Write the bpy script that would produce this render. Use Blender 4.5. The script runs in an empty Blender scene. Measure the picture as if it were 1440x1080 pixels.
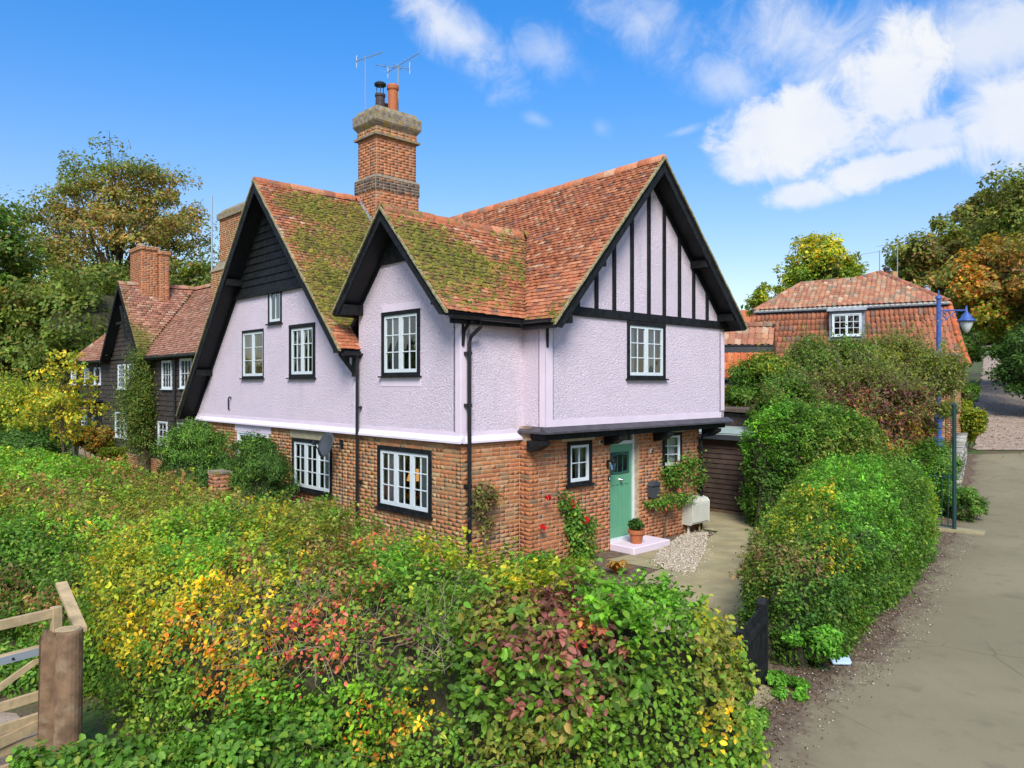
import bpy, math, random
import numpy as np
from mathutils import Matrix, Vector
from mathutils.geometry import tessellate_polygon

random.seed(7)
RNG = np.random.default_rng(7)
SC = bpy.context.scene
COL = bpy.data.collections.new('scene'); SC.collection.children.link(COL)

# ------------------------------------------------------------------ camera
H, F = 3.4, 1060.0                      # eye height in metres, focal length in photo pixels
cam = bpy.data.cameras.new('camera'); cam.sensor_width = 36.0; cam.lens = F / 1440.0 * 36.0
cam.clip_start = 0.1; cam.clip_end = 6000
camo = bpy.data.objects.new('camera', cam); COL.objects.link(camo)
camo.location = (0, 0, H); camo.rotation_euler = (math.radians(90), 0, 0)
SC.camera = camo

# ------------------------------------------------------------------ view, sun, sky
SC.view_settings.view_transform = 'Standard'; SC.view_settings.look = 'None'
SC.view_settings.gamma = 1; SC.view_settings.use_curve_mapping = False
SC.render.engine = 'CYCLES'; SC.cycles.max_bounces = 12; SC.cycles.diffuse_bounces = 6; SC.cycles.transmission_bounces = 10; SC.cycles.transparent_max_bounces = 12
SC.view_settings.exposure = 1.45
SUN_EL, SUN_AZ = math.radians(42), math.radians(179)      # azimuth clockwise from +Y
sl = bpy.data.lights.new('sun', 'SUN'); sl.energy = 1.75; sl.angle = math.radians(24); sl.color = (1, .95, .87)
so = bpy.data.objects.new('sun', sl); COL.objects.link(so)
sd = Vector((math.sin(SUN_AZ) * math.cos(SUN_EL), math.cos(SUN_AZ) * math.cos(SUN_EL), math.sin(SUN_EL)))
so.rotation_euler = sd.to_track_quat('Z', 'Y').to_euler(); so.location = (0, -10, 30)

class N:
    """small helper for node trees"""
    def __init__(s, nt): s.nt = nt
    def __call__(s, typ, *ins, **kw):
        n = s.nt.nodes.new(typ)
        for k, v in kw.items():
            if k in n.inputs.keys() and not hasattr(n, k): n.inputs[k].default_value = v
            else: setattr(n, k, v)
        for i, a in enumerate(ins):
            s.put(n, i, a)
        return n
    def put(s, n, i, a):
        if a is None: return
        if isinstance(a, bpy.types.Node): s.nt.links.new(a.outputs[0], n.inputs[i])
        elif isinstance(a, bpy.types.NodeSocket): s.nt.links.new(a, n.inputs[i])
        else: n.inputs[i].default_value = a
    def math(s, op, a, b=None, c=None, clamp=False):
        n = s.nt.nodes.new('ShaderNodeMath'); n.operation = op; n.use_clamp = clamp
        for i, x in enumerate((a, b, c)): s.put(n, i, x)
        return n.outputs[0]
    def noise(s, vec, scale, detail=4, rough=.5, dist=0.0):
        n = s.nt.nodes.new('ShaderNodeTexNoise')
        if vec is not None: s.put(n, 0, vec)
        n.inputs['Scale'].default_value = scale; n.inputs['Detail'].default_value = detail
        n.inputs['Roughness'].default_value = rough; n.inputs['Distortion'].default_value = dist
        return n.outputs['Fac']
    def step(s, x, lo, hi, a=0.0, b=1.0):
        n = s.nt.nodes.new('ShaderNodeMapRange'); n.interpolation_type = 'SMOOTHSTEP'
        s.put(n, 0, x); s.put(n, 1, lo); s.put(n, 2, hi); s.put(n, 3, a); s.put(n, 4, b)
        return n.outputs[0]
    def mix(s, f, a, b):
        n = s.nt.nodes.new('ShaderNodeMix'); n.data_type = 'RGBA'
        s.put(n, 0, f); s.put(n, 6, a); s.put(n, 7, b)
        return n.outputs[2]

world = bpy.data.worlds.new('World'); SC.world = world; world.use_nodes = True
wt = world.node_tree; wt.nodes.clear(); w = N(wt)
sky = w('ShaderNodeTexSky'); sky.sky_type = 'NISHITA'; sky.sun_disc = False
sky.sun_elevation = SUN_EL; sky.sun_rotation = SUN_AZ
sky.altitude = 0; sky.air_density = 1.0; sky.dust_density = 0.3; sky.ozone_density = 3.0
tc = w('ShaderNodeTexCoord')
sep = w('ShaderNodeSeparateXYZ', tc.outputs['Generated'])
X, Y, Z = sep.outputs
hs = w('ShaderNodeHueSaturation', Color=None) if False else wt.nodes.new('ShaderNodeHueSaturation')
hs.inputs['Saturation'].default_value = 1.0; hs.inputs['Value'].default_value = 1.0
wt.links.new(sky.outputs[0], hs.inputs['Color'])
# clouds: low cumulus and thin streaks, each placed by its direction (azimuth, elevation)
hor = w.math('SQRT', w.math('ADD', w.math('MULTIPLY', X, X), w.math('MULTIPLY', Y, Y)))
az = w.math('ARCTAN2', X, Y); el = w.math('ARCTAN2', Z, hor)
cv = w('ShaderNodeCombineXYZ', az, el, 0.0)
n1 = w.noise(cv, 6.0, 8, .6, .5); n2 = w.noise(cv, 19.0, 8, .65, .8)
nn = w.math('ADD', w.math('MULTIPLY', w.math('SUBTRACT', n1, .5), 1.9), w.math('MULTIPLY', w.math('SUBTRACT', n2, .5), 1.5))
def azel(px, py):
    x, z = (px - 720) / F, (540 - py) / F
    return math.atan2(x, 1), math.atan2(z, math.sqrt(1 + x * x))
total = None
# (px, py, half width, half height, tilt, density, softness)
for px, py, rx, ry, tilt, dens, soft in [
        (1115, 185, 130, 66, .05, 1.0, .6), (1070, 225, 80, 32, .0, .85, .6), (1255, 128, 105, 88, .5, 1.0, .6), (1300, 190, 90, 38, -.1, .85, .6),
        (1265, 232, 120, 27, .14, .95, .5), (1415, 165, 115, 72, .1, .95, .7), (1130, 275, 62, 22, .05, .9, .7),
        (1130, 60, 150, 75, -.2, .8, 1.1), (1030, 115, 95, 42, -.3, .6, 1.2), (900, 25, 100, 55, -.4, .65, 1.2),
        (635, 40, 150, 52, -.6, .85, 1.1), (775, 78, 75, 42, -.3, .5, 1.2), (755, 168, 30, 12, -.3, .3, 1.1), (845, 180, 24, 18, -.6, .25, 1.2),
        (1400, 50, 150, 85, .1, .8, 1.0), (965, 183, 36, 8, .2, .3, 1.0),
        (2300, 150, 300, 60, .1, .8, .8), (-700, 100, 300, 50, .1, .6, .9)]:
    a0, e0 = azel(px, py)
    k = F * (1 + ((px - 720) / F) ** 2) ** .5
    ra, re = rx / k * (1.0), ry / F
    dx = w.math('SUBTRACT', az, a0); dy = w.math('SUBTRACT', el, e0)
    c, s_ = math.cos(tilt), math.sin(tilt)
    ux = w.math('DIVIDE', w.math('ADD', w.math('MULTIPLY', dx, c), w.math('MULTIPLY', dy, s_)), ra)
    uy = w.math('DIVIDE', w.math('SUBTRACT', w.math('MULTIPLY', dy, c), w.math('MULTIPLY', dx, s_)), re)
    d = w.math('SQRT', w.math('ADD', w.math('MULTIPLY', ux, ux), w.math('MULTIPLY', uy, uy)))
    d = w.math('ADD', d, w.math('MULTIPLY', nn, -.8))
    m = w.math('MULTIPLY', w.step(d, 1.0, 1.0 - soft), dens)
    total = m if total is None else w.math('MAXIMUM', total, m)
# behind and above the view: unseen cloud, made denser as soft white fill
gen = w.noise(w('ShaderNodeVectorMath', tc.outputs['Generated'], (1, 1, 2.4), operation='MULTIPLY').outputs[0], 2.6, 7, .55, .3)
away = w.math('MAXIMUM', w.step(el, .5, .75), w.step(Y, .35, .1))
total = w.math('MAXIMUM', total, w.math('MULTIPLY', w.math('MULTIPLY', w.step(gen, .44, .6), .9), away))
cshade = w.mix(w.step(n1, .3, .75), (3.1, 3.35, 3.85, 1), (3.6, 3.68, 3.8, 1))
low = w.step(el, .26, -.02)
tint = w.mix(w.step(el, .02, .5), (.74, .63, .55, 1), (.19, .60, .93, 1))
skyc = w('ShaderNodeVectorMath', hs.outputs[0], tint, operation='MULTIPLY').outputs[0]
final = w.mix(total, skyc, cshade)
bg = w('ShaderNodeBackground', final); bg.inputs['Strength'].default_value = 0.094
wo = w('ShaderNodeOutputWorld', bg)

# ------------------------------------------------------------------ geometry of the place
KX, KY = -.884, 13.02                      # the cottage's near corner
TH = math.atan2(.6862, .7274)
E1 = np.array([math.cos(TH), math.sin(TH)]); E2 = np.array([-math.sin(TH), math.cos(TH)])
KM = Matrix.Translation((KX, KY, 0)) @ Matrix.Rotation(TH, 4, 'Z')
KI = KM.inverted()
def gz(x, y):
    r = np.interp(y, [0, 18, 27, 30, 36, 45, 70, 100, 140, 220, 900], [0, 0, .42, .71, 1.35, 2.55, 4.7, 8.1, 11, 14, 16])
    t = np.clip((np.asarray(x, float) - 3) / 9, 0, 1); return r * t * t * (3 - 2 * t)
def at_depth(px, py, d): return Vector(((px - 720) / F * d, d, H + (540 - py) / F * d))
def at_z(px, py, z=0.0):
    d = (H - z) * F / (py - 540); return Vector(((px - 720) / F * d, d, z))
def at_ground(px, py):
    d = 3.0
    while d < 300:
        p = at_depth(px, py, d)
        if p.z <= float(gz(p.x, p.y)): return p
        d += .05
    return p
def on_u(px, py, u):                       # hits the plane u = const of the cottage frame -> (v, z)
    r = (px - 720) / F
    ax, ay = KX + u * E1[0], KY + u * E1[1]
    v = (r * ay - ax) / (E2[0] - r * E2[1])
    y = ay + v * E2[1]
    return v, H + (540 - py) * y / F
def on_v(px, py, v):
    r = (px - 720) / F
    ax, ay = KX + v * E2[0], KY + v * E2[1]
    u = (r * ay - ax) / (E1[0] - r * E1[1])
    y = ay + u * E1[1]
    return u, H + (540 - py) * y / F
def project(P):                            # world points -> photo pixels and depth
    P = np.asarray(P, float); d = np.maximum(P[:, 1], .01)
    return 720 + F * P[:, 0] / d, 540 - F * (P[:, 2] - H) / d, P[:, 1]

# ------------------------------------------------------------------ objects
WM = {}
def link(o, parent=None, M=None):
    M = M if M is not None else Matrix()
    COL.objects.link(o)
    if parent is not None:
        o.parent = parent; o.matrix_basis = WM[parent.name].inverted() @ M
    else: o.matrix_basis = M
    WM[o.name] = M.copy()
    return o
def thing(name, label, cat, M, group=None):
    if not isinstance(M, Matrix): M = Matrix.Translation(M)
    o = bpy.data.objects.new(name, None); o.empty_display_size = .2; link(o, None, M)
    return tag(o, label, cat, group)
def tag(o, label=None, cat=None, group=None, kind=None):
    if label: o['label'] = label
    if cat: o['category'] = cat
    if group: o['group'] = group
    if kind: o['kind'] = kind
    return o
def raw_mesh(name, V, Fc, colr=None, moss=None, mat=None, smooth=False, loops=None):
    """V (n,3); Fc list of faces, or an (m,k) array of equal faces"""
    me = bpy.data.meshes.new(name)
    V = np.asarray(V, np.float32)
    if isinstance(Fc, np.ndarray):
        m, k = Fc.shape
        me.vertices.add(len(V)); me.vertices.foreach_set('co', V.ravel())
        me.loops.add(m * k); me.loops.foreach_set('vertex_index', Fc.astype(np.int32).ravel())
        me.polygons.add(m); me.polygons.foreach_set('loop_start', np.arange(0, m * k, k, dtype=np.int32))
        me.update(calc_edges=True)
    else:
        me.from_pydata([tuple(map(float, p)) for p in V], [], Fc); me.update()
    if colr is not None:
        a = me.color_attributes.new('col', 'FLOAT_COLOR', 'POINT')
        c = np.ones((len(V), 4), np.float32); c[:, :3] = colr; a.data.foreach_set('color', c.ravel())
    if moss is not None:
        a = me.attributes.new('moss', 'FLOAT', 'POINT'); a.data.foreach_set('value', np.asarray(moss, np.float32))
    if smooth: me.polygons.foreach_set('use_smooth', [True] * len(me.polygons))
    if mat: me.materials.append(mat)
    return me
class MB:
    def __init__(s): s.v = []; s.f = []; s.c = []
    def add(s, V, Fs, c=(1, 1, 1)):
        b = len(s.v); s.v += [tuple(p) for p in V]; s.f += [tuple(i + b for i in f) for f in Fs]; s.c += [c] * len(V); return s
    def box(s, a, b, c=(1, 1, 1), j=0.0):
        x0, y0, z0 = a; x1, y1, z1 = b
        V = [(x, y, z) for z in (z0, z1) for y in (y0, y1) for x in (x0, x1)]
        if j: V = [tuple(q + random.uniform(-j, j) for q in p) for p in V]
        return s.add(V, [(0, 2, 3, 1), (4, 5, 7, 6), (0, 1, 5, 4), (2, 6, 7, 3), (0, 4, 6, 2), (1, 3, 7, 5)], c)
    def prism(s, poly, axis, a, b, c=(1, 1, 1)):
        """poly: 2D points; axis: which coordinate is extruded from a to b"""
        def P(p, t):
            q = list(p); q.insert(axis, t); return tuple(q)
        n = len(poly); V = [P(p, a) for p in poly] + [P(p, b) for p in poly]
        tri = tessellate_polygon([[Vector((p[0], p[1], 0)) for p in poly]])
        Fs = [tuple(t) for t in tri] + [tuple(i + n for i in reversed(t)) for t in tri]
        Fs += [(i, (i + 1) % n, (i + 1) % n + n, i + n) for i in range(n)]
        return s.add(V, Fs, c)
    def tube(s, pts, r, n=6, c=(1, 1, 1), cap=True):
        pts = [Vector(p) for p in pts]; rr = r if hasattr(r, '__len__') else [r] * len(pts)
        rings = []; up = Vector((0, 0, 1)); V = []
        for i, p in enumerate(pts):
            d = (pts[min(i + 1, len(pts) - 1)] - pts[max(i - 1, 0)]).normalized()
            x = d.cross(up if abs(d.z) < .95 else Vector((1, 0, 0))).normalized(); y = d.cross(x)
            for k in range(n):
                a = 2 * math.pi * k / n; V.append(p + (x * math.cos(a) + y * math.sin(a)) * rr[i])
        Fs = [(i * n + k, i * n + (k + 1) % n, (i + 1) * n + (k + 1) % n, (i + 1) * n + k) for i in range(len(pts) - 1) for k in range(n)]
        if cap: Fs += [tuple(range(n)), tuple((len(pts) - 1) * n + k for k in reversed(range(n)))]
        return s.add(V, Fs, c)
    def lathe(s, prof, n=16, c=(1, 1, 1), o=(0, 0, 0)):
        V = [(o[0] + r * math.cos(2 * math.pi * k / n), o[1] + r * math.sin(2 * math.pi * k / n), o[2] + z) for r, z in prof for k in range(n)]
        Fs = [(i * n + k, i * n + (k + 1) % n, (i + 1) * n + (k + 1) % n, (i + 1) * n + k) for i in range(len(prof) - 1) for k in range(n)]
        Fs += [tuple(reversed(range(n))), tuple((len(prof) - 1) * n + k for k in range(n))]
        return s.add(V, Fs, c)
    def build(s, name, mat, parent=None, M=None, smooth=False, kind=None, label=None, bevel=0):
        me = raw_mesh(name, np.array(s.v), s.f, np.array(s.c), None, mat, smooth)
        o = bpy.data.objects.new(name, me); link(o, parent, M if M is not None else (WM[parent.name] if parent else None))
        if kind: o['kind'] = kind
        if label: o['label'] = label
        if bevel:
            b = o.modifiers.new('bevel', 'BEVEL'); b.width = bevel; b.segments = 1; b.limit_method = 'ANGLE'
        return o

# ------------------------------------------------------------------ noise for shapes
def vnoise(p, seed=0):
    p = np.asarray(p, float); i = np.floor(p).astype(np.int64); f = p - i; f = f * f * (3 - 2 * f)
    def h(a, b, c):
        n = (a * 374761393 + b * 668265263 + c * 2147483647 + seed * 1274126177) & 0xffffffff
        n = ((n ^ (n >> 13)) * 1274126177) & 0xffffffff
        return ((n ^ (n >> 16)) & 0xffff) / 65535.0
    r = 0
    for a in (0, 1):
        for b in (0, 1):
            for c in (0, 1):
                wgt = (f[:, 0] if a else 1 - f[:, 0]) * (f[:, 1] if b else 1 - f[:, 1]) * (f[:, 2] if c else 1 - f[:, 2])
                r = r + wgt * h(i[:, 0] + a, i[:, 1] + b, i[:, 2] + c)
    return r * 2 - 1
def unit(a): return a / np.maximum(np.linalg.norm(a, axis=1, keepdims=True), 1e-9)

# ------------------------------------------------------------------ materials
def material(name, color=(.5, .5, .5), rough=.7, attr=False, moss=False, var=0.0, vscale=8.0, bump=0.0, bscale=40.0,
             stain=None, metal=0.0, spec=.4, custom=None, bdist=.01):
    m = bpy.data.materials.new(name); m.use_nodes = True; nt = m.node_tree
    for n in list(nt.nodes): nt.nodes.remove(n)
    s = N(nt); out = s('ShaderNodeOutputMaterial'); b = s('ShaderNodeBsdfPrincipled'); nt.links.new(b.outputs[0], out.inputs[0])
    pos = s('ShaderNodeNewGeometry').outputs['Position']
    c = s('ShaderNodeAttribute', attribute_name='col').outputs[0] if attr else None
    if c is None:
        rgb = s('ShaderNodeRGB'); rgb.outputs[0].default_value = (*color, 1); c = rgb.outputs[0]
    if var:
        n = s.noise(pos, vscale, 6, .6)
        f = s.step(n, .3, .7, 1 - var, 1 + var)
        v = s('ShaderNodeVectorMath', c, operation='SCALE'); nt.links.new(f, v.inputs['Scale']); c = v.outputs[0]
    if stain:
        sc, lo, hi, colr = stain
        c = s.mix(s.step(s.noise(pos, sc, 6, .65), lo, hi), c, (*colr, 1))
    if moss:
        a = s('ShaderNodeAttribute', attribute_name='moss').outputs['Fac']
        n = s.noise(pos, 14, 6, .7); k = s.math('ADD', a, s.math('MULTIPLY', s.math('SUBTRACT', n, .5), 2.2))
        mc = s.mix(s.step(s.noise(pos, 9, 3), .35, .65), (.075, .085, .012, 1), (.19, .155, .028, 1))
        c = s.mix(s.step(k, .48, .62), c, mc)
        li = s.noise(pos, 30, 5, .6)
        c = s.mix(s.math('MULTIPLY', s.step(li, .6, .7), .45), c, (.42, .33, .22, 1))
    nt.links.new(c, b.inputs['Base Color']); b.inputs['Roughness'].default_value = rough
    b.inputs['Metallic'].default_value = metal; b.inputs['Specular IOR Level'].default_value = spec
    if bump:
        bp = s('ShaderNodeBump'); bp.inputs['Strength'].default_value = bump; bp.inputs['Distance'].default_value = bdist
        nt.links.new(s.noise(pos, bscale, 5, .6), bp.inputs['Height']); nt.links.new(bp.outputs[0], b.inputs['Normal'])
    if custom: custom(s, b, pos, c)
    return m
def leaf_material(name, trans=.42, rough=.5, spec=.25):
    m = bpy.data.materials.new(name); m.use_nodes = True; nt = m.node_tree
    for n in list(nt.nodes): nt.nodes.remove(n)
    s = N(nt); out = s('ShaderNodeOutputMaterial'); b = s('ShaderNodeBsdfPrincipled'); t = s('ShaderNodeBsdfTranslucent'); mx = s('ShaderNodeMixShader')
    a = s('ShaderNodeAttribute', attribute_name='col').outputs[0]
    nt.links.new(a, b.inputs['Base Color']); b.inputs['Roughness'].default_value = rough; b.inputs['Specular IOR Level'].default_value = spec
    g = s('ShaderNodeVectorMath', a, (1.25, 1.2, .7), operation='MULTIPLY').outputs[0]; nt.links.new(g, t.inputs[0])
    mx.inputs[0].default_value = trans; nt.links.new(b.outputs[0], mx.inputs[1]); nt.links.new(t.outputs[0], mx.inputs[2]); nt.links.new(mx.outputs[0], out.inputs[0])
    return m
def render_custom(s, b, pos, c):
    vo = s('ShaderNodeTexVoronoi'); s.put(vo, 0, s('ShaderNodeVectorMath', pos, (1, 1, 1.25), operation='MULTIPLY').outputs[0])
    vo.feature = 'SMOOTH_F1'; vo.inputs['Scale'].default_value = 24
    n = s.noise(pos, 36, 5, .6, 1.0)
    st = s.noise(s('ShaderNodeVectorMath', pos, (5, 5, .45), operation='MULTIPLY').outputs[0], 1.0, 5, .65); gr = s.noise(pos, .8, 4, .6)
    f = s.math('MULTIPLY', s.step(st, .52, .72), s.step(gr, .42, .65)); c2 = s.mix(s.math('MULTIPLY', f, .30), c, (.42, .40, .36, 1)); s.nt.links.new(c2, b.inputs['Base Color'])
    h = s.math('ADD', s.math('MULTIPLY', s.step(vo.outputs['Distance'], .1, .6), .7), s.math('MULTIPLY', s.step(n, .42, .62), 1.0))
    bp = s('ShaderNodeBump'); bp.inputs['Strength'].default_value = .65; bp.inputs['Distance'].default_value = .015
    s.nt.links.new(h, bp.inputs['Height']); s.nt.links.new(bp.outputs[0], b.inputs['Normal'])
PINK = (.712, .602, .685)
M = {}
M['render'] = material('pale pink roughcast', PINK, .8, var=.035, vscale=1.2, custom=render_custom, stain=(2.2, .62, .8, (.60, .53, .59)))
M['smooth_render'] = material('smooth pink plaster', PINK, .7, var=.04, vscale=3, bump=.15, bscale=30, bdist=.004)
M['black'] = material('black painted timber', (.011, .012, .013), .6, spec=.2, var=.5, vscale=9, bump=.6, bscale=26, bdist=.006, stain=(12, .62, .75, (.026, .026, .03)))
M['black_metal'] = material('black painted iron', (.012, .012, .014), .35, var=.2, vscale=12)
M['white'] = material('white painted joinery', (.62, .68, .70), .4, var=.05, vscale=10)
M['mortar'] = material('lime mortar', (.47, .34, .225), .95, var=.25, vscale=12, bump=.5, bscale=90, bdist=.006)
M['mortar_dark'] = material('old dark mortar', (.36, .27, .17), .95, var=.25, vscale=9, bump=.5, bscale=90, bdist=.006)
M['brick'] = material('weathered brick', attr=True, rough=.9, var=.16, vscale=18, bump=.2, bscale=90, bdist=.003, stain=(6.5, .60, .8, (.26, .21, .15)))
M['tile'] = material('clay roof tile', attr=True, rough=.85, moss=True, var=.25, vscale=22, bump=.6, bscale=80, bdist=.006)
M['moss'] = material('cushion moss', attr=True, rough=1, var=.35, vscale=50, bump=.8, bscale=130, bdist=.008)
M['verge'] = material('lichened verge mortar', (.30, .26, .14), .95, var=.35, vscale=14, stain=(20, .5, .6, (.17, .15, .06)), bump=.6, bscale=60)
M['concrete'] = material('old concrete', (.33, .28, .155), .9, var=.18, vscale=2.2, bump=.3, bscale=120, bdist=.003, stain=(1.3, .5, .75, (.24, .23, .14)))
M['stone_cap'] = material('weathered stone capping', (.24, .20, .15), .95, var=.4, vscale=9, stain=(7, .52, .62, (.30, .22, .05)), bump=.6, bscale=50)
M['lead'] = material('grey lead sheet', (.20, .22, .26), .5, var=.25, vscale=6)
M['green_door'] = material('sage green paint', (.12, .335, .20), .38, var=.04, vscale=5)
M['terracotta'] = material('terracotta', (.42, .13, .05), .8, var=.15, vscale=18)
M['darkpot'] = material('sooty clay', (.05, .035, .035), .7, var=.4, vscale=18)
M['chrome'] = material('chrome', (.7, .7, .7), .15, metal=1)
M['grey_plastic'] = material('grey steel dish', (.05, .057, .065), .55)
M['meter'] = material('cream plastic', (.55, .55, .47), .5, var=.05, vscale=8)
M['cream'] = material('cream lintel paint', (.52, .48, .38), .8, var=.15, vscale=8)
M['stonelintel'] = material('old painted lintel', (.33, .29, .18), .8, var=.15, vscale=8)
M['curtain'] = material('pale curtain', (.60, .60, .57), .9)
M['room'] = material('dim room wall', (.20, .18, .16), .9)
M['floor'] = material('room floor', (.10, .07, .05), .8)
M['bark'] = material('bark', (.10, .075, .05), .95, var=.3, vscale=10, bump=.8, bscale=20, bdist=.02)
M['twig'] = material('bare twigs', (.17, .12, .085), .9)
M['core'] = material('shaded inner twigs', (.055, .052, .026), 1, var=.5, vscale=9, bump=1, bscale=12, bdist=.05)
M['wood'] = material('pale gate timber', (.42, .31, .17), .7, var=.2, vscale=7, stain=(16, .55, .75, (.28, .22, .13)), bump=.3, bscale=60, bdist=.003)
M['post'] = material('brown weathered post', (.19, .115, .065), .85, var=.3, vscale=9, stain=(5, .5, .65, (.26, .19, .12)), bump=.5, bscale=40, bdist=.006)
M['steel'] = material('galvanised steel', (.33, .38, .42), .45, metal=.3)
M['board'] = material('tarred weatherboard', (.045, .034, .028), .75, var=.35, vscale=5, stain=(9, .55, .75, (.10, .08, .065)), bump=.5, bscale=30, bdist=.006)
M['shed'] = material('dark brown shed board', (.085, .055, .043), .75, var=.25, vscale=4, bump=.4, bscale=30, bdist=.005)
M['felt'] = material('pale green roofing felt', (.30, .37, .33), .85, var=.1, vscale=2)
M['blue'] = material('blue lamp post paint', (.045, .10, .32), .4, var=.25, vscale=8, stain=(10, .62, .75, (.16, .22, .38)))
M['lampglass'] = material('frosted lamp glass', (.55, .58, .55), .2)
M['stone'] = material('rubble stone', attr=True, rough=.95, var=.3, vscale=14, bump=.6, bscale=60)
M['gravel'] = material('pale gravel', attr=True, rough=.9)
M['leaf'] = leaf_material('leaf')
M['needle'] = leaf_material('yew needles', .1, .6)
M['petal'] = leaf_material('petal', .3, .6, .2)
M['greenwater'] = material('green plastic butt', (.04, .13, .09), .5)
M['pale_blue'] = material('pale blue plastic', (.42, .55, .78), .4)
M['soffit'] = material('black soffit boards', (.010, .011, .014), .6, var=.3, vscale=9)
def glass_mat():
    m = bpy.data.materials.new('window glass'); m.use_nodes = True; nt = m.node_tree
    for n in list(nt.nodes): nt.nodes.remove(n)
    s = N(nt); out = s('ShaderNodeOutputMaterial'); g = s('ShaderNodeBsdfGlossy'); t = s('ShaderNodeBsdfTransparent'); mx = s('ShaderNodeMixShader'); fr = s('ShaderNodeFresnel')
    g.inputs['Roughness'].default_value = .02; g.inputs[0].default_value = (.95, .97, 1, 1); t.inputs[0].default_value = (.86, .9, .89, 1); fr.inputs[0].default_value = 1.52
    f = s.math('ADD', s.math('MULTIPLY', fr.outputs[0], 1.3), .05)
    nz = s.noise(s('ShaderNodeNewGeometry').outputs['Position'], 3.0, 2); bp = s('ShaderNodeBump'); bp.inputs['Strength'].default_value = .12; bp.inputs['Distance'].default_value = .02
    nt.links.new(nz, bp.inputs['Height']); nt.links.new(bp.outputs[0], g.inputs['Normal'])
    nt.links.new(f, mx.inputs[0]); nt.links.new(t.outputs[0], mx.inputs[1]); nt.links.new(g.outputs[0], mx.inputs[2]); nt.links.new(mx.outputs[0], out.inputs[0])
    return m
M['glass'] = glass_mat()
def emis(name, c, k):
    m = bpy.data.materials.new(name); m.use_nodes = True; b = m.node_tree.nodes['Principled BSDF']
    b.inputs['Base Color'].default_value = (*c, 1); b.inputs['Emission Color'].default_value = (*c, 1); b.inputs['Emission Strength'].default_value = k; return m
M['shade'] = emis('lit lamp shade', (.75, .36, .10), .45)

# ------------------------------------------------------------------ small pieces laid in numbers
BOXV = np.array([(x, y, z) for z in (-1, 1) for y in (-1, 1) for x in (-1, 1)], float)
BOXF = np.array([(0, 2, 3, 1), (4, 5, 7, 6), (0, 1, 5, 4), (2, 6, 7, 3), (0, 4, 6, 2), (1, 3, 7, 5)])
def strip_template(prof):
    """tile with a curved cross-section; x across, y along, z out"""
    n = len(prof); V = []
    for y in (-1, 1):
        for x, z in prof: V.append((x, y, z))
        for x, z in prof: V.append((x, y, z - .9))
    Fs = []
    for i in range(n - 1):
        Fs += [(i, i + 1, 2 * n + i + 1, 2 * n + i), (i, n + i, n + i + 1, i + 1)]
    Fs += [(0, 2 * n, 3 * n, n), (n - 1, 2 * n - 1, 4 * n - 1, 3 * n - 1)]
    return np.array(V, float), np.array([f[::-1] for f in Fs])
TILET = strip_template([(-1, .7), (-.35, .95), (.35, 1.0), (1, .75)])
PANT = strip_template([(-1, .1), (-.6, 1.0), (-.1, .6), (.35, -.3), (.8, -.35), (1, .2)])
RIDGET = strip_template([(-1, -1), (-.8, -.1), (-.35, .7), (.35, .7), (.8, -.1), (1, -1)])
class Pieces:
    def __init__(s, tmpl=(BOXV, BOXF), jit=.05): s.C = []; s.A = []; s.S = []; s.col = []; s.moss = []; s.t = tmpl; s.jit = jit
    def add(s, c, ax, hs, col, moss=0.0): s.C.append(c); s.A.append(ax); s.S.append(hs); s.col.append(col); s.moss.append(moss)
    def lay(s, single, joined, mat, parent, FM, limit=300, hide=None, variants=28, minpx=0, joined_kind='stuff'):
        if not s.C: return
        C_ = np.array(s.C); A = np.array(s.A); S = np.array(s.S); col = np.array(s.col); moss = np.array(s.moss)
        Wm = np.array(FM)
        Pw = C_ @ Wm[:3, :3].T + Wm[:3, 3]; Nw = A[:, 2] @ Wm[:3, :3].T
        px, py, d = project(Pw)
        face = -np.einsum('ij,ij->i', Nw, unit(Pw - np.array([0, 0, H])))
        score = F * np.maximum(S[:, 0], S[:, 1]) * 2 / np.maximum(d, 1) * np.clip(face, 0, 1)
        bad = (px < 0) | (px > 1440) | (py < 0) | (py > 1080) | (d < 1) | (face < .05)
        if hide is not None: bad |= hide(px, py)
        score[bad] = -1
        order = np.argsort(-score); k = int(min(limit, (score > minpx).sum()))
        pick = order[:k]; rest = np.setdiff1d(np.arange(len(C_)), pick)
        V0, F0 = s.t; nv = len(V0)
        if k:
            nvr = min(variants, k); vi = pick[np.linspace(0, k - 1, nvr).astype(int)]
            key = np.c_[col, moss * .6]
            meshes = []
            for i in vi:
                V = V0 + RNG.uniform(-s.jit, s.jit, V0.shape)
                meshes.append(raw_mesh(single, V, F0, np.tile(col[i], (nv, 1)), np.full(nv, moss[i]), mat))
            for i in pick:
                j = int(np.argmin(((key[vi] - key[i]) ** 2).sum(1) + RNG.uniform(0, 2e-3, nvr)))
                o = bpy.data.objects.new(single, meshes[j])
                m4 = Matrix.Identity(4)
                for c in range(3):
                    a = A[i, c] * S[i, c]
                    for r in range(3): m4[r][c] = a[r]
                    m4[c][3] = C_[i, c]
                link(o, parent, FM @ m4)
        if len(rest):
            jv = RNG.uniform(-s.jit, s.jit, (len(rest), nv, 3)) + V0[None]
            V = np.einsum('nvk,nkd->nvd', jv * S[rest][:, None, :], A[rest]) + C_[rest][:, None, :]
            Fs = (F0[None] + (np.arange(len(rest)) * nv)[:, None, None]).reshape(-1, F0.shape[1])
            me = raw_mesh(joined, V.reshape(-1, 3), Fs, np.repeat(col[rest], nv, 0), np.repeat(moss[rest], nv), mat)
            o = bpy.data.objects.new(joined, me); link(o, parent, FM); o['kind'] = joined_kind
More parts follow.
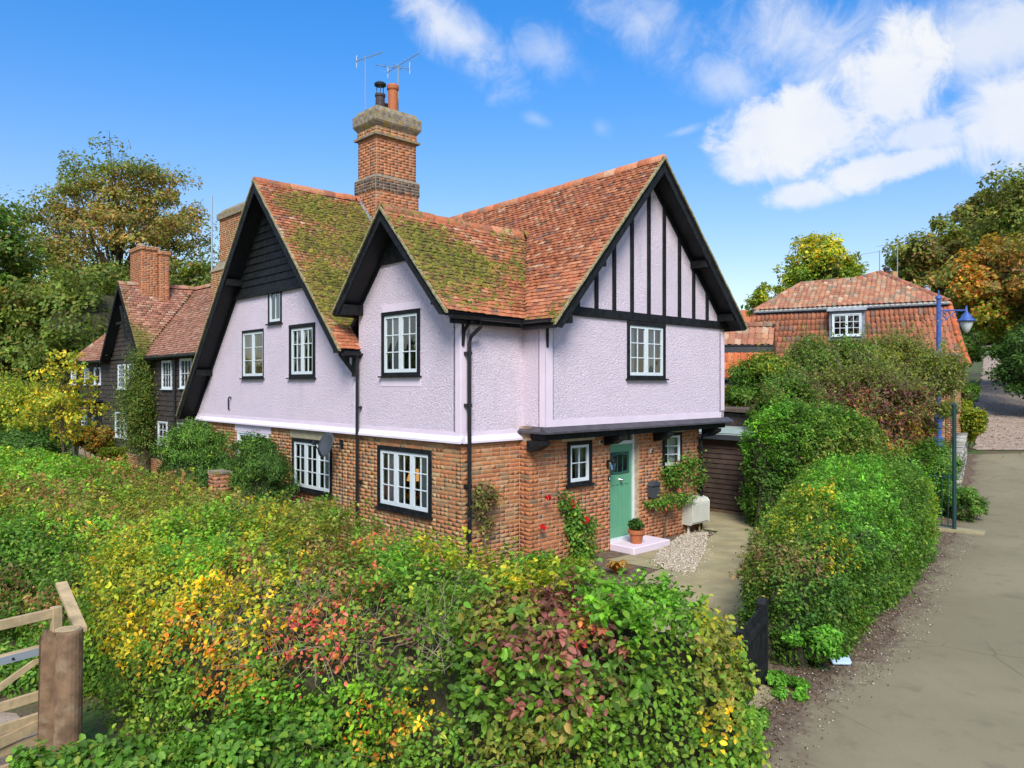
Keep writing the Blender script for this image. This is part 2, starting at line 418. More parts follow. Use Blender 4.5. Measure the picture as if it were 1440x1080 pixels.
def pal(P):
    cs = np.array([p[0] for p in P]); wt_ = np.array([p[1] for p in P], float); wt_ /= wt_.sum()
    def pick(): return cs[RNG.choice(len(cs), p=wt_)] * RNG.uniform(.82, 1.18)
    return pick
BRICK_RED = pal([((.42, .15, .058), 6), ((.45, .175, .07), 3), ((.37, .125, .055), 3), ((.32, .14, .08), 1.0), ((.22, .14, .10), .4), ((.43, .22, .11), .8)])
BRICK_OLD = pal([((.42, .18, .07), 5), ((.43, .155, .06), 3.5), ((.42, .25, .11), 2.5), ((.36, .20, .10), 2.2), ((.28, .18, .10), .7), ((.46, .30, .14), .5)])
BRICK_DARK = pal([((.10, .08, .065), 4), ((.16, .11, .08), 2), ((.25, .12, .06), 1)])
TILE_RED = pal([((.43, .145, .065), 5), ((.38, .12, .055), 3), ((.46, .195, .10), 3), ((.31, .115, .068), 2), ((.20, .11, .08), .6), ((.50, .29, .18), .7)])
TILE_BROWN = pal([((.38, .175, .115), 4), ((.33, .14, .095), 3), ((.42, .22, .14), 2), ((.27, .13, .09), 1.2), ((.42, .28, .20), .8)])

def brick_face(pc, org, ax, up, nrm, L, Hh, holes=(), pick=BRICK_RED, z0=0.0, bl=.225, bh=.075, gap=.0145, proud=.006, top=None, banded=None):
    """lays courses on a plane; org: 3D start, ax/up/nrm unit vectors, holes: (s0,s1,t0,t1)"""
    org, ax, up, nrm = (np.array(q, float) for q in (org, ax, up, nrm)); A = np.array([ax, up, nrm])
    r = 0; t = 0.0
    while t < Hh - .01:
        h = min(bh, Hh - t); flem = r % 2
        s = 0.0; k = 0
        first = bl * .5 if flem else bl
        while s < L - .005:
            l = first if k == 0 else (bl if RNG.random() < .62 else bl * .5)
            l = min(l, L - s)
            if L - s - l < .05: l = L - s
            a, b = s, s + l; segs = [(a, b)]
            for (s0, s1, t0, t1) in holes:
                if t + h * .5 > t0 and t + h * .5 < t1:
                    ns = []
                    for (p, q) in segs:
                        if q <= s0 or p >= s1: ns.append((p, q)); continue
                        if p < s0: ns.append((p, s0))
                        if q > s1: ns.append((s1, q))
                    segs = ns
            for (p, q) in segs:
                if q - p < .03: continue
                if top and not top((p + q) / 2, t + h / 2): continue
                c = org + ax * (p + q) / 2 + up * (t + h / 2) + nrm * (-.007 + RNG.uniform(-.002, .002))
                colr = pick() if banded is None else banded(z0 + t)()
                pc.add(c, A, ((q - p - gap) / 2, (h - gap) / 2, .012), colr)
            s += l; k += 1
        t += h; r += 1

def panel(mb, outer, holes, f, depth=.2):
    """wall skin: outer outline with rectangular holes, in 2D; f maps (s,t,d) to 3D; adds reveals depth deep"""
    loops = [outer] + [[(a, c), (b, c), (b, d), (a, d)] for (a, b, c, d) in holes]
    flat = [p for l in loops for p in l]
    tri = tessellate_polygon([[Vector((p[0], p[1], 0)) for p in l] for l in loops])
    mb.add([f(p[0], p[1], 0) for p in flat], [tuple(t) for t in tri])
    for l in loops:
        n = len(l); mb.add([f(p[0], p[1], 0) for p in l] + [f(p[0], p[1], depth) for p in l], [(i, (i + 1) % n, (i + 1) % n + n, i + n) for i in range(n)])

def frame_matrix(o, right, up, nrm):
    m = Matrix.Identity(4)
    for c, a in enumerate((right, up, nrm)):
        for r in range(3): m[r][c] = a[r]
    for r in range(3): m[r][3] = o[r]
    return m
def window(house, FM, o, right, w_, h_, lights=2, panes=(2, 3), border=.06, black=True, sides=True, curtain=True, open_last=0, sash=.055, deep=True, bar=.0095, pm='pane', mat=None):
    """o: lower left corner of the whole window on the wall face, right: unit vector along the wall"""
    up = (0, 0, 1); nrm = tuple(Vector(right).cross(Vector(up)))
    Mx = FM @ frame_matrix(o, right, up, nrm)
    mb = MB(); b = border; bs = border if sides else .012
    mb.box((0, h_ - b, -.06), (w_, h_, .028)); mb.box((0, 0, -.06), (w_, b * .9, .028))
    mb.box((0, b * .9, -.06), (bs, h_ - b, .026)); mb.box((w_ - bs, b * .9, -.06), (w_, h_ - b, .026))
    win = mb.build('window', M['black'] if black else M['white'], house, Mx)
    MB().box((-.045, -.028, -.02), (w_ + .045, 0, .075)).build('sill', M['black'] if black else M['white'], win)
    x0, x1, y0, y1 = bs, w_ - bs, b * .9, h_ - b; lw = (x1 - x0) / lights
    wh = mat or M['white']
    for i in range(lights):
        a, c = x0 + i * lw + .002, x0 + (i + 1) * lw - .002
        mb = MB(); z0, z1 = -.045, .006
        mb.box((0, y0, z0), (sash, y1, z1)).box((c - a - sash, y0, z0), (c - a, y1, z1)).box((sash, y0, z0), (c - a - sash, y0 + sash * 1.2, z1)).box((sash, y1 - sash, z0), (c - a - sash, y1, z1))
        gx0, gx1, gy0, gy1 = sash, c - a - sash, y0 + sash * 1.2, y1 - sash
        for k in range(1, panes[0]):
            x = gx0 + (gx1 - gx0) * k / panes[0]; mb.box((x - bar, gy0, -.032), (x + bar, gy1, -.002))
        for k in range(1, panes[1]):
            y = gy0 + (gy1 - gy0) * k / panes[1]; mb.box((gx0, y - bar, -.0315), (gx1, y + bar, -.0025))
        Ms = Mx @ Matrix.Translation((a, 0, 0))
        if open_last and i == lights - 1: Ms = Mx @ Matrix.Translation((c, 0, .01)) @ Matrix.Rotation(math.radians(open_last), 4, 'Y') @ Matrix.Translation((-(c - a), 0, 0))
        mb.build('sash', wh, win, Ms)
        for kx in range(panes[0]):
            for ky in range(panes[1]):
                xa = gx0 + (gx1 - gx0) * kx / panes[0] + bar; xb = gx0 + (gx1 - gx0) * (kx + 1) / panes[0] - bar
                ya = gy0 + (gy1 - gy0) * ky / panes[1] + bar; yb = gy0 + (gy1 - gy0) * (ky + 1) / panes[1] - bar
                t = random.uniform(-.0012, .0012)
                MB().add([(xa, ya, -.018 + t), (xb, ya, -.018 - t), (xb, yb, -.018 + t), (xa, yb, -.018 - t)], [(0, 1, 2, 3)]).build('pane', M['glass'], win, Ms)
    if curtain and deep:
        for side in (0, 1):
            mb = MB(); cw = w_ * random.uniform(.26, .36); n = 14
            xs = [(.02 + cw * i / n) if side == 0 else (w_ - .02 - cw * i / n) for i in range(n + 1)]
            V = [(x, y, -.17 + .022 * math.sin(i * 2.1)) for i, x in enumerate(xs) for y in (.02, h_ - .02)]
            mb.add(V, [(2 * i, 2 * i + 2, 2 * i + 3, 2 * i + 1) for i in range(n)]).build('curtain', M['curtain'], win)
    if not deep: MB().add([(0, 0, -.055), (w_, 0, -.055), (w_, h_, -.055), (0, h_, -.055)], [(0, 1, 2, 3)]).build('dark_backing', M['soffit'], win)  # black sheet behind the panes; its colour stands in for an unlit room
    return win
# ================================================================== ground, lane, paths
def ground_mat():
    def cu(s, b, pos, c):
        n = s.noise(pos, .9, 6, .6); g = s.mix(s.step(s.noise(pos, 14, 4, .6), .35, .65), (.035, .075, .014, 1), (.075, .13, .028, 1))
        d = s.mix(s.step(s.noise(pos, 25, 5, .7), .4, .62), (.085, .058, .036, 1), (.16, .11, .065, 1))
        cc = s.mix(s.step(n, .42, .55), d, g); s.nt.links.new(cc, b.inputs['Base Color'])
    return material('earth and grass', (.1, .1, .05), .95, bump=.6, bscale=30, custom=cu)
def dirt_mat():
    def cu(s, b, pos, c):
        d = s.mix(s.step(s.noise(pos, 9, 7, .7), .38, .62), (.085, .055, .038, 1), (.19, .135, .09, 1))
        d = s.mix(s.step(s.noise(pos, 60, 4, .7), .60, .66), d, (.30, .22, .14, 1)); s.nt.links.new(d, b.inputs['Base Color'])
    return material('leaf littered dirt', (.1, .1, .05), .95, bump=.8, bscale=45, custom=cu, bdist=.02)
def road_mat():
    def cu(s, b, pos, c):
        a = s.mix(s.step(s.noise(pos, .35, 4, .55), .35, .65), (.195, .168, .093, 1), (.24, .205, .117, 1))
        a = s.mix(s.step(s.noise(pos, 2.3, 6, .65), .52, .75), a, (.165, .14, .085, 1))
        a = s.mix(s.step(s.noise(pos, 160, 3, .6), .55, .68), a, (.36, .32, .25, 1)); a = s.mix(s.step(s.noise(pos, 190, 3, .6), .62, .70), a, (.12, .10, .08, 1))
        ck = s('ShaderNodeTexVoronoi'); ck.feature = 'DISTANCE_TO_EDGE'; ck.inputs['Scale'].default_value = .55
        wv = s('ShaderNodeVectorMath', pos, s('ShaderNodeVectorMath', s('ShaderNodeTexNoise', Scale=3.0).outputs['Color'], (.5, .5, .5), operation='MULTIPLY').outputs[0], operation='ADD'); s.put(ck, 0, wv.outputs[0])
        crack = s.math('MULTIPLY', s.step(ck.outputs['Distance'], .010, .002), s.step(s.noise(pos, .5, 3), .50, .62)); a = s.mix(s.math('MULTIPLY', crack, .55), a, (.09, .075, .05, 1))
        a = s.mix(s.math('MULTIPLY', s.step(s.noise(pos, .8, 8, .7), .56, .66), .5), a, (.145, .12, .075, 1))
        ed = s('ShaderNodeAttribute', attribute_name='moss').outputs['Fac']; ek = s.math('ADD', ed, s.math('MULTIPLY', s.math('SUBTRACT', s.noise(pos, 4, 7, .7), .5), 1.6))
        dd = s.mix(s.step(s.noise(pos, 9, 7, .7), .38, .62), (.10, .068, .045, 1), (.18, .13, .085, 1)); a = s.mix(s.step(ek, .30, -.02), a, dd)
        a = s.mix(s.math('MULTIPLY', s.step(ek, 1.1, .2), .35), a, (.17, .13, .085, 1))
        s.nt.links.new(a, b.inputs['Base Color'])
    return material('worn tan asphalt', (.3, .26, .2), .92, bump=.5, bscale=170, custom=cu, bdist=.004)
def lane_mat():
    def cu(s, b, pos, c):
        a = s.mix(s.step(s.noise(pos, 3, 7, .7), .35, .65), (.27, .20, .15, 1), (.42, .33, .26, 1))
        a = s.mix(s.step(s.noise(pos, 22, 5, .7), .56, .64), a, (.26, .13, .06, 1)); a = s.mix(s.step(s.noise(pos, 11, 5, .7), .60, .70), a, (.36, .31, .26, 1))
        s.nt.links.new(a, b.inputs['Base Color'])
    return material('leaf strewn gravel lane', (.2, .15, .1), .95, bump=.8, bscale=30, custom=cu, bdist=.02)
M['ground'] = ground_mat(); M['dirt'] = dirt_mat(); M['road'] = road_mat(); M['lane'] = lane_mat()
def sheet_xy(name, xs, ys, mat, lift=0):
    Xg, Yg = np.meshgrid(xs, ys, indexing='ij'); Zg = gz(Xg, Yg) + lift
    V = np.stack([Xg, Yg, Zg], -1).reshape(-1, 3); n, m = Xg.shape; i, j = np.meshgrid(np.arange(n - 1), np.arange(m - 1), indexing='ij')
    a = (i * m + j).ravel(); Fs = np.stack([a, a + m, a + m + 1, a + 1], 1)
    o = bpy.data.objects.new(name, raw_mesh(name, V, Fs, None, None, mat, True)); link(o, None, Matrix()); o['kind'] = 'structure'; return o
xs = np.unique(np.r_[np.linspace(-1500, -60, 12), np.arange(-60, 2, 6.0), np.arange(2, 61, 1.0), np.linspace(60, 1500, 12)]); ys = np.unique(np.r_[np.linspace(-600, -20, 8), np.arange(-20, 14, 4.0), np.arange(14, 60, 1.0), np.arange(60, 141, 3.0), np.linspace(140, 1800, 12)])
sheet_xy('ground', xs, ys, M['ground'])
def ribbon(name, left, right, mat, lift, n=90, rag=0.0, m=14):
    """left/right: polylines (x,y) of equal length"""
    L = np.array(left, float); R = np.array(right, float); t = np.linspace(0, len(L) - 1, n)
    lx, ly = np.interp(t, range(len(L)), L[:, 0]), np.interp(t, range(len(L)), L[:, 1]); rx, ry = np.interp(t, range(len(R)), R[:, 0]), np.interp(t, range(len(R)), R[:, 1])
    if rag:
        nz = vnoise(np.c_[lx * 1.7, ly * 1.7, 0 * lx], 4) * rag + vnoise(np.c_[lx * 6, ly * 6, 0 * lx], 6) * rag * .4; lx = lx + nz; 
    k = np.linspace(0, 1, m) ** 1.6; Xg = lx[:, None] * (1 - k) + rx[:, None] * k; Yg = ly[:, None] * (1 - k) + ry[:, None] * k; Zg = gz(Xg, Yg) + lift
    V = np.stack([Xg, Yg, Zg], -1).reshape(-1, 3); i, j = np.meshgrid(np.arange(n - 1), np.arange(m - 1), indexing='ij'); a = (i * m + j).ravel()
    wd_ = (np.hypot(Xg - Xg[:, :1], Yg - Yg[:, :1])).ravel()
    o = bpy.data.objects.new(name, raw_mesh(name, V, np.stack([a, a + 1, a + m + 1, a + m], 1), None, wd_, mat, True)); link(o, None, Matrix()); o['kind'] = 'structure'; return o
Lx = [(-9, 1.5), (-2, 4.2), (1.2, 5.6)] + [tuple(at_ground(px, py)[:2]) for px, py in ((1088, 1040), (1133, 982), (1190, 949), (1240, 910), (1283, 850), (1312, 800), (1345, 745), (1361, 700), (1368, 640))]
Rx = [(-3, -9), (3, -6), (5, -4), (7.2, -1), (8.6, 1.5), (10, 4.5), (11.5, 6.5), (13.2, 9), (16, 13), (20, 18), (23, 22), (29, 31)]
ribbon('dirt_verge', [(x - 1.3, y + .35) for x, y in Lx], [(x + 1.2, y) for x, y in Lx], M['dirt'], .008, 160, .25)
ribbon('road', Lx, Rx, M['road'], .018, 260, .16, 20)
# the gravel lane climbing away
lane_px = [(1372, 1475, 634), (1368, 1475, 610), (1372, 1470, 575), (1377, 1428, 545), (1382, 1412, 520), (1384, 1400, 498), (1388, 1397, 486)]
LL = []; LR = []
for a, b, y in lane_px:
    p = at_ground(a, y); LL.append((p.x, p.y)); q = at_ground(b, y); LR.append((q.x, q.y))
ribbon('lane', LL, LR, M['lane'], .035, 120, .2, 10)
# field track and earth behind the five-bar gate, garden beds
def poly_sheet(name, pts, mat, z, kind='structure', rag=0.0):
    P_ = []
    for (x0, y0), (x1, y1) in zip(pts, pts[1:] + pts[:1]):
        k = max(1, int(math.hypot(x1 - x0, y1 - y0) / .2))
        for i in range(k):
            t = i / k; x, y = x0 + (x1 - x0) * t, y0 + (y1 - y0) * t
            if rag: q = vnoise(np.array([[x * 3, y * 3, 1.0]]), 3)[0] * rag; x += q; y += q * .7
            P_.append((x, y))
    tri = tessellate_polygon([[Vector((x, y, 0)) for x, y in P_]])
    tri = [t if (Vector((*P_[t[1]], 0)) - Vector((*P_[t[0]], 0))).cross(Vector((*P_[t[2]], 0)) - Vector((*P_[t[0]], 0))).z > 0 else t[::-1] for t in tri]
    o = bpy.data.objects.new(name, raw_mesh(name, np.array([(x, y, z) for x, y in P_]), [tuple(t) for t in tri], None, None, mat)); link(o, None, Matrix()); o['kind'] = kind; return o
def uv(u, v): return tuple((KM @ Vector((u, v, 0)))[:2])
poly_sheet('garden_bed', [uv(-1.5, -3.5), uv(6.9, -2.6), uv(6.9, 0), uv(-1, 1.0)], M['dirt'], .006)
g = lambda px, py: tuple(at_z(px, py, 0)[:2])
poly_sheet('driveway', [uv(7.0, 1.2), uv(7.0, -.75), g(935, 800), g(905, 812), g(880, 900), g(1040, 905), g(1090, 880), g(1120, 760), uv(9.5, -2.2), uv(9.5, 1.2)], M['concrete'], .022)
poly_sheet('garden_path', [uv(3.0, -.75), uv(5.2, -.9), uv(5.2, -3.0), uv(3.2, -3.0)], M['concrete'], .014)
poly_sheet('gate_threshold', [g(1040, 985), g(1080, 962), g(1090, 985), g(1052, 1012)], M['concrete'], .03)
poly_sheet('gravel_track', [(-14, 3.5), (-4.6, 5.4), (-4.0, 6.8), (-6.5, 9.0), (-16, 13)], M['lane'], .012, rag=.2)
# pale shingle bed against the front wall
gp = [g(918, 790), g(935, 803), g(976, 808), g(992, 775), g(996, 750), g(962, 752), g(930, 772)]
gp2 = [g(905, 795), g(930, 812), g(984, 818), g(1004, 780), g(1004, 745), g(962, 750), g(925, 772)]
from mathutils.geometry import intersect_point_tri_2d
def in_poly(x, y, poly):
    c = False; j = len(poly) - 1
    for i in range(len(poly)):
        xi, yi = poly[i]; xj, yj = poly[j]
        if (yi > y) != (yj > y) and x < (xj - xi) * (y - yi) / (yj - yi) + xi: c = not c
        j = i
    return c
def pebbles(name, poly, n, size, cols, z=.02, label=None, cat=None, flat=.6):
    xs_ = [p[0] for p in poly]; ys_ = [p[1] for p in poly]; T_ = np.array([(1, 0, 0), (0, 1, 0), (0, 0, 1), (-1, 0, 0), (0, -1, 0), (0, 0, -1)], float); Fo = np.array([(0, 1, 2), (1, 3, 2), (3, 4, 2), (4, 0, 2), (1, 0, 5), (3, 1, 5), (4, 3, 5), (0, 4, 5)])
    Vs = []; Fs = []; Cs = []; k = 0
    while k < n:
        x, y = random.uniform(min(xs_), max(xs_)), random.uniform(min(ys_), max(ys_))
        if not in_poly(x, y, poly): continue
        s = size * random.uniform(.5, 1.4); R_ = np.array(Matrix.Rotation(random.uniform(0, 6), 3, 'Z') @ Matrix.Rotation(random.uniform(-.5, .5), 3, 'X'))
        V = (T_ * (s, s * random.uniform(.6, 1), s * flat) * RNG.uniform(.75, 1.2, (6, 1))) @ R_.T + (x, y, float(gz(x, y)) + z + s * .3); Fs.append(Fo + 6 * k); Vs.append(V); c = np.array(random.choice(cols)) * random.uniform(.7, 1.25); Cs.append(np.tile(c, (6, 1))); k += 1
    o = bpy.data.objects.new(name, raw_mesh(name, np.concatenate(Vs), np.concatenate(Fs), np.concatenate(Cs), None, M['gravel'])); link(o, None, Matrix()); tag(o, label, cat, None, 'stuff'); return o
pebbles('gravel', gp, 5200, .022, [(.48, .42, .31), (.42, .35, .25), (.54, .49, .40), (.30, .22, .15)], .026, 'pale shingle strip between front wall and driveway', 'gravel')
pebbles('gravel', gp2, 500, .018, [(.55, .50, .40), (.48, .42, .32)], .026, 'stray pale shingle spilling over the edge of its bed', 'gravel')
pebbles('stones', [(x - .5, y + .1) for x, y in Lx[2:10]] + [(x + .45, y - .1) for x, y in reversed(Lx[2:10])], 1800, .014, [(.30, .26, .2), (.2, .17, .13), (.42, .38, .30)], .02, 'loose small stones along the dirt edge of the road', 'stones')
# ================================================================== the pink cottage
cottage = thing('cottage', 'pale pink rendered cottage with black timbering, brick ground floor and mossy clay tile roofs', 'house', KM)
RZ = 2.4; VB = -.26; VC = -.608; UC0, UC1 = 1.49, 7.49; UB0, UB1 = 1.415, 6.975
def zA(v): return 8.23 - (7.148 - v) * 1.057 if v < 7.148 else 8.23 - (v - 7.148) * 1.14
def zB(v): return 6.68 - (1.782 - v) * 1.047 if v < 1.782 else 6.68 - (v - 1.782) * 1.08
def zC(u): return 8.0 - (4.5 - u) * 1.09 if u < 4.5 else 8.0 - (u - 4.5) * 1.01
def AB(px, py, u=0.0): return on_u(px, py, u)
def CU(px, py): return on_v(px, py, VC)
def CB(px, py): return on_v(px, py, VB)
# windows: (lower left as seen from outside, width, height)
def win_ab(xl, xr, yt, yb, u=0.0):
    """xl,xr: pixel columns; yt,yb: head and sill rows at the left edge"""
    v0, zb = AB(xl, yb, u); v1, _ = AB(xr, yb, u); _, zt = AB(xl, yt, u)
    return v0, v1, zb, zt
W_AL = win_ab(341.5, 371, 465.5, 532); W_AR = win_ab(407.5, 443.6, 457.5, 531.5); W_AT = win_ab(378, 396.5, 406.5, 456)
W_B = win_ab(537.5, 591, 440, 529); W_LA = win_ab(410, 465.5, 615.5, 686); W_LB = win_ab(530, 605.5, 625.6, 712); W_LL = win_ab(333, 376, 606, 640)
def win_c(xl, xr, yt, yb, v):
    u0, zb = on_v(xl, yb, v); u1, _ = on_v(xr, yb, v); _, zt = on_v(xl, yt, v)
    return u0, u1, zb, zt
W_C = win_c(881.5, 935, 451.5, 532.5, VC); W_S = win_c(797.5, 831.5, 621.5, 684, VB); W_R = win_c(931.5, 958, 609.5, 661, VB)
D_U0 = CB(858, 700)[0]; D_U1 = CB(897.5, 700)[0]; D_ZT = 2.42

# ---- upper render walls
mb = MB()
outl = [(0, RZ), (0, 4.62), (1.782, 6.50), (3.27, 4.9), (3.27, 3.98), (7.148, 8.05), (11.95, 2.6), (11.95, RZ)]
holes_ab = [(w_[1], w_[0], w_[2], w_[3]) for w_ in (W_AL, W_AR, W_AT, W_B)]
panel(mb, outl, holes_ab, lambda s, t, d: (d, s, t), .2)
panel(mb, [(0, RZ), (UC0 + .02, RZ), (UC0 + .02, 4.7), (0, 4.7)], [], lambda s, t, d: (s, d, t), .2)
panel(mb, [(VC, 2.6), (0, 2.6), (0, 4.75), (VC, 4.75)], [], lambda s, t, d: (UC0 + d, s, t), .2)
panel(mb, [(UC0, 2.6), (UC1, 2.6), (UC1, 4.72), (4.5, 7.85), (UC0, 4.72)], [(W_C[0], W_C[1], W_C[2], W_C[3])], lambda s, t, d: (s, VC + d, t), .2)
panel(mb, [(VC, 2.6), (11.9, 2.6), (11.9, 4.72), (VC, 4.72)], [], lambda s, t, d: (UC1 - d, s, t), .2)
wall_up = mb.build('rendered_wall', M['render'], cottage, KM)
# back walls, floors (never seen, they keep the rooms dark)
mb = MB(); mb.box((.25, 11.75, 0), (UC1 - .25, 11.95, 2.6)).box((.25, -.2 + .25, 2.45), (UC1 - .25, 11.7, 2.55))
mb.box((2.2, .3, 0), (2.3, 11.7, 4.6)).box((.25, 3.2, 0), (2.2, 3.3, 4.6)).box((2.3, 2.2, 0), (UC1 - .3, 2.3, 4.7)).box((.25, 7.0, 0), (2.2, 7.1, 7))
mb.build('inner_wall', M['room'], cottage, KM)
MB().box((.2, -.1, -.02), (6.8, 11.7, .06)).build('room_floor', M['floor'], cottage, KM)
MB().box((UC0 + .05, VC + .05, 2.56), (UC1 - .02, .3, 2.60)).build('jetty_soffit', M['soffit'], cottage, KM)

# ---- smooth plaster margins and drip mould
mb = MB()
def strip_ab(v0, v1, z0, z1, o=.012): mb.box((-o, v0, z0), (.01, v1, z1))
def strip_c(u0, u1, z0, z1, o=.012): mb.box((u0, VC - o, z0), (u1, VC + .01, z1))
strip_ab(0.0, .14, RZ + .16, 4.55); strip_ab(0, 11.9, RZ + .03, RZ + .16, .010)
mb.box((0, -.012, RZ + .16), (.12, .01, 4.6)); mb.box((0, -.010, RZ + .03), (UC0, .01, RZ + .16))
strip_c(UC0 - .012, UC0 + .16, 2.62, 4.6); mb.box((UC0 - .012, VC - .0, 2.62), (UC0 + .01, VC + .16, 4.6)); strip_c(UC1 - .13, UC1, 2.78, 4.62); strip_c(UC0 + .16, UC1 - .13, 2.62, 2.74, .010)
for w_ in (W_B,):
    strip_ab(w_[1] - .02, w_[0] + .02, w_[3] + .002, w_[3] + .14, .008); strip_ab(w_[1] - .02, w_[0] + .02, w_[2] - .2, w_[2] - .03, .008)
mb.build('plaster_margin', M['smooth_render'], cottage, KM)
mb = MB()
prof = [(.02, RZ), (-.085, RZ - .03), (-.085, RZ + .005), (-.03, RZ + .075), (.0, RZ + .1), (.02, RZ + .1)]
mb.prism([(p[0], p[1]) for p in prof], 1, -.085, 11.9)
mb.prism([(p[0], p[1]) for p in prof], 0, -.02, UC0 + .03)
mb.build('drip_mould', material('pink white gloss paint', (.74, .66, .74), .5, var=.05, vscale=3), cottage, KM)

# ---- brick ground floor: mortar backing + bricks
mb = MB()
hLA, hLB, hLL = [(w_[1], w_[0], w_[2], w_[3]) for w_ in (W_LA, W_LB, W_LL)]
panel(mb, [(0, -.1), (11.2, -.1), (11.2, RZ + .01), (0, RZ + .01)], [hLA, hLB, hLL], lambda s, t, d: (.03 + d, s, t), .22)
wall_ab = mb.build('side_brick_wall', M['mortar_dark'], cottage, KM)
mb = MB()
panel(mb, [(.03, -.1), (UB0 + .02, -.1), (UB0 + .02, RZ), (.03, RZ)], [], lambda s, t, d: (s, .0 + d, t), .2)
panel(mb, [(VB, -.1), (0, -.1), (0, 2.62), (VB, 2.62)], [], lambda s, t, d: (UB0 + d, s, t), .2)
panel(mb, [(UB0, -.1), (UB1, -.1), (UB1, 2.62), (UB0, 2.62)], [(W_S[0], W_S[1], W_S[2], W_S[3]), (W_R[0], W_R[1], W_R[2], W_R[3]), (D_U0, D_U1, .14, D_ZT)], lambda s, t, d: (s, VB + d, t), .2)
panel(mb, [(VB, -.1), (11, -.1), (11, 2.62), (VB, 2.62)], [], lambda s, t, d: (UB1 - d, s, t), .2)
wall_c = mb.build('front_brick_wall', M['mortar'], cottage, KM)
LINT_S = (UB0, UB0, 0, 0)
pc = Pieces(jit=.04)
lint = []
ls0, lz0 = CB(790, 631); ls1, lz1 = CB(836, 631); lint.append((ls0, ls1, W_S[3] + .01, 2.6))
lr0 = CB(924, 600)[0]; lr1 = CB(962, 600)[0]; lint.append((lr0, lr1, W_R[3] + .01, 2.6))
brick_face(pc, (UB0, VB, 0), (1, 0, 0), (0, 0, 1), (0, -1, 0), UB1 - UB0, 2.55,
           [(a - UB0, b - UB0, c, d) for a, b, c, d in (W_S, W_R, (D_U0, D_U1, 0, D_ZT))] + [(a - UB0, b - UB0, c, d) for a, b, c, d in lint], BRICK_RED)
brick_face(pc, (UB0, 0, 0), (0, -1, 0), (0, 0, 1), (-1, 0, 0), -VB, 2.34, [], BRICK_RED, bl=.225)
brick_face(pc, (.03, 0, 0), (1, 0, 0), (0, 0, 1), (0, -1, 0), UB0 - .04, RZ - .02, [], BRICK_OLD)
pc.lay('brick', 'bricks', M['brick'], wall_c, KM, 190, hide=lambda x, y: (y > 785) | ((x < 745) & (y > 740)))
pc = Pieces(jit=.05)
brick_face(pc, (.03, 11.2, 0), (0, -1, 0), (0, 0, 1), (-1, 0, 0), 11.2, RZ - .05,
           [(11.2 - a, 11.2 - b, c, d) for a, b, c, d in (W_LA, W_LB, W_LL)] + [(11.2 - W_LA[0] - .1, 11.2 - W_LA[1] + .1, W_LA[3], RZ), (11.2 - W_LL[0] - .15, 11.2 - W_LL[1] + .15, W_LL[3], RZ)], BRICK_OLD)
pc.lay('brick', 'bricks', M['brick'], wall_ab, KM, 70, hide=lambda x, y: (y > 730) | (x < 400))
# right side wall of the ground floor
pc = Pieces(); brick_face(pc, (UB1, VB, 0), (0, 1, 0), (0, 0, 1), (1, 0, 0), 6, 2.55, [], BRICK_RED); pc.lay('brick', 'bricks', M['brick'], wall_c, KM, 0)
# lintels
for a, b, c, d in lint: MB().box((a, VB - .012, c), (b, VB + .05, d)).build('lintel', M['cream'], cottage, KM)
MB().box((.012, W_LA[1] - .1, W_LA[3] + .01), (.08, W_LA[0] + .1, RZ - .03)).build('lintel', M['stonelintel'], cottage, KM)
MB().box((.012, W_LL[1] - .15, W_LL[3] + .01), (.08, W_LL[0] + .15, RZ - .03)).build('lintel', M['smooth_render'], cottage, KM)

# ---- windows
RV = (0, -1, 0); RC = (1, 0, 0)
def put_ab(w_, u, **k): return window(cottage, KM, (u, w_[0], w_[2]), RV, w_[0] - w_[1], w_[3] - w_[2], **k)
def put_c(w_, v, **k): return window(cottage, KM, (w_[0], v, w_[2]), RC, w_[1] - w_[0], w_[3] - w_[2], **k)
put_ab(W_AL, 0, lights=2, panes=(1, 3), border=.06, sides=False, bar=.008); put_ab(W_AR, 0, lights=2, panes=(2, 3), border=.09)
put_ab(W_AT, 0, lights=1, panes=(2, 1), border=.05); put_ab(W_B, 0, lights=2, panes=(2, 3), border=.075)
put_ab(W_LA, .03, lights=3, panes=(2, 3), border=.075); put_ab(W_LB, .03, lights=3, panes=(2, 3), border=.085, sash=.06); put_ab(W_LL, .03, lights=2, panes=(2, 3), border=.04, black=False)
put_c(W_C, VC, lights=2, panes=(2, 3), border=.075); put_c(W_S, VB, lights=1, panes=(2, 2), border=.075); put_c(W_R, VB, lights=1, panes=(2, 3), border=.065, open_last=-28)

# ---- front door in its recess
du0, du1 = D_U0, D_U1; dy = VB + .13
mb = MB(); fw = .06
mb.box((du0, dy - .03, .14), (du0 + fw, dy + .06, D_ZT)).box((du1 - fw, dy - .03, .14), (du1, dy + .06, D_ZT)).box((du0 + fw, dy - .03, D_ZT - .05), (du1 - fw, dy + .06, D_ZT))
ztr = CB(863, 614)[1]; ztr = 2.14
mb.box((du0 + fw, dy - .03, ztr), (du1 - fw, dy + .06, ztr + .07)).box((du0, dy - .06, .14), (du1, dy + .06, .20))
fr = mb.build('door_frame', M['white'], cottage, KM)
MB().add([(du0 + fw, dy + .01, ztr + .07), (du1 - fw, dy + .01, ztr + .07), (du1 - fw, dy + .01, D_ZT - .05), (du0 + fw, dy + .01, D_ZT - .05)], [(0, 1, 2, 3)]).build('pane', M['glass'], fr, KM)
a, b = du0 + fw + .003, du1 - fw - .003; z0, z1 = .205, ztr - .005; yd = dy + .0
mb = MB(); m_ = (a + b) / 2; W2 = b - a
mb.box((a, yd + .012, z0), (b, yd + .05, z1))                                       # slab
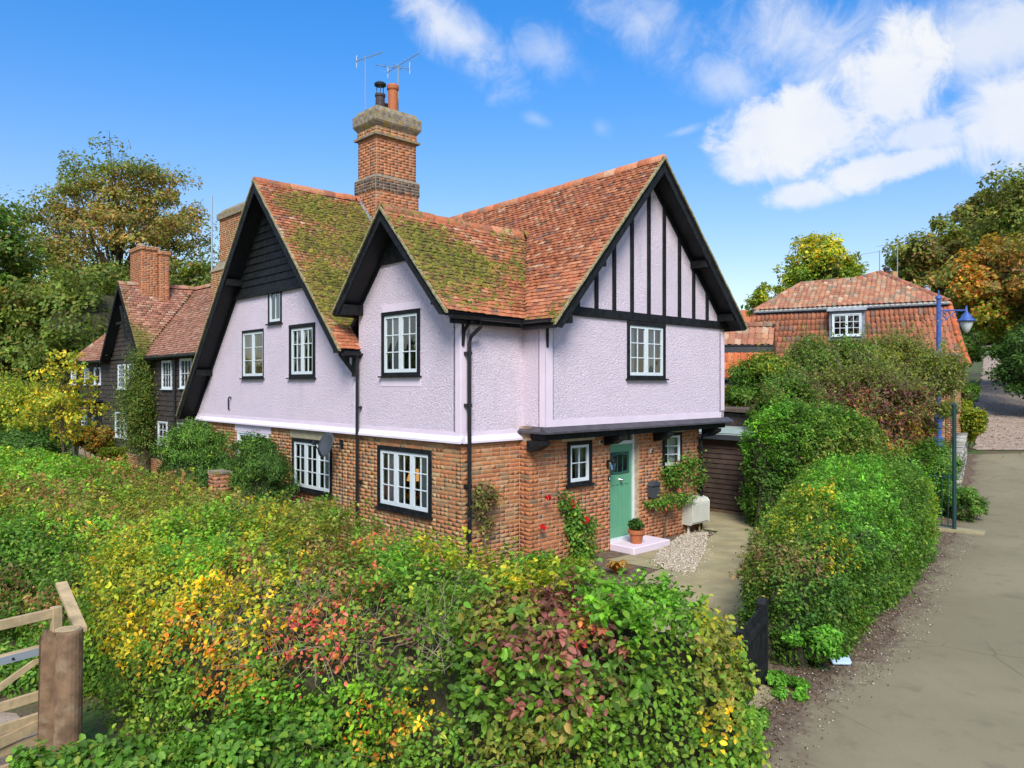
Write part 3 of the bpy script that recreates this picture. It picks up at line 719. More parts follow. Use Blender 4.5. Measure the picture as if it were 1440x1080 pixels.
mb.box((a, yd - .004, z0), (a + .1, yd + .012, z1)).box((b - .1, yd - .004, z0), (b, yd + .012, z1)).box((a + .1, yd - .004, z0), (b - .1, yd + .012, z0 + .2))
gw0, gw1, gz0, gz1 = a + .1, b - .1, z1 - .62, z1 - .16
mb.box((a + .1, yd - .004, gz1), (b - .1, yd + .012, z1)).box((a + .1, yd - .004, gz0 - .22), (b - .1, yd + .012, gz0))
for k in (1, 2, 3):
    x = a + .1 + (W2 - .2) * k / 4; mb.box((x - .02, yd - .003, z0 + .2), (x + .02, yd + .012, gz0 - .22))
door = mb.build('front_door', M['green_door'], cottage, KM, bevel=.004)
mb = MB()
n = 10; arc = [(gw0 + (gw1 - gw0) * i / n, gz1 - .05 + .05 * math.sin(math.pi * i / n)) for i in range(n + 1)]
arcb = [(gw1 - (gw1 - gw0) * i / n, gz0 + .03 - .03 * math.sin(math.pi * i / n)) for i in range(n + 1)]
o_ = arc[::-1] + arcb[::-1]
inn = [(m_ + (x - m_) * .80, (gz0 + gz1) / 2 + (z - (gz0 + gz1) / 2) * .80) for x, z in o_]
V = [(x, yd - .018, z) for x, z in o_] + [(x, yd - .018, z) for x, z in inn] + [(x, yd + .0, z) for x, z in o_] + [(x, yd + .005, z) for x, z in inn]
k = len(o_); Fs = []
for i in range(k):
    j = (i + 1) % k; Fs += [(i, j, k + j, k + i), (i, 2 * k + i, 2 * k + j, j), (k + i, k + j, 3 * k + j, 3 * k + i)]
mb.add(V, Fs)
for f_ in (.36, .64): x = gw0 + (gw1 - gw0) * f_; mb.box((x - .01, yd - .016, gz0 + .04), (x + .01, yd + .004, gz1 - .03))
mb.build('glazing_frame', material('dark green glazing frame', (.03, .10, .075), .4), door, KM)
MB().add([(gw0 + .02, yd - .006, gz0 + .03), (gw1 - .02, yd - .006, gz0 + .03), (gw1 - .02, yd - .006, gz1 - .03), (gw0 + .02, yd - .006, gz1 - .03)], [(0, 1, 2, 3)]).build('pane', M['glass'], door, KM)
MB().add([(gw0, yd - .002, gz0), (gw1, yd - .002, gz0), (gw1, yd - .002, gz1), (gw0, yd - .002, gz1)], [(0, 1, 2, 3)]).build('dark_door_backing', M['grey_plastic'], door, KM)  # flat sheet on the slab, coloured dark in place of an unlit hall
Mk = KM @ Matrix.Translation((m_, yd - .004, gz0 - .12)) @ Matrix.Rotation(math.radians(90), 4, 'X')
MB().lathe([(.0, 0), (.045, 0), (.045, .012), (.018, .02), (.018, .045), (.036, .055), (.036, .075), (.015, .09), (0, .09)], 12).build('door_knob', M['chrome'], door, Mk, smooth=True)
MB().lathe([(.0, 0), (.02, 0), (.02, .02), (0, .02)], 10).build('keyhole', M['chrome'], door, KM @ Matrix.Translation((a + .07, yd - .004, gz0 - .05)) @ Matrix.Rotation(math.radians(90), 4, 'X'))
# step
S0 = KI @ at_z(884, 790, .17); 
mb = MB(); mb.box((du0 - .02, VB - .62, 0), (du1 + .28, VB - .002, .15)).box((du0, VB - .002, 0), (du1, dy - .06, .145))
mb.build('doorstep', M['smooth_render'], cottage, KM, bevel=.015)

# ---- gable C timbering
mb = MB()
zb0 = CU(800, 443)[1]; zb1 = CU(800, 430)[1]
beam = MB().box((UC0 + .10, VC - .05, zb0), (UC1 + .18, VC + .02, zb1)).build('tie_beam', M['black'], cottage, KM, bevel=.008)
for px in (811.7, 838, 863, 888, 911.7, 933.3, 954.7, 974.7, 993.6):
    u = CU(px, 440)[0]; zt = min(zC(u - .05), zC(u + .05)) - .2
    if zt > zb1 + .05: MB().box((u - .048, VC - .035, zb1), (u + .048, VC + .02, zt)).build('stud', M['black'], cottage, KM, bevel=.006)
# ---- jetty ledge of lead over a timber, joist ends
mb = MB()
mb.prism([(VC - .17, 2.50), (VC - .17, 2.535), (VC + .0, 2.62), (VC + .0, 2.50)], 0, UC0 - .15, UC1 + .17)
mb.prism([(UC0 - .15, 2.50), (UC0 - .15, 2.535), (UC0 + .0, 2.62), (UC0 + .0, 2.50)], 1, VC - .0, .0)
mb.build('lead_ledge', material('dark lead ledge', (.06, .055, .065), .55, var=.25, vscale=6), cottage, KM)
mb = MB(); mb.box((UC0 - .05, VC - .02, 2.38), (UC1 + .02, VC + .16, 2.5)).box((UC0 - .04, VC + .16, 2.38), (UC0 + .12, .0, 2.5)); mb.build('bressumer', M['black'], cottage, KM)
for px in (765, 873, 941, 1008):
    u = on_v(px, 605, VC)[0]
    MB().prism([(VB - .01, 2.37), (VB - .01, 2.16), (VB - .2, 2.19), (VC - .05, 2.30), (VC - .05, 2.37)], 0, u - .11, u + .11).build('joist_end', M['black'], cottage, KM)

# ---- gable A boarding
zgb = AB(378, 408)[1]
def vl(z): return 7.148 + (8.05 - z) / 1.134
def vr(z): return 7.148 - (8.05 - z) / 1.05
z = zgb
i = 0
while z < 7.9:
    h = .185; zt = min(z + h, 8.0)
    a0, a1, b0, b1 = vr(z), vr(zt), vl(z), vl(zt)
    V = [(-.05, a0, z), (-.05, b0, z), (-.022, b1, zt), (-.022, a1, zt), (-.003, a0, z), (-.003, b0, z), (-.003, b1, zt), (-.003, a1, zt)]
    MB().add(V, [(0, 1, 2, 3), (4, 7, 6, 5), (0, 4, 5, 1), (3, 2, 6, 7), (0, 3, 7, 4), (1, 5, 6, 2)]).build('weatherboard', M['black'], cottage, KM)
    z += h * .97
MB().box((-.075, vr(zgb) - .0, zgb - .1), (-.003, vl(zgb), zgb)).build('board_rail', M['black'], cottage, KM)
# gable B apex board
MB().prism([(1.782 - .72, 5.72), (1.782 + .72, 5.72), (1.782, 6.45)], 0, -.05, -.003).build('apex_board', M['black'], cottage, KM)

# ---- roofs ---------------------------------------------------------------
class Slope:
    """f(a, b) -> 3D point; a runs along the eave, b up the slope (both in metres); n outward"""
    def __init__(s, o, a, b, La, Lb, sag=.03, seed=1, ridge_drop=0.0):
        s.o, s.a, s.b = (np.array(q, float) for q in (o, a, b)); s.b /= np.linalg.norm(s.b); s.a /= np.linalg.norm(s.a)
        s.La, s.Lb, s.sag, s.seed, s.rd = La, Lb, sag, seed, ridge_drop
        s.n = np.cross(s.a, s.b); s.n /= np.linalg.norm(s.n)
        if s.n[2] < 0: s.n = -s.n
    def P(s, a, b):
        a = np.asarray(a, float); b = np.asarray(b, float)
        q = s.o + a[..., None] * s.a + b[..., None] * s.b
        nz = vnoise(np.stack([a.ravel() * .55 + s.seed * 9, b.ravel() * .55, 0 * a.ravel()], 1)).reshape(a.shape) * .022
        dz = nz - s.sag * np.sin(np.clip(a / s.La, 0, 1) * math.pi) * 1.0 - s.rd * (a / s.La) * (b / s.Lb)
        q = q + s.n * dz[..., None] if False else q + np.stack([0 * dz, 0 * dz, dz], -1)
        return q
def tile_slope(sl, keep, pick, mossf, gauge=.1, tw=.165, tl=.19, th=.007, tmpl=TILET, jit=.06, tilt=.17, wob=1.0, stagger=True):
    pc = Pieces(tmpl, jit); nb = int(sl.Lb / gauge)
    for r in range(nb):
        b = r * gauge + gauge * .5
        A_ = np.linspace(0, sl.La, max(8, int(sl.La / .02))); Pk = sl.P(A_, np.full_like(A_, b + tl * .2)); ok = keep(Pk, A_, b)
        if not ok.any() or b + tl * .7 > sl.Lb: continue
        idx = np.flatnonzero(np.diff(np.r_[0, ok.astype(int), 0])); off = (tw * .5 if (r % 2 and stagger) else 0) + random.uniform(-.01, .01)
        for s0, s1 in zip(idx[::2], idx[1::2]):
            a0, a1 = A_[s0], A_[min(s1, len(A_)) - 1]
            k = math.floor((a0 - off) / tw)
            while off + k * tw < a1:
                p, q = max(a0, off + k * tw), min(a1, off + (k + 1) * tw); k += 1
                if q - p < .03: continue
                c2 = np.array([(p + q) / 2]); bb = np.array([b + tl * .28])
                P0 = sl.P(c2, bb)[0]; 
                t_ = tilt + RNG.normal(0, .018) * wob; yaw = RNG.normal(0, .02) * wob
                up = sl.b * math.cos(t_) + sl.n * -math.sin(t_); up = up + sl.a * yaw; up /= np.linalg.norm(up)
                ax = sl.a + sl.n * RNG.normal(0, .012) * wob; ax -= up * ax.dot(up); ax /= np.linalg.norm(ax); n_ = np.cross(ax, up)
                if n_.dot(sl.n) < 0: n_ = -n_; ax = -ax
                mo = mossf(P0, (p + q) / 2 / sl.La, b / sl.Lb)
                pc.add(P0 + sl.n * (.022 + RNG.uniform(0, .006) * wob), np.array([ax, up, n_]), ((q - p) / 2 - .0015, tl / 2, th), pick(), mo)
    return pc
def sheet(sl, keep, thick=.09, step_=.17, extra=None):
    """under-roof skin that follows the slope, cut where keep is false"""
    na, nb = max(2, int(sl.La / step_)), max(2, int(sl.Lb / step_))
    A_, B_ = np.meshgrid(np.linspace(0, sl.La, na + 1), np.linspace(0, sl.Lb, nb + 1), indexing='ij')
    P0 = sl.P(A_, B_); V = np.concatenate([P0.reshape(-1, 3), (P0 - sl.n * thick).reshape(-1, 3)]); n = (na + 1) * (nb + 1); Fs = []
    kk = np.array([[bool(keep(sl.P(np.array([(i + .5) * sl.La / na]), np.array([(j + .5) * sl.Lb / nb])), np.array([(i + .5) * sl.La / na]), (j + .5) * sl.Lb / nb)[0]) for j in range(nb)] for i in range(na)])
    def id_(i, j): return i * (nb + 1) + j
    for i in range(na):
        for j in range(nb):
            if not kk[i, j]: continue
            q = (id_(i, j), id_(i + 1, j), id_(i + 1, j + 1), id_(i, j + 1)); Fs.append(q); Fs.append(tuple(x + n for x in reversed(q)))
            for (di, dj, e) in ((-1, 0, (0, 3)), (1, 0, (2, 1)), (0, -1, (1, 0)), (0, 1, (3, 2))):
                ii, jj = i + di, j + dj
                if ii < 0 or jj < 0 or ii >= na or jj >= nb or not kk[ii, jj]: Fs.append((q[e[0]], q[e[1]], q[e[1]] + n, q[e[0]] + n))
    return V, Fs
def roof_part(house, FM, slopes, name='roof', label=None, limit=70, tmpl=TILET, tile='tile', **kw):
    VV = []; FF = []
    for sl, keep, pick, mossf in slopes:
        V, Fs = sheet(sl, keep); b = sum(len(x) for x in VV); VV.append(V); FF += [tuple(i + b for i in f) for f in Fs]
    me = raw_mesh(name, np.concatenate(VV), FF, None, None, M['soffit']); ro = bpy.data.objects.new(name, me); link(ro, house, FM)
    if label: ro['label'] = label
    allp = None
    for sl, keep, pick, mossf in slopes:
        k2_ = dict(kw)
        if getattr(sl, 'coarse', False): k2_.update(gauge=.2, tw=.33, tl=.24)      # slopes that face away
        pc = tile_slope(sl, keep, pick, mossf, tmpl=tmpl, **k2_)
        if allp is None: allp = pc
        else:
            for k in ('C', 'A', 'S', 'col', 'moss'): getattr(allp, k).extend(getattr(pc, k))
    allp.lay(tile, tile + 's', M['tile'], ro, FM, limit)
    return ro
def ridge_tiles(ro, FM, p0, p1, step_=.30, w_=.13, pick=TILE_RED, moss=.4, sagf=0.0, limit=60, h=.06):
    p0, p1 = np.array(p0, float), np.array(p1, float); d = p1 - p0; L = np.linalg.norm(d); d /= L
    x = np.cross(d, (0, 0, 1)); x /= np.linalg.norm(x); n_ = np.cross(x, d); pc = Pieces(RIDGET, .03); k = 0
    while k * step_ < L - .05:
        t = (k + .5) * step_; c = p0 + d * t; c[2] -= sagf * math.sin(math.pi * min(t / L, 1)); c[2] += RNG.uniform(-.008, .008)
        pc.add(c + n_ * .02, np.array([x, d, n_]), (w_, min(step_, L - k * step_) / 2 + .004, h), pick(), moss * RNG.uniform(.4, 1.3)); k += 1
    pc.lay('ridge_tile', 'ridge_tiles', M['tile'], ro, FM, limit)

s2 = math.sqrt
# A right slope: eave v=3.22 z=4.08 (rises to ridge v=7.148 z=8.23); a runs along +u
UV = -.47
eA = np.array([UV, 3.22, zA(3.22)]); slAR = Slope(eA, (1, 0, 0), (0, 1, 1.057), 5.2, (7.148 - 3.22) * s2(1 + 1.057 ** 2), sag=.03, seed=1)
slAL = Slope((UV, 12.2, zA(12.2)), (1, 0, 0), (0, -1, 1.14), 5.2, (12.2 - 7.148) * s2(1 + 1.14 ** 2), sag=.03, seed=2)
slBR = Slope((UV, -.20, zB(-.20)), (1, 0, 0), (0, 1, 1.047), 4.2, (1.782 + .20) * s2(1 + 1.047 ** 2), sag=.03, seed=3)
slBL = Slope((UV, 3.74, zB(3.74)), (1, 0, 0), (0, -1, 1.08), 4.2, (3.74 - 1.782) * s2(1 + 1.08 ** 2), sag=.03, seed=4)
VV0 = -1.04
slCL = Slope((1.25, VV0, zC(1.25)), (0, 1, 0), (1, 0, 1.09), 13.0, (4.5 - 1.25) * s2(1 + 1.09 ** 2), sag=.03, seed=5, ridge_drop=.28)
slCR = Slope((7.76, VV0, zC(7.76)), (0, 1, 0), (-1, 0, 1.01), 13.0, (7.76 - 4.5) * s2(1 + 1.01 ** 2), sag=.03, seed=6, ridge_drop=.28)
slCR.coarse = slAL.coarse = slBL.coarse = True
def vz(f, x): return np.array([f(t) for t in x])
def kAR(P, a, b):
    u, v, z = P[..., 0], P[..., 1], P[..., 2]
    r = (v > 3.66) | (u < .06)
    r &= ~((u > .06) & (vz(zB, v) > z + .0) & (v > 1.8) & (u < 3.6)); r &= ~((u > 1.25) & (vz(zC, u) > z + .0) & (u < 4.5)); r &= ~((u > 2.45) & (u < 3.68) & (v > 6.36)); return r
def kAL(P, a, b): u, v, z = P[..., 0], P[..., 1], P[..., 2]; return ~((u > 1.25) & (vz(zC, u) > z))
def kB(P, a, b): u, v, z = P[..., 0], P[..., 1], P[..., 2]; return ~((u > 1.25) & (vz(zC, u) > z)) & ((v < 3.5) | (u > .06))
def kBL(P, a, b):
    u, v, z = P[..., 0], P[..., 1], P[..., 2]
    return kB(P, a, b) & ~((v > 3.3) & (vz(zA, v) > z + .03))
def kCL(P, a, b):
    u, v, z = P[..., 0], P[..., 1], P[..., 2]
    r = ~((v > -.2) & (v < 3.7) & (vz(zB, v) > z)); r &= ~((v > 3.6) & (v < 12.2) & (vz(zA, v) > z)); r &= ~((u < 1.35) & (v > -.25)); return r
def all_ok(P, a, b): return np.ones(P.shape[:-1], bool)
def moss_A(P, a, b):
    n_ = vnoise(np.array([[P[0] * 1.3, P[1] * 1.3, P[2]]]), 3)[0]
    base = .70 - .75 * max(0, (.16 - b) / .16) - .55 * max(0, b - .86) / .14 - .35 * max(0, .10 - a) / .1
    return float(np.clip(base + .40 * n_, 0, 1))
def moss_B(P, a, b):
    n_ = vnoise(np.array([[P[0] * 1.2 + 5, P[1] * 1.6, P[2]]]), 5)[0]; c = 1 - abs(b - .52) / .45
    return float(np.clip(.24 + .42 * c + .42 * n_ + .3 * (a > .6) * (1 - b), 0, 1))
def moss_C(P, a, b):
    n_ = vnoise(np.array([[P[0] * 1.2 + 5, P[1] * 1.6, P[2]]]), 8)[0]
    near_valley = max(0, 1 - abs((P[0] - 1.25) - 1.0 * max(P[1], 0)) / .5) if P[1] < 2 else 0
    return float(np.clip(.02 + .22 * n_ + .55 * near_valley * (b < .6) + .25 * (a < .03), 0, 1))
def moss_0(P, a, b): return float(np.clip(.1 + .3 * vnoise(np.array([P]) * 1.1, 9)[0], 0, 1))
roofA = roof_part(cottage, KM, [(slAR, kAR, TILE_RED, moss_A), (slAL, kAL, TILE_BROWN, moss_0)], 'roof', 'mossy roof over the tall side gable', 90)
roofB = roof_part(cottage, KM, [(slBR, kB, TILE_RED, moss_B), (slBL, kBL, TILE_RED, moss_B)], 'roof', 'small mossy roof over the middle gable', 90)
roofC = roof_part(cottage, KM, [(slCL, kCL, TILE_RED, moss_C), (slCR, all_ok, TILE_RED, moss_C)], 'roof', 'clean red tiled main roof behind the timbered gable', 120)
ridge_tiles(roofA, KM, (UV, 7.148, 8.25), (2.4, 7.148, 8.27), moss=.3); ridge_tiles(roofA, KM, (3.7, 7.148, 8.25), (4.4, 7.148, 8.0), moss=.3)
ridge_tiles(roofB, KM, (UV, 1.782, 6.70), (3.25, 1.782, 6.68), moss=.5, sagf=.03)
ridge_tiles(roofC, KM, (4.5, VV0, 8.02), (4.5, 11.9, 7.74), moss=.15, sagf=.03)
# lone tail of tiles is under the middle gable's foot: part of the A slope (v 3.22-3.66)
# moss cushions
def moss_clumps(ro, sl, keep, mossf, n, th=.45):
    Vs = []; Fs = []; Cs = []; k = 0
    while k < n:
        a, b = RNG.uniform(0, sl.La), RNG.uniform(.1, sl.Lb); P0 = sl.P(np.array([a]), np.array([b]))
        if not keep(P0, np.array([a]), b)[0]: k += .2; continue
        if mossf(P0[0], a / sl.La, b / sl.Lb) + RNG.normal(0, .08) < th: k += .3; continue
        r = RNG.uniform(.015, .05); h = r * RNG.uniform(.35, .8); c = P0[0] + sl.n * .03; i0 = len(Vs)
        for j in range(6):
            an = j * math.pi / 3 + RNG.uniform(-.3, .3); rr = r * RNG.uniform(.7, 1.4); Vs.append(c + sl.a * math.cos(an) * rr * 1.4 + sl.b * math.sin(an) * rr)
        for j in range(6):
            an = j * math.pi / 3 + RNG.uniform(-.3, .3); rr = r * RNG.uniform(.35, .8); Vs.append(c + sl.a * math.cos(an) * rr * 1.4 + sl.b * math.sin(an) * rr + sl.n * h * RNG.uniform(.6, 1.2))
        for j in range(6): jj = (j + 1) % 6; Fs.append((i0 + j, i0 + jj, i0 + 6 + jj, i0 + 6 + j))
        Fs.append(tuple(i0 + 6 + j for j in range(6)))
        t = RNG.random(); cc = np.array((.11, .135, .014)) * (1 - t) + np.array((.25, .21, .03)) * t
        if RNG.random() < .15: cc = np.array((.10, .07, .03))
        Cs += [cc * RNG.uniform(.7, 1.2)] * 12; k += 1
    if Vs:
        o = bpy.data.objects.new('moss', raw_mesh('moss', np.array(Vs), Fs, np.array(Cs), None, M['moss'])); link(o, ro, KM); o['kind'] = 'stuff'
moss_clumps(roofA, slAR, kAR, moss_A, 3800, .42); moss_clumps(roofB, slBR, kB, moss_B, 1500, .42); moss_clumps(roofC, slCL, kCL, moss_C, 900, .42)

# ---- verges, bargeboards, purlin ends
def barge(pts, axis, at, nrm_sign, w_=.24, t_=.035, name='bargeboard'):
    """pts: polyline (s,z) along the verge underside; axis 0: board lies in a u=const plane, 1: v=const"""
    for (s0, z0), (s1, z1) in zip(pts[:-1], pts[1:]):
        f = .22 / abs(z1 - z0) * 1.0; sm = s0 + (s1 - s0) * f; zm = z0 + (z1 - z0) * f
        poly = [(s0, z0), (s1, z1), (s1, z1 - w_), (sm, zm - w_), (s0 + (s1 - s0) * .012, z0 - .02)]
        MB().prism(poly, axis, at, at + t_ * nrm_sign).build(name, M['black'], cottage, KM)
def verge(pts, axis, at0, at1):
    mb = MB()
    for (s0, z0), (s1, z1) in zip(pts[:-1], pts[1:]):
        n = max(1, int(math.hypot(s1 - s0, z1 - z0) / .25))
        for i in range(n):
            t0, t1 = i / n, (i + 1) / n; a = (s0 + (s1 - s0) * t0, z0 + (z1 - z0) * t0); b = (s0 + (s1 - s0) * t1, z0 + (z1 - z0) * t1)
            j = random.uniform(-.006, .006)
            mb.prism([a, b, (b[0], b[1] - .055), (a[0], a[1] - .055)], axis, at0 + j, at1)
    return mb.build('verge', M['verge'], cottage, KM)
ridA = (7.148, 8.23); 
for pts in ([(12.2, zA(12.2)), ridA], [(3.22, zA(3.22)), ridA]):
    verge([(a, z + .035) for a, z in pts], 0, UV - .03, UV + .03); barge([(a, z - .03) for a, z in pts], 0, UV + .0, 1)
ridB = (1.782, 6.68)
for pts in ([(-.20, zB(-.20)), ridB], [(3.5, zB(3.5)), ridB]):
    verge([(a, z + .035) for a, z in pts], 0, UV - .03, UV + .03); barge([(a, z - .03) for a, z in pts], 0, UV + .0, 1, .22)
ridC = (4.5, 8.0)
for pts in ([(1.25, zC(1.25)), ridC], [(7.76, zC(7.76)), ridC]):
    verge([(a, z + .035) for a, z in pts], 1, VV0 - .03, VV0 + .03); barge([(a, z - .03) for a, z in pts], 1, VV0, 1, .26)
# inner rafters against the gable walls, purlin ends
def rafters(pts, axis, at0, at1, w_=.2):
    for (s0, z0), (s1, z1) in zip(pts[:-1], pts[1:]):
        MB().prism([(s0, z0), (s1, z1), (s1, z1 - w_), (s0, z0 - w_)], axis, at0, at1).build('rafter', M['black'], cottage, KM)
rafters([(11.9, zA(11.9) - .1), (7.148, 8.13)], 0, -.035, .0); rafters([(3.4, zA(3.4) - .1), (7.148, 8.13)], 0, -.035, .0, .14)
rafters([(0.02, zB(.02) - .1), (1.782, 6.58)], 0, -.035, .0, .12); rafters([(3.3, zB(3.3) - .1), (1.782, 6.58)], 0, -.035, .0, .14)
rafters([(1.55, zC(1.55) - .1), (4.5, 7.9)], 1, VC - .034, VC, .24); rafters([(7.45, zC(7.45) - .1), (4.5, 7.9)], 1, VC - .034, VC, .2)
def purlin(c, axis, a0, a1, s=.11, h=.16):
    mb = MB()
    if axis == 0: mb.box((a0, c[0] - s, c[1] - h), (a1, c[0] + s, c[1]))
    else: mb.box((c[0] - s, a0, c[1] - h), (c[0] + s, a1, c[1]))
    mb.build('purlin_end', M['black'], cottage, KM)
for v in (8.9, 10.9, 5.4): purlin((v, zA(v) - .16), 0, UV + .04, 0)
purlin((3.44, zA(3.44) - .12), 0, UV + .04, 0); purlin((3.2, zB(3.2) - .16), 0, UV + .02, 0, .1, .2); purlin((.2, zB(.2) - .14), 0, UV + .04, 0, .09, .12)
for u in (2.6, 6.2, 7.3): purlin((u, zC(u) - .16), 1, VV0 + .04, VC)
purlin((1.66, zC(1.62) - .24), 1, VV0 + .04, VC, .11, .13); purlin((4.5, 7.85), 1, VV0 + .04, VC, .1, .2)
# knee brace under the A eave foot
mb = MB(); mb.prism([(3.30, 3.92), (3.80, 4.42), (3.80, 4.32), (3.30, 3.82)], 0, -.3, -.2)
mb.box((-.10, 3.28, 3.55), (0.0, 3.38, 4.05)); mb.prism([(-.42, 3.98), (-.10, 3.62), (-.10, 3.72), (-.42, 4.05)], 1, 3.29, 3.37); mb.build('eave_bracket', M['black'], cottage, KM)

# ---- gutters and downpipes
def gutter(p0, p1, r=.055):
    p0, p1 = Vector(p0), Vector(p1); d = (p1 - p0).normalized(); x = d.cross(Vector((0, 0, 1))); n = 8; V = []; Fs = []
    for p in (p0, p1):
        for rr in (r, r - .008):
            for k in range(n + 1):
                a = math.pi + math.pi * k / n; V.append(p + x * math.cos(a) * rr + Vector((0, 0, math.sin(a) * rr)))
    m = n + 1
    for k in range(n): Fs += [(k, k + 1, 2 * m + k + 1, 2 * m + k), (m + k, 3 * m + k, 3 * m + k + 1, m + k + 1)]
    Fs += [(0, 2 * m, 3 * m, m), (n, m + n, 3 * m + n, 2 * m + n)]
    MB().add(V, Fs).build('gutter', M['black_metal'], cottage, KM)
gz_ = zB(-.25)
gutter((UV + .02, -.27, gz_ + .0), (1.19, -.27, gz_ - .02)); gutter((1.19, -.27, gz_ - .02), (1.19, VV0 + .06, gz_ - .01)); gutter((UV + .02, 3.15, 4.02), (.04, 3.15, 4.02))
MB().box((UV + .08, -.21, gz_ - .13), (1.3, -.18, gz_ + .01)).box((1.26, VV0 + .1, gz_ - .13), (1.29, -.2, gz_ + .01)).build('fascia', M['black'], cottage, KM)
MB().box((UV + .08, 3.18, 3.93), (.0, 3.21, 4.06)).build('fascia', M['black'], cottage, KM)
def bracket(o, d):
    o = Vector(o); d = Vector(d); a = o + d * .02; mb = MB()
    pts = [o + Vector((0, 0, -.42)) + d * .03, o + Vector((0, 0, -.2)) + d * .05, o + Vector((0, 0, -.08)) + d * .14, o + Vector((0, 0, -.02)) + d * .26]
    mb.tube(pts, [.022, .03, .035, .04], 6).tube([o + d * .02 + Vector((0, 0, -.44)), o + d * .02 + Vector((0, 0, -.02))], .028, 6); mb.build('gutter_bracket', M['black'], cottage, KM)
bracket((.03, 0, gz_ - .05), (0, -1, 0)); bracket((UC0 + .03, VC, gz_ - .05), (-.7, -.7, 0))
mb = MB(); x0 = .11
mb.tube([(.22, -.27, gz_ - .04), (.22, -.27, gz_ - .17), (x0 + .02, -.12, gz_ - .33), (x0, -.10, gz_ - .45), (x0, -.10, .1)], .036, 8)
for z in (3.9, 3.0, 1.6, .8): mb.box((x0 - .055, -.11, z), (x0 + .055, -.0, z + .06))
mb.build('downpipe', M['black_metal'], cottage, KM)
mb = MB(); vd = 3.235
mb.tube([(-.09, vd - .04, 4.0), (-.09, vd - .04, .1)], .033, 8)
for z in (2.9, 1.4): mb.box((-.1, vd - .09, z), (0, vd + .01, z + .05))
mb.build('downpipe', M['black_metal'], cottage, KM)
mb = MB(); ur = UB1 - .03
mb.tube([(UC1 - .15, VC + .1, 2.45), (UC1 - .2, VC + .08, 2.33), (ur + .02, VB - .09, 2.18), (ur, VB - .08, 2.05), (ur, VB - .08, .03)], .036, 8)
for z in (1.9, .9): mb.box((ur - .055, VB - .1, z), (ur + .055, VB, z + .05))
mb.build('downpipe', M['black_metal'], cottage, KM)
MB().box((-.012, 3.30, RZ + .1), (.01, 3.42, 3.9)).build('plaster_margin', M['smooth_render'], cottage, KM)
MB().tube([(-.02, 9.63, 2.72), (-.045, 9.63, 2.74), (-.045, 9.63, 3.02), (-.045, 9.55, 3.06), (-.03, 9.5, 3.03)], .018, 6).build('vent_pipe', M['black_metal'], cottage, KM)

# ---- chimneys (stack builder shared with the neighbour)
def stack(house, FM, u0, u1, v0, v1, stages, pickf, limit, cap_h=.28, name='chimney', label=None, mort='mortar', depth=True):
    """stages: (z0,z1,grow,picker)"""
    mb = MB()
    for z0, z1, g, pk in stages: mb.box((u0 - g, v0 - g, z0), (u1 + g, v1 + g, z1))
    ch = mb.build(name, M[mort], house, FM)
    if label: ch['label'] = label
    pc = Pieces(jit=.04)
    for z0, z1, g, pk in stages:
        a, b, c, d = u0 - g, u1 + g, v0 - g, v1 + g; h = z1 - z0
        for o, ax, n_, L in (((a, c, z0), (1, 0, 0), (0, -1, 0), b - a), ((a, d, z0), (0, -1, 0), (-1, 0, 0), d - c), ((b, c, z0), (0, 1, 0), (1, 0, 0), d - c), ((b, d, z0), (-1, 0, 0), (0, 1, 0), b - a)):
            brick_face(pc, o, ax, (0, 0, 1), n_, L, h - .002, [], pk)
    pc.lay('brick', 'bricks', M['brick'], ch, FM, limit)
    return ch
SH = (2.42, 3.66, 6.33, 7.20)
ch = stack(cottage, KM, *SH, [(6.0, 8.38, .05, BRICK_RED), (8.38, 8.72, .07, BRICK_DARK), (8.72, 9.78, 0, BRICK_RED), (9.84, 10.02, .015, BRICK_OLD)], None, 45, label='tall brick chimney stack')
mb = MB(); u0, u1, v0, v1 = SH
MB().box((u0 - .09, v0 - .09, 9.782), (u1 + .09, v1 + .09, 9.838)).build('string_course', M['stone_cap'], ch, KM)
def taper(z0, z1, g0, g1): mb.add([(u0 - g0, v0 - g0, z0), (u1 + g0, v0 - g0, z0), (u1 + g0, v1 + g0, z0), (u0 - g0, v1 + g0, z0), (u0 - g1, v0 - g1, z1), (u1 + g1, v0 - g1, z1), (u1 + g1, v1 + g1, z1), (u0 - g1, v1 + g1, z1)], [(3, 2, 1, 0), (4, 5, 6, 7), (0, 1, 5, 4), (1, 2, 6, 5), (2, 3, 7, 6), (3, 0, 4, 7)])
taper(10.02, 10.14, .02, .11); taper(10.14, 10.42, .11, .115); taper(10.42, 10.56, .06, .0)
mb.build('stone_cap', M['stone_cap'], ch, KM, bevel=.015)
mb = MB(); taper(8.722, 8.80, .07, .0); mb.build('weathering', M['stone_cap'], ch, KM)
# stepped lead flashing down the slope
mb = MB()
for i in range(9):
    v = 7.05 - i * .085; z = zA(v); mb.box((u0 - .062, v - .05, z - .05), (u0 - .052, v + .05, z + .13))
for i in range(10):
    u = u0 - .05 + i * .13; mb.box((u, v0 - .066, zA(v0) - .05), (u + .12, v0 - .054, zA(v0) + .12))
mb.build('flashing', material('pale lead flashing', (.32, .35, .40), .5, var=.3, vscale=10), ch, KM)
pu, pv = 2.83, 6.78
MB().lathe([(0, 0), (.15, 0), (.155, .1), (.13, .14), (.12, .42), (.14, .44), (.14, .50), (.115, .51), (.115, .45)], 16).build('chimney_pot', M['darkpot'], ch, KM @ Matrix.Translation((pu, pv, 10.54)), label='sooty pot under a mushroom cowl')
mb = MB().lathe([(0, 0), (.155, 0), (.16, .05), (.1, .09), (0, .1)], 16, o=(pu, pv, 11.27))
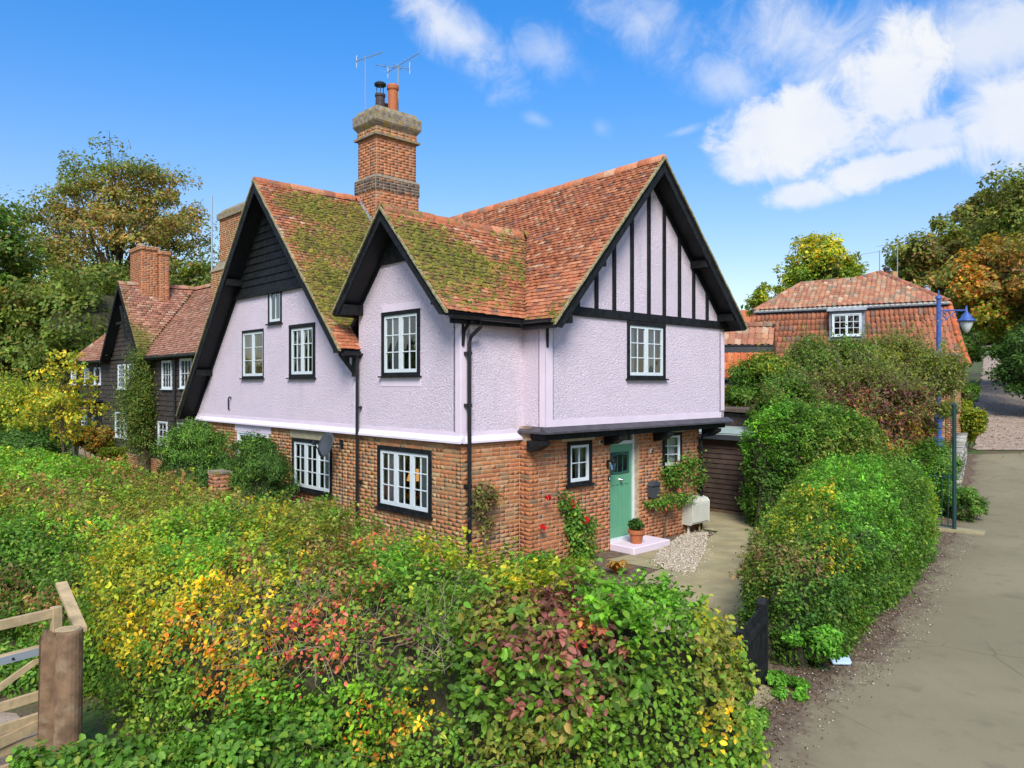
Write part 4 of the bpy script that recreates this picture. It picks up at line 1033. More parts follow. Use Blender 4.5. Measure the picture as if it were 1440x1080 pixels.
for k in range(3): a = k * 2.1; mb.tube([(pu + .1 * math.cos(a), pv + .1 * math.sin(a), 11.02), (pu + .1 * math.cos(a), pv + .1 * math.sin(a), 11.28)], .012, 4)
mb.build('cowl', M['black_metal'], ch, KM)
MB().lathe([(0, 0), (.165, 0), (.15, .06), (.125, .1), (.13, .62), (.16, .66), (.165, .74), (.14, .78), (.115, .78), (.115, .7)], 16).build('chimney_pot', M['terracotta'], ch, KM @ Matrix.Translation((3.12, 6.62, 10.54)), label='red clay pot')
MB().lathe([(0, 0), (.10, 0), (.09, .3), (.1, .32), (.1, .36), (.08, .36)], 10).build('chimney_pot', M['darkpot'], ch, KM @ Matrix.Translation((3.12, 6.95, 10.54)))
# ---- fittings (things hung on the house)
def dish():
    v, z = AB(464, 626, -.25); t = thing('satellite_dish', 'grey satellite dish on the brick wall beside the lower left window', 'satellite dish', KM @ Matrix.Translation((0, v, z)))
    aim = Vector((-.99, -.10, .35)).normalized(); q = aim.to_track_quat('Z', 'Y').to_matrix().to_4x4()
    Mx = KM @ Matrix.Translation((-.30, v, z)) @ q
    V = []; Fs = []; n = 20; rs = (0, .1, .2, .27)
    for r in rs:
        for k in range(n): a = 2 * math.pi * k / n; V.append((r * math.cos(a) * .88, r * math.sin(a), r * r * .9))
    for i in range(len(rs) - 1):
        for k in range(n): Fs.append((i * n + k, i * n + (k + 1) % n, (i + 1) * n + (k + 1) % n, (i + 1) * n + k))
    V += [(x, y, z_ - .012) for x, y, z_ in V]; m = len(rs) * n
    Fs += [tuple(i + m for i in reversed(f)) for f in Fs] + [(m - n + k, m - n + (k + 1) % n, 2 * m - n + (k + 1) % n, 2 * m - n + k) for k in range(n)]
    MB().add(V, Fs).build('dish', M['grey_plastic'], t, Mx, smooth=True)
    mb = MB().tube([(0, -.26, .05), (0, -.05, .34)], .012, 6).box((-.035, -.09, .31), (.035, -.0, .37)); mb.build('arm', M['black_metal'], t, Mx)
    a = KI @ (Mx @ Vector((0, 0, -.01))); MB().tube([tuple(a), (-.12, v - .02, z + .02), (.02, v - .02, z + .02)], .018, 6).box((.0, v - .08, z - .08), (.02, v + .04, z + .1)).build('bracket', M['black_metal'], t, KM)
    MB().tube([(-.02, v - .02, z), (-.01, v - .08, z - .3), (.02, v - .06, .5)], .006, 5).build('cable', M['grey_plastic'], t, KM)
dish()
def on_cb(px, py): u, z = CB(px, py); return u, z
u, z = on_cb(915.5, 688); t = thing('letter_box', 'dark grey wall letter box to the right of the green door', 'letter box', KM @ Matrix.Translation((u, VB, z)))
T = KM @ Matrix.Translation((u, VB, z))
MB().prism([(-.14, -.16), (.14, -.16), (.14, .10), (.10, .15), (0, .175), (-.10, .15), (-.14, .10)], 1, -.12, -.002).build('body', M['grey_plastic'], t, T, bevel=.008)
MB().prism([(-.155, .09), (.155, .09), (.11, .165), (0, .195), (-.11, .165)], 1, -.15, -.0).build('lid', M['grey_plastic'], t, T)
MB().box((-.035, -.127, -.0), (.035, -.121, .012)).lathe([(0, 0), (.01, 0), (.01, .004), (0, .004)], 8, o=(0, -.125, -.05)).build('slot', M['chrome'], t, T)
# carriage lantern by the door
u, z = on_cb(853, 652); t = thing('wall_lantern', 'black carriage lantern on the brick jamb left of the green door', 'wall lantern', KM @ Matrix.Translation((u, VB, z))); T = KM @ Matrix.Translation((u + .02, VB - .16, z - .02))
MB().box((-.03, .14, -.07), (.03, .158, .1)).tube([(0, .15, .05), (0, .08, .1), (0, 0, .13)], .011, 6).build('bracket', M['black_metal'], t, T)
MB().lathe([(0, -.12), (.04, -.12), (.045, -.105), (0, -.1)], 6).lathe([(.075, .06), (.08, .07), (.03, .12), (.012, .14), (0, .15)], 6).tube([(.04, 0, -.11), (.072, 0, .065)], .005, 4).tube([(-.04, 0, -.11), (-.072, 0, .065)], .005, 4).tube([(0, .04, -.11), (0, .072, .065)], .005, 4).tube([(0, -.04, -.11), (0, -.072, .065)], .005, 4).build('lantern_frame', M['black_metal'], t, T)
MB().lathe([(.036, -.1), (.068, .06)], 6).build('lantern_glass', M['glass'], t, T)
u, z = on_cb(856, 673); t = thing('number_plaque', 'small dark oval plaque on the bricks below the wall lantern', 'plaque', KM @ Matrix.Translation((u, VB, z)))
MB().lathe([(0, 0), (.055, 0), (.055, .012), (.048, .016), (0, .016)], 14).build('plate', M['black_metal'], t, KM @ Matrix.Translation((u, VB - .008, z)) @ Matrix.Rotation(math.radians(90), 4, 'X') @ Matrix.Diagonal((.8, 1, 1, 1)))
MB().box((-.008, -.030, -.026), (.008, -.0245, .026)).box((-.02, -.030, .014), (-.008, -.0245, .022)).build('numeral', M['white'], t, KM @ Matrix.Translation((u, VB, z)))
for px, py, lb in ((915, 634, 'cream ball shaped security sensor on the wall between door and right window'), (843.5, 621.5, 'small cream sensor high on the bricks left of the door')):
    u, z = on_cb(px, py); t = thing('security_sensor', lb, 'sensor', KM @ Matrix.Translation((u, VB, z)), 'security sensors on the front wall')
    MB().box((-.045, -.03, -.045), (.045, .0, .045)).build('mount', M['cream'], t, KM @ Matrix.Translation((u, VB, z)), bevel=.01)
    MB().lathe([(0, -.035), (.03, -.02), (.038, 0), (.03, .02), (0, .035)], 10).build('eye', M['grey_plastic'], t, KM @ Matrix.Translation((u + .01, VB - .05, z)))
# meter box
u0, z0 = CB(958.5, 737); u1, _ = CB(985, 733); z1 = CB(960, 703)[1]
t = thing('meter_box', 'cream plastic meter box low on the wall beside the right downpipe', 'meter box', KM @ Matrix.Translation((u0, VB, z0)))
MB().prism([(VB - .002, z0), (VB - .24, z0), (VB - .25, z1 - .06), (VB - .20, z1), (VB - .002, z1 + .06)], 0, u0 + .02, u1 - .02).build('cabinet', M['meter'], t, KM, bevel=.01)
MB().box((u0 + .05, VB - .262, z0 + .04), (u1 - .05, VB - .247, z1 - .09)).build('hatch', M['meter'], t, KM, bevel=.005)
MB().tube([(u0 + .12, VB - .1, z0), (u0 + .12, VB - .1, 0)], .03, 8).build('pipe', M['meter'], t, KM); MB().tube([(u1 - .2, VB - .1, z0), (u1 - .2, VB - .1, 0)], .022, 8).build('pipe', material('yellow gas pipe', (.42, .32, .10), .6), t, KM)
# aerials on the stack
def yagi(t, c, d, L, n, hw, T):
    c = Vector(c); d = Vector(d).normalized(); x = d.cross(Vector((0, 0, 1))).normalized(); mb = MB().tube([c - d * L * .35, c + d * L * .65], .011, 4)
    for k in range(n): p = c - d * L * .35 + d * L * k / (n - 1); h = hw * (1 - .3 * k / n); mb.tube([p - x * h, p + x * h], .006, 3)
    mb.tube([c - d * L * .35 + Vector((0, 0, -.16)) - x * .02, c - d * L * .35 + Vector((0, 0, .16)) - x * .02], .012, 4)
    mb.build('aerial_head', M['steel'], t, T)
t = thing('tv_aerial', 'tall thin television aerial rising from the right of the big chimney stack', 'aerial', KM @ Matrix.Translation((3.4, 6.8, 10.5)), 'television aerials on the big chimney'); 
MB().tube([(3.45, 6.85, 10.4), (3.45, 6.85, 12.05)], .016, 5).build('mast', M['steel'], t, KM); yagi(t, (3.45, 6.85, 12.0), (.1, -1, .12), 1.3, 9, .16, KM); yagi(t, (3.45, 6.85, 11.95), (-1, .4, -.05), .9, 5, .2, KM)
t = thing('tv_aerial', 'short television aerial on the left corner of the big chimney stack', 'aerial', KM @ Matrix.Translation((2.5, 6.9, 10.5)), 'television aerials on the big chimney')
MB().tube([(2.48, 6.95, 10.3), (2.48, 6.95, 12.0)], .013, 5).build('mast', M['steel'], t, KM); yagi(t, (2.48, 6.95, 11.95), (.3, -1, .05), .9, 6, .14, KM)
# lit table lamp in the lower window
vq, zq = on_u(583, 667, .55); t = thing('table_lamp', 'table lamp with a glowing orange shade behind the lower middle window', 'lamp', KM @ Matrix.Translation((.55, vq, zq - .3)))
MB().lathe([(.16, -.12), (.085, .1), (.08, .1), (.155, -.12)], 16).build('lamp_shade', M['shade'], t, KM @ Matrix.Translation((.55, vq, zq)), smooth=True)
MB().lathe([(0, -.42), (.07, -.42), (.075, -.4), (.03, -.37), (.055, -.28), (.05, -.2), (.015, -.14), (.012, 0), (0, 0)], 12).build('lamp_base', M['black_metal'], t, KM @ Matrix.Translation((.55, vq, zq)))
t2 = thing('side_table', 'low dark side table inside the lower middle window', 'table', KM @ Matrix.Translation((.55, vq, 0)))
MB().box((.3, vq - .4, zq - .46), (.85, vq + .4, zq - .42)).build('table_top', M['post'], t2, KM)
for a in (.33, .8):
    for b in (-.36, .36): MB().box((a - .02, vq + b - .02, .05), (a + .02, vq + b + .02, zq - .46)).build('leg', M['post'], t2, KM)
# ================================================================== foliage
def leaf_mesh(name, P, Nn, size, colr, mat, hi=False, droop=.3, aspect=.55, rnd=.55, upb=.35, axis=None):
    n = len(P); s = size * RNG.uniform(.6, 1.35, n); cw = np.stack([vnoise(P / (size if np.isscalar(size) else .06) / 3.5, q) for q in (41, 42, 43)], 1); nn = unit(Nn * 1.0 + cw * .9 + RNG.normal(0, rnd, (n, 3)) + np.array([0, 0, upb]))
    d = RNG.normal(0, 1, (n, 3)) + np.array([0, 0, -droop]) + Nn * .5
    if axis is not None: d = axis + RNG.normal(0, .35, (n, 3))
    d = unit(d - nn * np.einsum('ij,ij->i', d, nn)[:, None]); t = np.cross(nn, d)
    L = (s)[:, None]; Wd = (s * aspect)[:, None]; fold = nn * (s * .16)[:, None]
    if hi:
        v = [P, P + d * L * .3 + t * Wd * .48 + fold, P + d * L * .7 + t * Wd * .40 + fold * .8, P + d * L - fold * .6, P + d * L * .7 - t * Wd * .40 + fold * .8, P + d * L * .3 - t * Wd * .48 + fold]
        V = np.stack(v, 1); F_ = np.array([(0, 1, 2, 3), (0, 3, 4, 5)]); k = 6
    else:
        v = [P, P + d * L * .45 + t * Wd * .5 + fold, P + d * L, P + d * L * .45 - t * Wd * .5 + fold]
        V = np.stack(v, 1); F_ = np.array([(0, 1, 2), (0, 2, 3)]); k = 4
    Fs = (F_[None] + (np.arange(n) * k)[:, None, None]).reshape(-1, F_.shape[1])
    return raw_mesh(name, V.reshape(-1, 3), Fs, np.repeat(colr, k, 0), None, mat)
def pal_cols(n, P, var=.25):
    cs = np.array([p[0] for p in P]); w_ = np.array([p[1] for p in P], float); w_ /= w_.sum()
    return (1.85 * cs[RNG.choice(len(cs), size=n, p=w_)]) * RNG.uniform(1 - var, 1 + var, (n, 1)) * RNG.uniform(.92, 1.08, (n, 3))
G_BRIGHT = [((.085, .22, .018), 5), ((.12, .27, .03), 3), ((.055, .15, .018), 3)]
G_MID = [((.065, .15, .018), 5), ((.10, .19, .025), 3), ((.045, .10, .014), 3), ((.17, .22, .03), 1)]
G_DARK = [((.036, .085, .016), 4), ((.05, .11, .018), 3), ((.075, .135, .024), 1.5)]
G_YEL = [((.20, .26, .022), 5), ((.28, .29, .025), 3), ((.11, .19, .02), 3), ((.38, .30, .03), 1.2)]
G_OLIVE = [((.11, .145, .025), 5), ((.15, .16, .03), 3), ((.075, .10, .02), 3), ((.20, .17, .05), 1)]
YELLOW = [((.42, .32, .02), 5), ((.50, .36, .03), 3), ((.25, .26, .02), 3)]
ORANGE = [((.40, .17, .03), 4), ((.45, .25, .03), 3), ((.22, .20, .03), 3), ((.32, .12, .03), 2)]
PURPLE = [((.20, .08, .075), 4), ((.26, .12, .10), 3), ((.11, .06, .05), 2), ((.13, .14, .04), 3), ((.10, .15, .03), 2), ((.30, .11, .08), 1.0)]
REDPINK = [((.38, .07, .07), 3), ((.45, .13, .10), 2), ((.42, .20, .06), 2), ((.12, .16, .03), 3), ((.20, .24, .03), 2)]
BROWN = [((.16, .09, .045), 4), ((.20, .13, .06), 2), ((.10, .11, .03), 3)]
COPPER = [((.20, .15, .04), 4), ((.24, .13, .04), 2.5), ((.14, .155, .03), 5), ((.16, .08, .05), 1.5), ((.30, .20, .045), 1.2)]
DKTREE = [((.085, .125, .022), 4), ((.12, .155, .026), 3), ((.06, .09, .018), 2), ((.17, .135, .03), 1)]

def toned(P, k): return [(tuple(x * k for x in c), w_) for c, w_ in P]
G_YEL, YELLOW, ORANGE, PURPLE, REDPINK = toned(G_YEL, .84), toned(YELLOW, .92), toned(ORANGE, .85), toned(PURPLE, .64), toned(REDPINK, .8)
def loft_grid(path, rag=.12, seed=0, ns=None, nt=26, exp=.5, capr=.8):
    """path: (x, y, halfwidth, height, z0). Returns grid of points of a rounded hedge body"""
    P_ = np.array(path, float); seg = np.r_[0, np.cumsum(np.hypot(np.diff(P_[:, 0]), np.diff(P_[:, 1])))]; L = seg[-1]; ns = ns or int(L / .12) + 8
    # denser stations near both ends for the rounded caps
    s = np.unique(np.r_[np.linspace(0, L, ns), capr * (1 - np.cos(np.linspace(0, math.pi / 2, 9))), L - capr * (1 - np.cos(np.linspace(0, math.pi / 2, 9)))])
    def ip(k): 
        v = np.interp(s, seg, P_[:, k]); w_ = 5; q = np.pad(v, w_, mode='edge'); return np.convolve(q, np.ones(2 * w_ + 1) / (2 * w_ + 1), 'valid')
    x, y = np.interp(s, seg, P_[:, 0]), np.interp(s, seg, P_[:, 1]); hw, h, z0 = ip(2), ip(3), ip(4)
    dx, dy = np.gradient(x, s), np.gradient(y, s); q = np.hypot(dx, dy); nx, ny = dy / q, -dx / q
    e = np.minimum(s, L - s); cap = np.sqrt(np.clip(1 - (1 - np.clip(e / capr, 0, 1)) ** 2.6, 0, 1)); hw = hw * np.maximum(cap, .02); hh = h * (.72 + .28 * cap)
    th = np.linspace(0, math.pi, nt); cx = np.sign(np.cos(th)) * np.abs(np.cos(th)) ** exp; cz = np.abs(np.sin(th)) ** exp
    X_ = x[:, None] + nx[:, None] * hw[:, None] * cx; Y_ = y[:, None] + ny[:, None] * hw[:, None] * cx; Z_ = z0[:, None] + hh[:, None] * cz
    G = np.stack([X_, Y_, Z_], -1); out = np.stack([nx[:, None] * cx, ny[:, None] * cx, cz * .9 + 0 * nx[:, None]], -1); out /= np.linalg.norm(out, axis=-1, keepdims=True)
    p = G.reshape(-1, 3); nz = vnoise(p * .9, seed) * 1.0 + vnoise(p * 2.3, seed + 1) * .6 + vnoise(p * 5.5, seed + 2) * .3
    G = G + out * (nz.reshape(G.shape[:2]) * rag)[..., None]
    return G, out
def sample_grid(G, out, n, back=.4):
    a, b, c, d = G[:-1, :-1], G[1:, :-1], G[1:, 1:], G[:-1, 1:]; cr = np.cross(c - a, d - b); ar = np.linalg.norm(cr, axis=-1) / 2; o = (out[:-1, :-1] + out[1:, 1:]) / 2
    mid = (a + c) / 2; view = np.array([0, 0, H]) - mid; view /= np.linalg.norm(view, axis=-1, keepdims=True); f = np.einsum('ijk,ijk->ij', view, o); dist = np.linalg.norm(mid - np.array([0, 0, H]), axis=-1)
    w_ = ar * np.where(f > -.15, 1, back); w_ = (w_ / w_.sum()).ravel(); k = RNG.choice(w_.size, size=n, p=w_); i, j = np.divmod(k, ar.shape[1]); u, v = RNG.random(n)[:, None], RNG.random(n)[:, None]
    P_ = (a[i, j] * (1 - u) + b[i, j] * u) * (1 - v) + (d[i, j] * (1 - u) + c[i, j] * u) * v; return P_, unit(o[i, j])
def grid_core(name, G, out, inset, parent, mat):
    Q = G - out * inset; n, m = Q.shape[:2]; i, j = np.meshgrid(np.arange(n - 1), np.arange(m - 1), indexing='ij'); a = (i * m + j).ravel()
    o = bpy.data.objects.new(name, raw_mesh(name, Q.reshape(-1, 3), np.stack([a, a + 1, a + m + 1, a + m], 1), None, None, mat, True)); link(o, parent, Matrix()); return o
def twig_mesh(name, P, D, L, r, mat, parent, n=None):
    k = len(P); D = unit(D); x = unit(np.cross(D, RNG.normal(0, 1, (k, 3)))); y = np.cross(D, x); L = L * RNG.uniform(.5, 1.4, (k, 1)); mid = P + D * L * .5 + x * L * RNG.normal(0, .09, (k, 1)); end = P + D * L + y * L * .1
    V = []; 
    for base, rr in ((P, r), (mid, r * .75), (end, r * .3)):
        for a in (0, 2.09, 4.19): V.append(base + (x * math.cos(a) + y * math.sin(a)) * rr)
    V = np.stack(V, 1).reshape(-1, 3); F_ = [(l * 3 + q, l * 3 + (q + 1) % 3, (l + 1) * 3 + (q + 1) % 3, (l + 1) * 3 + q) for l in (0, 1) for q in range(3)]
    Fs = (np.array(F_)[None] + (np.arange(k) * 9)[:, None, None]).reshape(-1, 4); o = bpy.data.objects.new(name, raw_mesh(name, V, Fs, None, None, mat)); link(o, parent, Matrix()); o['kind'] = 'stuff'; return o
def clump_filter(P_, Nn, scale=4.5, cut=-.45, seed=3):
    nz = vnoise(P_ * scale, seed) * .6 + vnoise(P_ * scale * 2.7, seed + 5) * .5; return nz
def hedge(name, label, path, n, size, colf, rag=.12, seed=0, hi=False, exp=.5, capr=.8, depth=.16, twigs=0, back=.4, group=None, inset=.34, aspect=.55, gapcut=-.5, core='core', sizef=None, sprigs=0, sprl=1.0):
    G, out = loft_grid(path, rag, seed, exp=exp, capr=capr); t = thing(name, label, 'hedge', (path[0][0], path[0][1], path[0][4]), group)
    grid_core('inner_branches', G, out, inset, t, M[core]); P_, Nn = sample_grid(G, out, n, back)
    nz = clump_filter(P_, Nn, 4.0, seed=seed); off = nz * depth * 1.35 + RNG.normal(0, depth * .5, len(P_)); keep = (nz > gapcut) | (RNG.random(len(P_)) < .35); off = np.where(nz < gapcut, off - depth * .5, off)
    P_ = P_ + Nn * off[:, None]; P_, Nn = P_[keep], Nn[keep]; P_[:, 2] = np.maximum(P_[:, 2], path[0][4] + .03) if len(set(p[4] for p in path)) == 1 else P_[:, 2]
    colr = colf(P_); sz = size if sizef is None else sizef(P_)
    colr = colr * (1 + .30 * np.clip(vnoise(P_ * 3.3, seed + 60) + .6 * vnoise(P_ * 7.5, seed + 61), -1, 1))[:, None]
    if sprigs:
        q = RNG.choice(len(P_), sprigs); A0 = P_[q]; D0 = unit(Nn[q] * .7 + RNG.normal(0, .45, (sprigs, 3)) + np.array([0, 0, .75])); L0 = RNG.uniform(.08, .30, sprigs) * sprl; C0 = colf(A0); m = 10
        tt = np.tile(np.linspace(.1, 1, m), sprigs); Pq = np.repeat(A0, m, 0) + np.repeat(D0 * L0[:, None], m, 0) * tt[:, None] + RNG.normal(0, .012, (sprigs * m, 3))
        Nq = unit(np.repeat(D0, m, 0) * .3 + RNG.normal(0, .7, (sprigs * m, 3)) + np.array([0, 0, .3])); Cq = np.repeat(C0, m, 0) * RNG.uniform(.85, 1.3, (sprigs * m, 1)) * (1 + .25 * tt[:, None])
        P_ = np.concatenate([P_, Pq]); Nn = np.concatenate([Nn, Nq]); colr = np.concatenate([colr, Cq]); sz = size if sizef is None else sizef(P_)
    near = (P_[:, 1] < hi) if hi else np.zeros(len(P_), bool); szv = np.full(len(P_), sz) if np.isscalar(sz) else sz
    for msk, h_ in ((near, True), (~near, False)):
        if msk.sum() == 0: continue
        o = bpy.data.objects.new('foliage', leaf_mesh('foliage', P_[msk], Nn[msk], szv[msk], colr[msk], M['leaf'], h_, aspect=aspect)); link(o, t, Matrix()); o['kind'] = 'stuff'
    if twigs:
        k = RNG.choice(len(P_), twigs); twig_mesh('twigs', P_[k] - Nn[k] * .15, Nn[k] * .8 + RNG.normal(0, .6, (twigs, 3)), .34, .0035, M['twig'], t)
    return t
def patches(base, blobs, noise_scale=1.3, soft=.35):
    """colour families by place: blobs = [(px, py, rx, ry, palette, strength)] as seen on the hedge face"""
    def f(P_):
        n = len(P_); out = pal_cols(n, base); px, py, d = project(P_); nz = vnoise(P_ * 3.1, 21) * .5 + vnoise(P_ * 8, 22) * .35
        for bx, by, rx, ry, pl, st in blobs:
            q = np.hypot((px - bx) / rx, (py - by) / ry) + nz * .6; m = (q < 1) & (RNG.random(n) < st * np.clip((1.15 - q) / soft, 0, 1)); out[m] = pal_cols(int(m.sum()), pl)
        m2 = vnoise(P_ * 1.6, 31) > .45; m2 &= RNG.random(n) < .4; out[m2] *= np.array([1.35, 1.1, .8]); return out
    return f
# --- big mixed garden hedge in the foreground
HP = [(1.95, 6.62, .62, 1.42, 0), (1.2, 6.5, .78, 1.46, 0), (0, 6.75, 1.1, 1.58, 0), (-1.5, 7.75, 1.55, 1.62, 0), (-3.0, 9.2, 1.85, 1.56, 0), (-4.1, 10.3, 1.9, 1.54, 0), (-5.3, 11.5, 1.95, 1.46, 0), (-8, 14.1, 2.0, 1.52, 0), (-12, 18.1, 2.0, 1.5, 0), (-18, 23.6, 2.0, 1.5, 0)]
fg = patches(G_MID, [
    (160, 700, 300, 80, G_YEL, .38), (120, 700, 260, 70, G_OLIVE, .35), (150, 735, 160, 30, BROWN, .3), (300, 690, 60, 20, BROWN, .5), (60, 660, 160, 30, G_BRIGHT, .6), (230, 660, 120, 30, BROWN, .45), (60, 690, 90, 20, BROWN, .4), (300, 720, 120, 40, G_OLIVE, .6), (60, 760, 150, 40, G_BRIGHT, .5), (70, 800, 90, 60, G_DARK, .6), (40, 850, 70, 30, BROWN, .4),
    (250, 800, 140, 80, G_YEL, .75), (180, 850, 70, 70, G_YEL, .7), (200, 900, 50, 60, YELLOW, .22), (330, 860, 90, 80, YELLOW, .4), (260, 900, 60, 50, ORANGE, .25), (300, 760, 90, 50, G_BRIGHT, .6), (400, 780, 90, 60, G_YEL, .6), (480, 740, 100, 35, G_OLIVE, .6),
    (350, 800, 40, 30, BROWN, .5), (430, 900, 70, 60, REDPINK, .55), (420, 960, 60, 40, REDPINK, .3), (500, 860, 60, 50, REDPINK, .5), (460, 800, 50, 40, BROWN, .5), (330, 970, 60, 40, ORANGE, .5), (520, 820, 30, 25, REDPINK, .6), (530, 770, 40, 25, REDPINK, .35),
    (420, 1010, 110, 60, G_BRIGHT, .6), (560, 820, 70, 60, G_MID, .6), (600, 780, 60, 25, G_BRIGHT, .8), (650, 770, 70, 35, G_YEL, .75), (660, 850, 60, 50, G_MID, .7), (640, 960, 60, 70, G_DARK, .6), (560, 900, 50, 50, PURPLE, .3),
    (530, 1020, 50, 50, ORANGE, .5), (600, 1000, 40, 40, YELLOW, .3), (500, 1000, 60, 60, G_BRIGHT, .5), (760, 880, 110, 60, PURPLE, .75), (820, 850, 70, 40, PURPLE, .8), (800, 950, 110, 90, PURPLE, .7), (730, 970, 80, 60, G_MID, .6), (830, 890, 25, 18, REDPINK, .7), (700, 870, 70, 40, G_OLIVE, .6),
    (740, 810, 60, 25, G_YEL, .6), (890, 840, 80, 40, G_BRIGHT, .95), (930, 880, 60, 60, G_BRIGHT, .95), (940, 940, 60, 60, G_MID, .8), (960, 1010, 60, 60, G_MID, .8), (880, 970, 60, 60, G_DARK, .5), (860, 1040, 90, 50, G_MID, .7), (985, 850, 30, 50, G_DARK, .6), (1020, 870, 40, 60, G_YEL, .8), (1010, 960, 40, 90, G_OLIVE, .7), (1010, 1030, 30, 40, YELLOW, .3), (745, 1050, 90, 40, G_OLIVE, .6)])
def fgsize(P_):
    px, py, d = project(P_); s = np.clip(.033 + .0021 * d, .045, .078); s = s * np.where(np.hypot((px - 770) / 150, (py - 920) / 130) < 1, 1.45, 1); return s * np.where(px > 870, 1.15, 1)
gh = hedge('garden_hedge', 'long mixed garden hedge in autumn colour filling the foreground below the cottage', HP, 222000, .05, lambda P_: fg(P_) * np.array([1.28, 1.12, 1.0]), rag=.24, seed=2, hi=7.9, capr=.7, depth=.17, twigs=3000, sprigs=5500, sprl=.5, back=.25, exp=.55, sizef=fgsize, aspect=.62)
# a tangle of bare pale twigs where the leaves have thinned
G_, o_g = loft_grid(HP, .24, 2, exp=.55, capr=.7); tp, tn = sample_grid(G_, o_g, 60000, .1); tx_, ty_, _ = project(tp); ms = (np.hypot((tx_ - 400) / 130, (ty_ - 880) / 60) < 1) | (np.hypot((tx_ - 620) / 60, (ty_ - 900) / 60) < .7)
tp, tn = tp[ms][:420], tn[ms][:420]; twig_mesh('bare_twigs', tp - tn * .05, tn * .15 + RNG.normal(0, .7, (len(tp), 3)) + np.array([.3, 0, -.2]), .34, .0038, material('pale dry twigs', (.34, .27, .19), .9), gh)
# --- clipped hedge along the lane beyond the garden gate
RH = [(3.2, 9.1, .44, 1.02, 0), (3.7, 9.9, .58, 1.25, 0), (4.65, 11.4, .76, 1.5, 0), (5.85, 13.3, .95, 1.72, 0), (6.95, 15.1, 1.1, 1.8, 0), (7.8, 16.4, 1.05, 1.7, 0)]
rf = patches(toned(G_MID, .82), [(1080, 800, 60, 50, G_OLIVE, .6), (1130, 720, 60, 40, G_YEL, .4), (1190, 680, 60, 50, G_BRIGHT, .8), (1220, 740, 60, 60, G_BRIGHT, .5), (1110, 870, 80, 70, G_DARK, .5), (1200, 800, 50, 60, G_DARK, .5), (1130, 790, 40, 30, BROWN, .4), (1180, 780, 30, 30, YELLOW, .2), (1160, 700, 25, 25, YELLOW, .2), (1060, 790, 30, 30, BROWN, .35)])
hedge('clipped_hedge', 'clipped green hedge along the lane beyond the black garden gate', RH, 84000, .056, rf, rag=.10, seed=11, capr=.45, depth=.12, twigs=500, exp=.46, gapcut=-.55, sprigs=1500, sprl=.6)
BH = [(7.4, 15.0, .7, 1.3, 0), (8.2, 16.2, .75, 1.6, 0), (8.9, 17.4, .7, 1.5, 0)]
hedge('bright_shrub_bank', 'bright lime green shrubs at the far end of the clipped hedge', BH, 20000, .055, patches(G_BRIGHT, [(1290, 730, 60, 60, G_YEL, .5)]), rag=.16, seed=15, depth=.14)['category'] = 'shrub'
TH_ = [(5.75, 17.4, .5, 2.6, 0), (6.6, 18.0, .85, 2.75, 0), (8.0, 18.9, .95, 2.45, 0), (9.2, 19.8, .8, 2.0, 0)]
hedge('tall_hedge', 'tall dark green hedge wall beside the brown shed', TH_, 42000, .075, patches(toned(G_MID, .8), [(1080, 620, 50, 60, G_BRIGHT, .7), (1090, 690, 60, 60, G_DARK, .7), (1150, 640, 60, 50, G_MID, .5), (1170, 690, 40, 30, BROWN, .5), (1220, 640, 90, 40, G_OLIVE, .5)]), rag=.2, seed=18, depth=.16, exp=.4, inset=.16, sprigs=900)

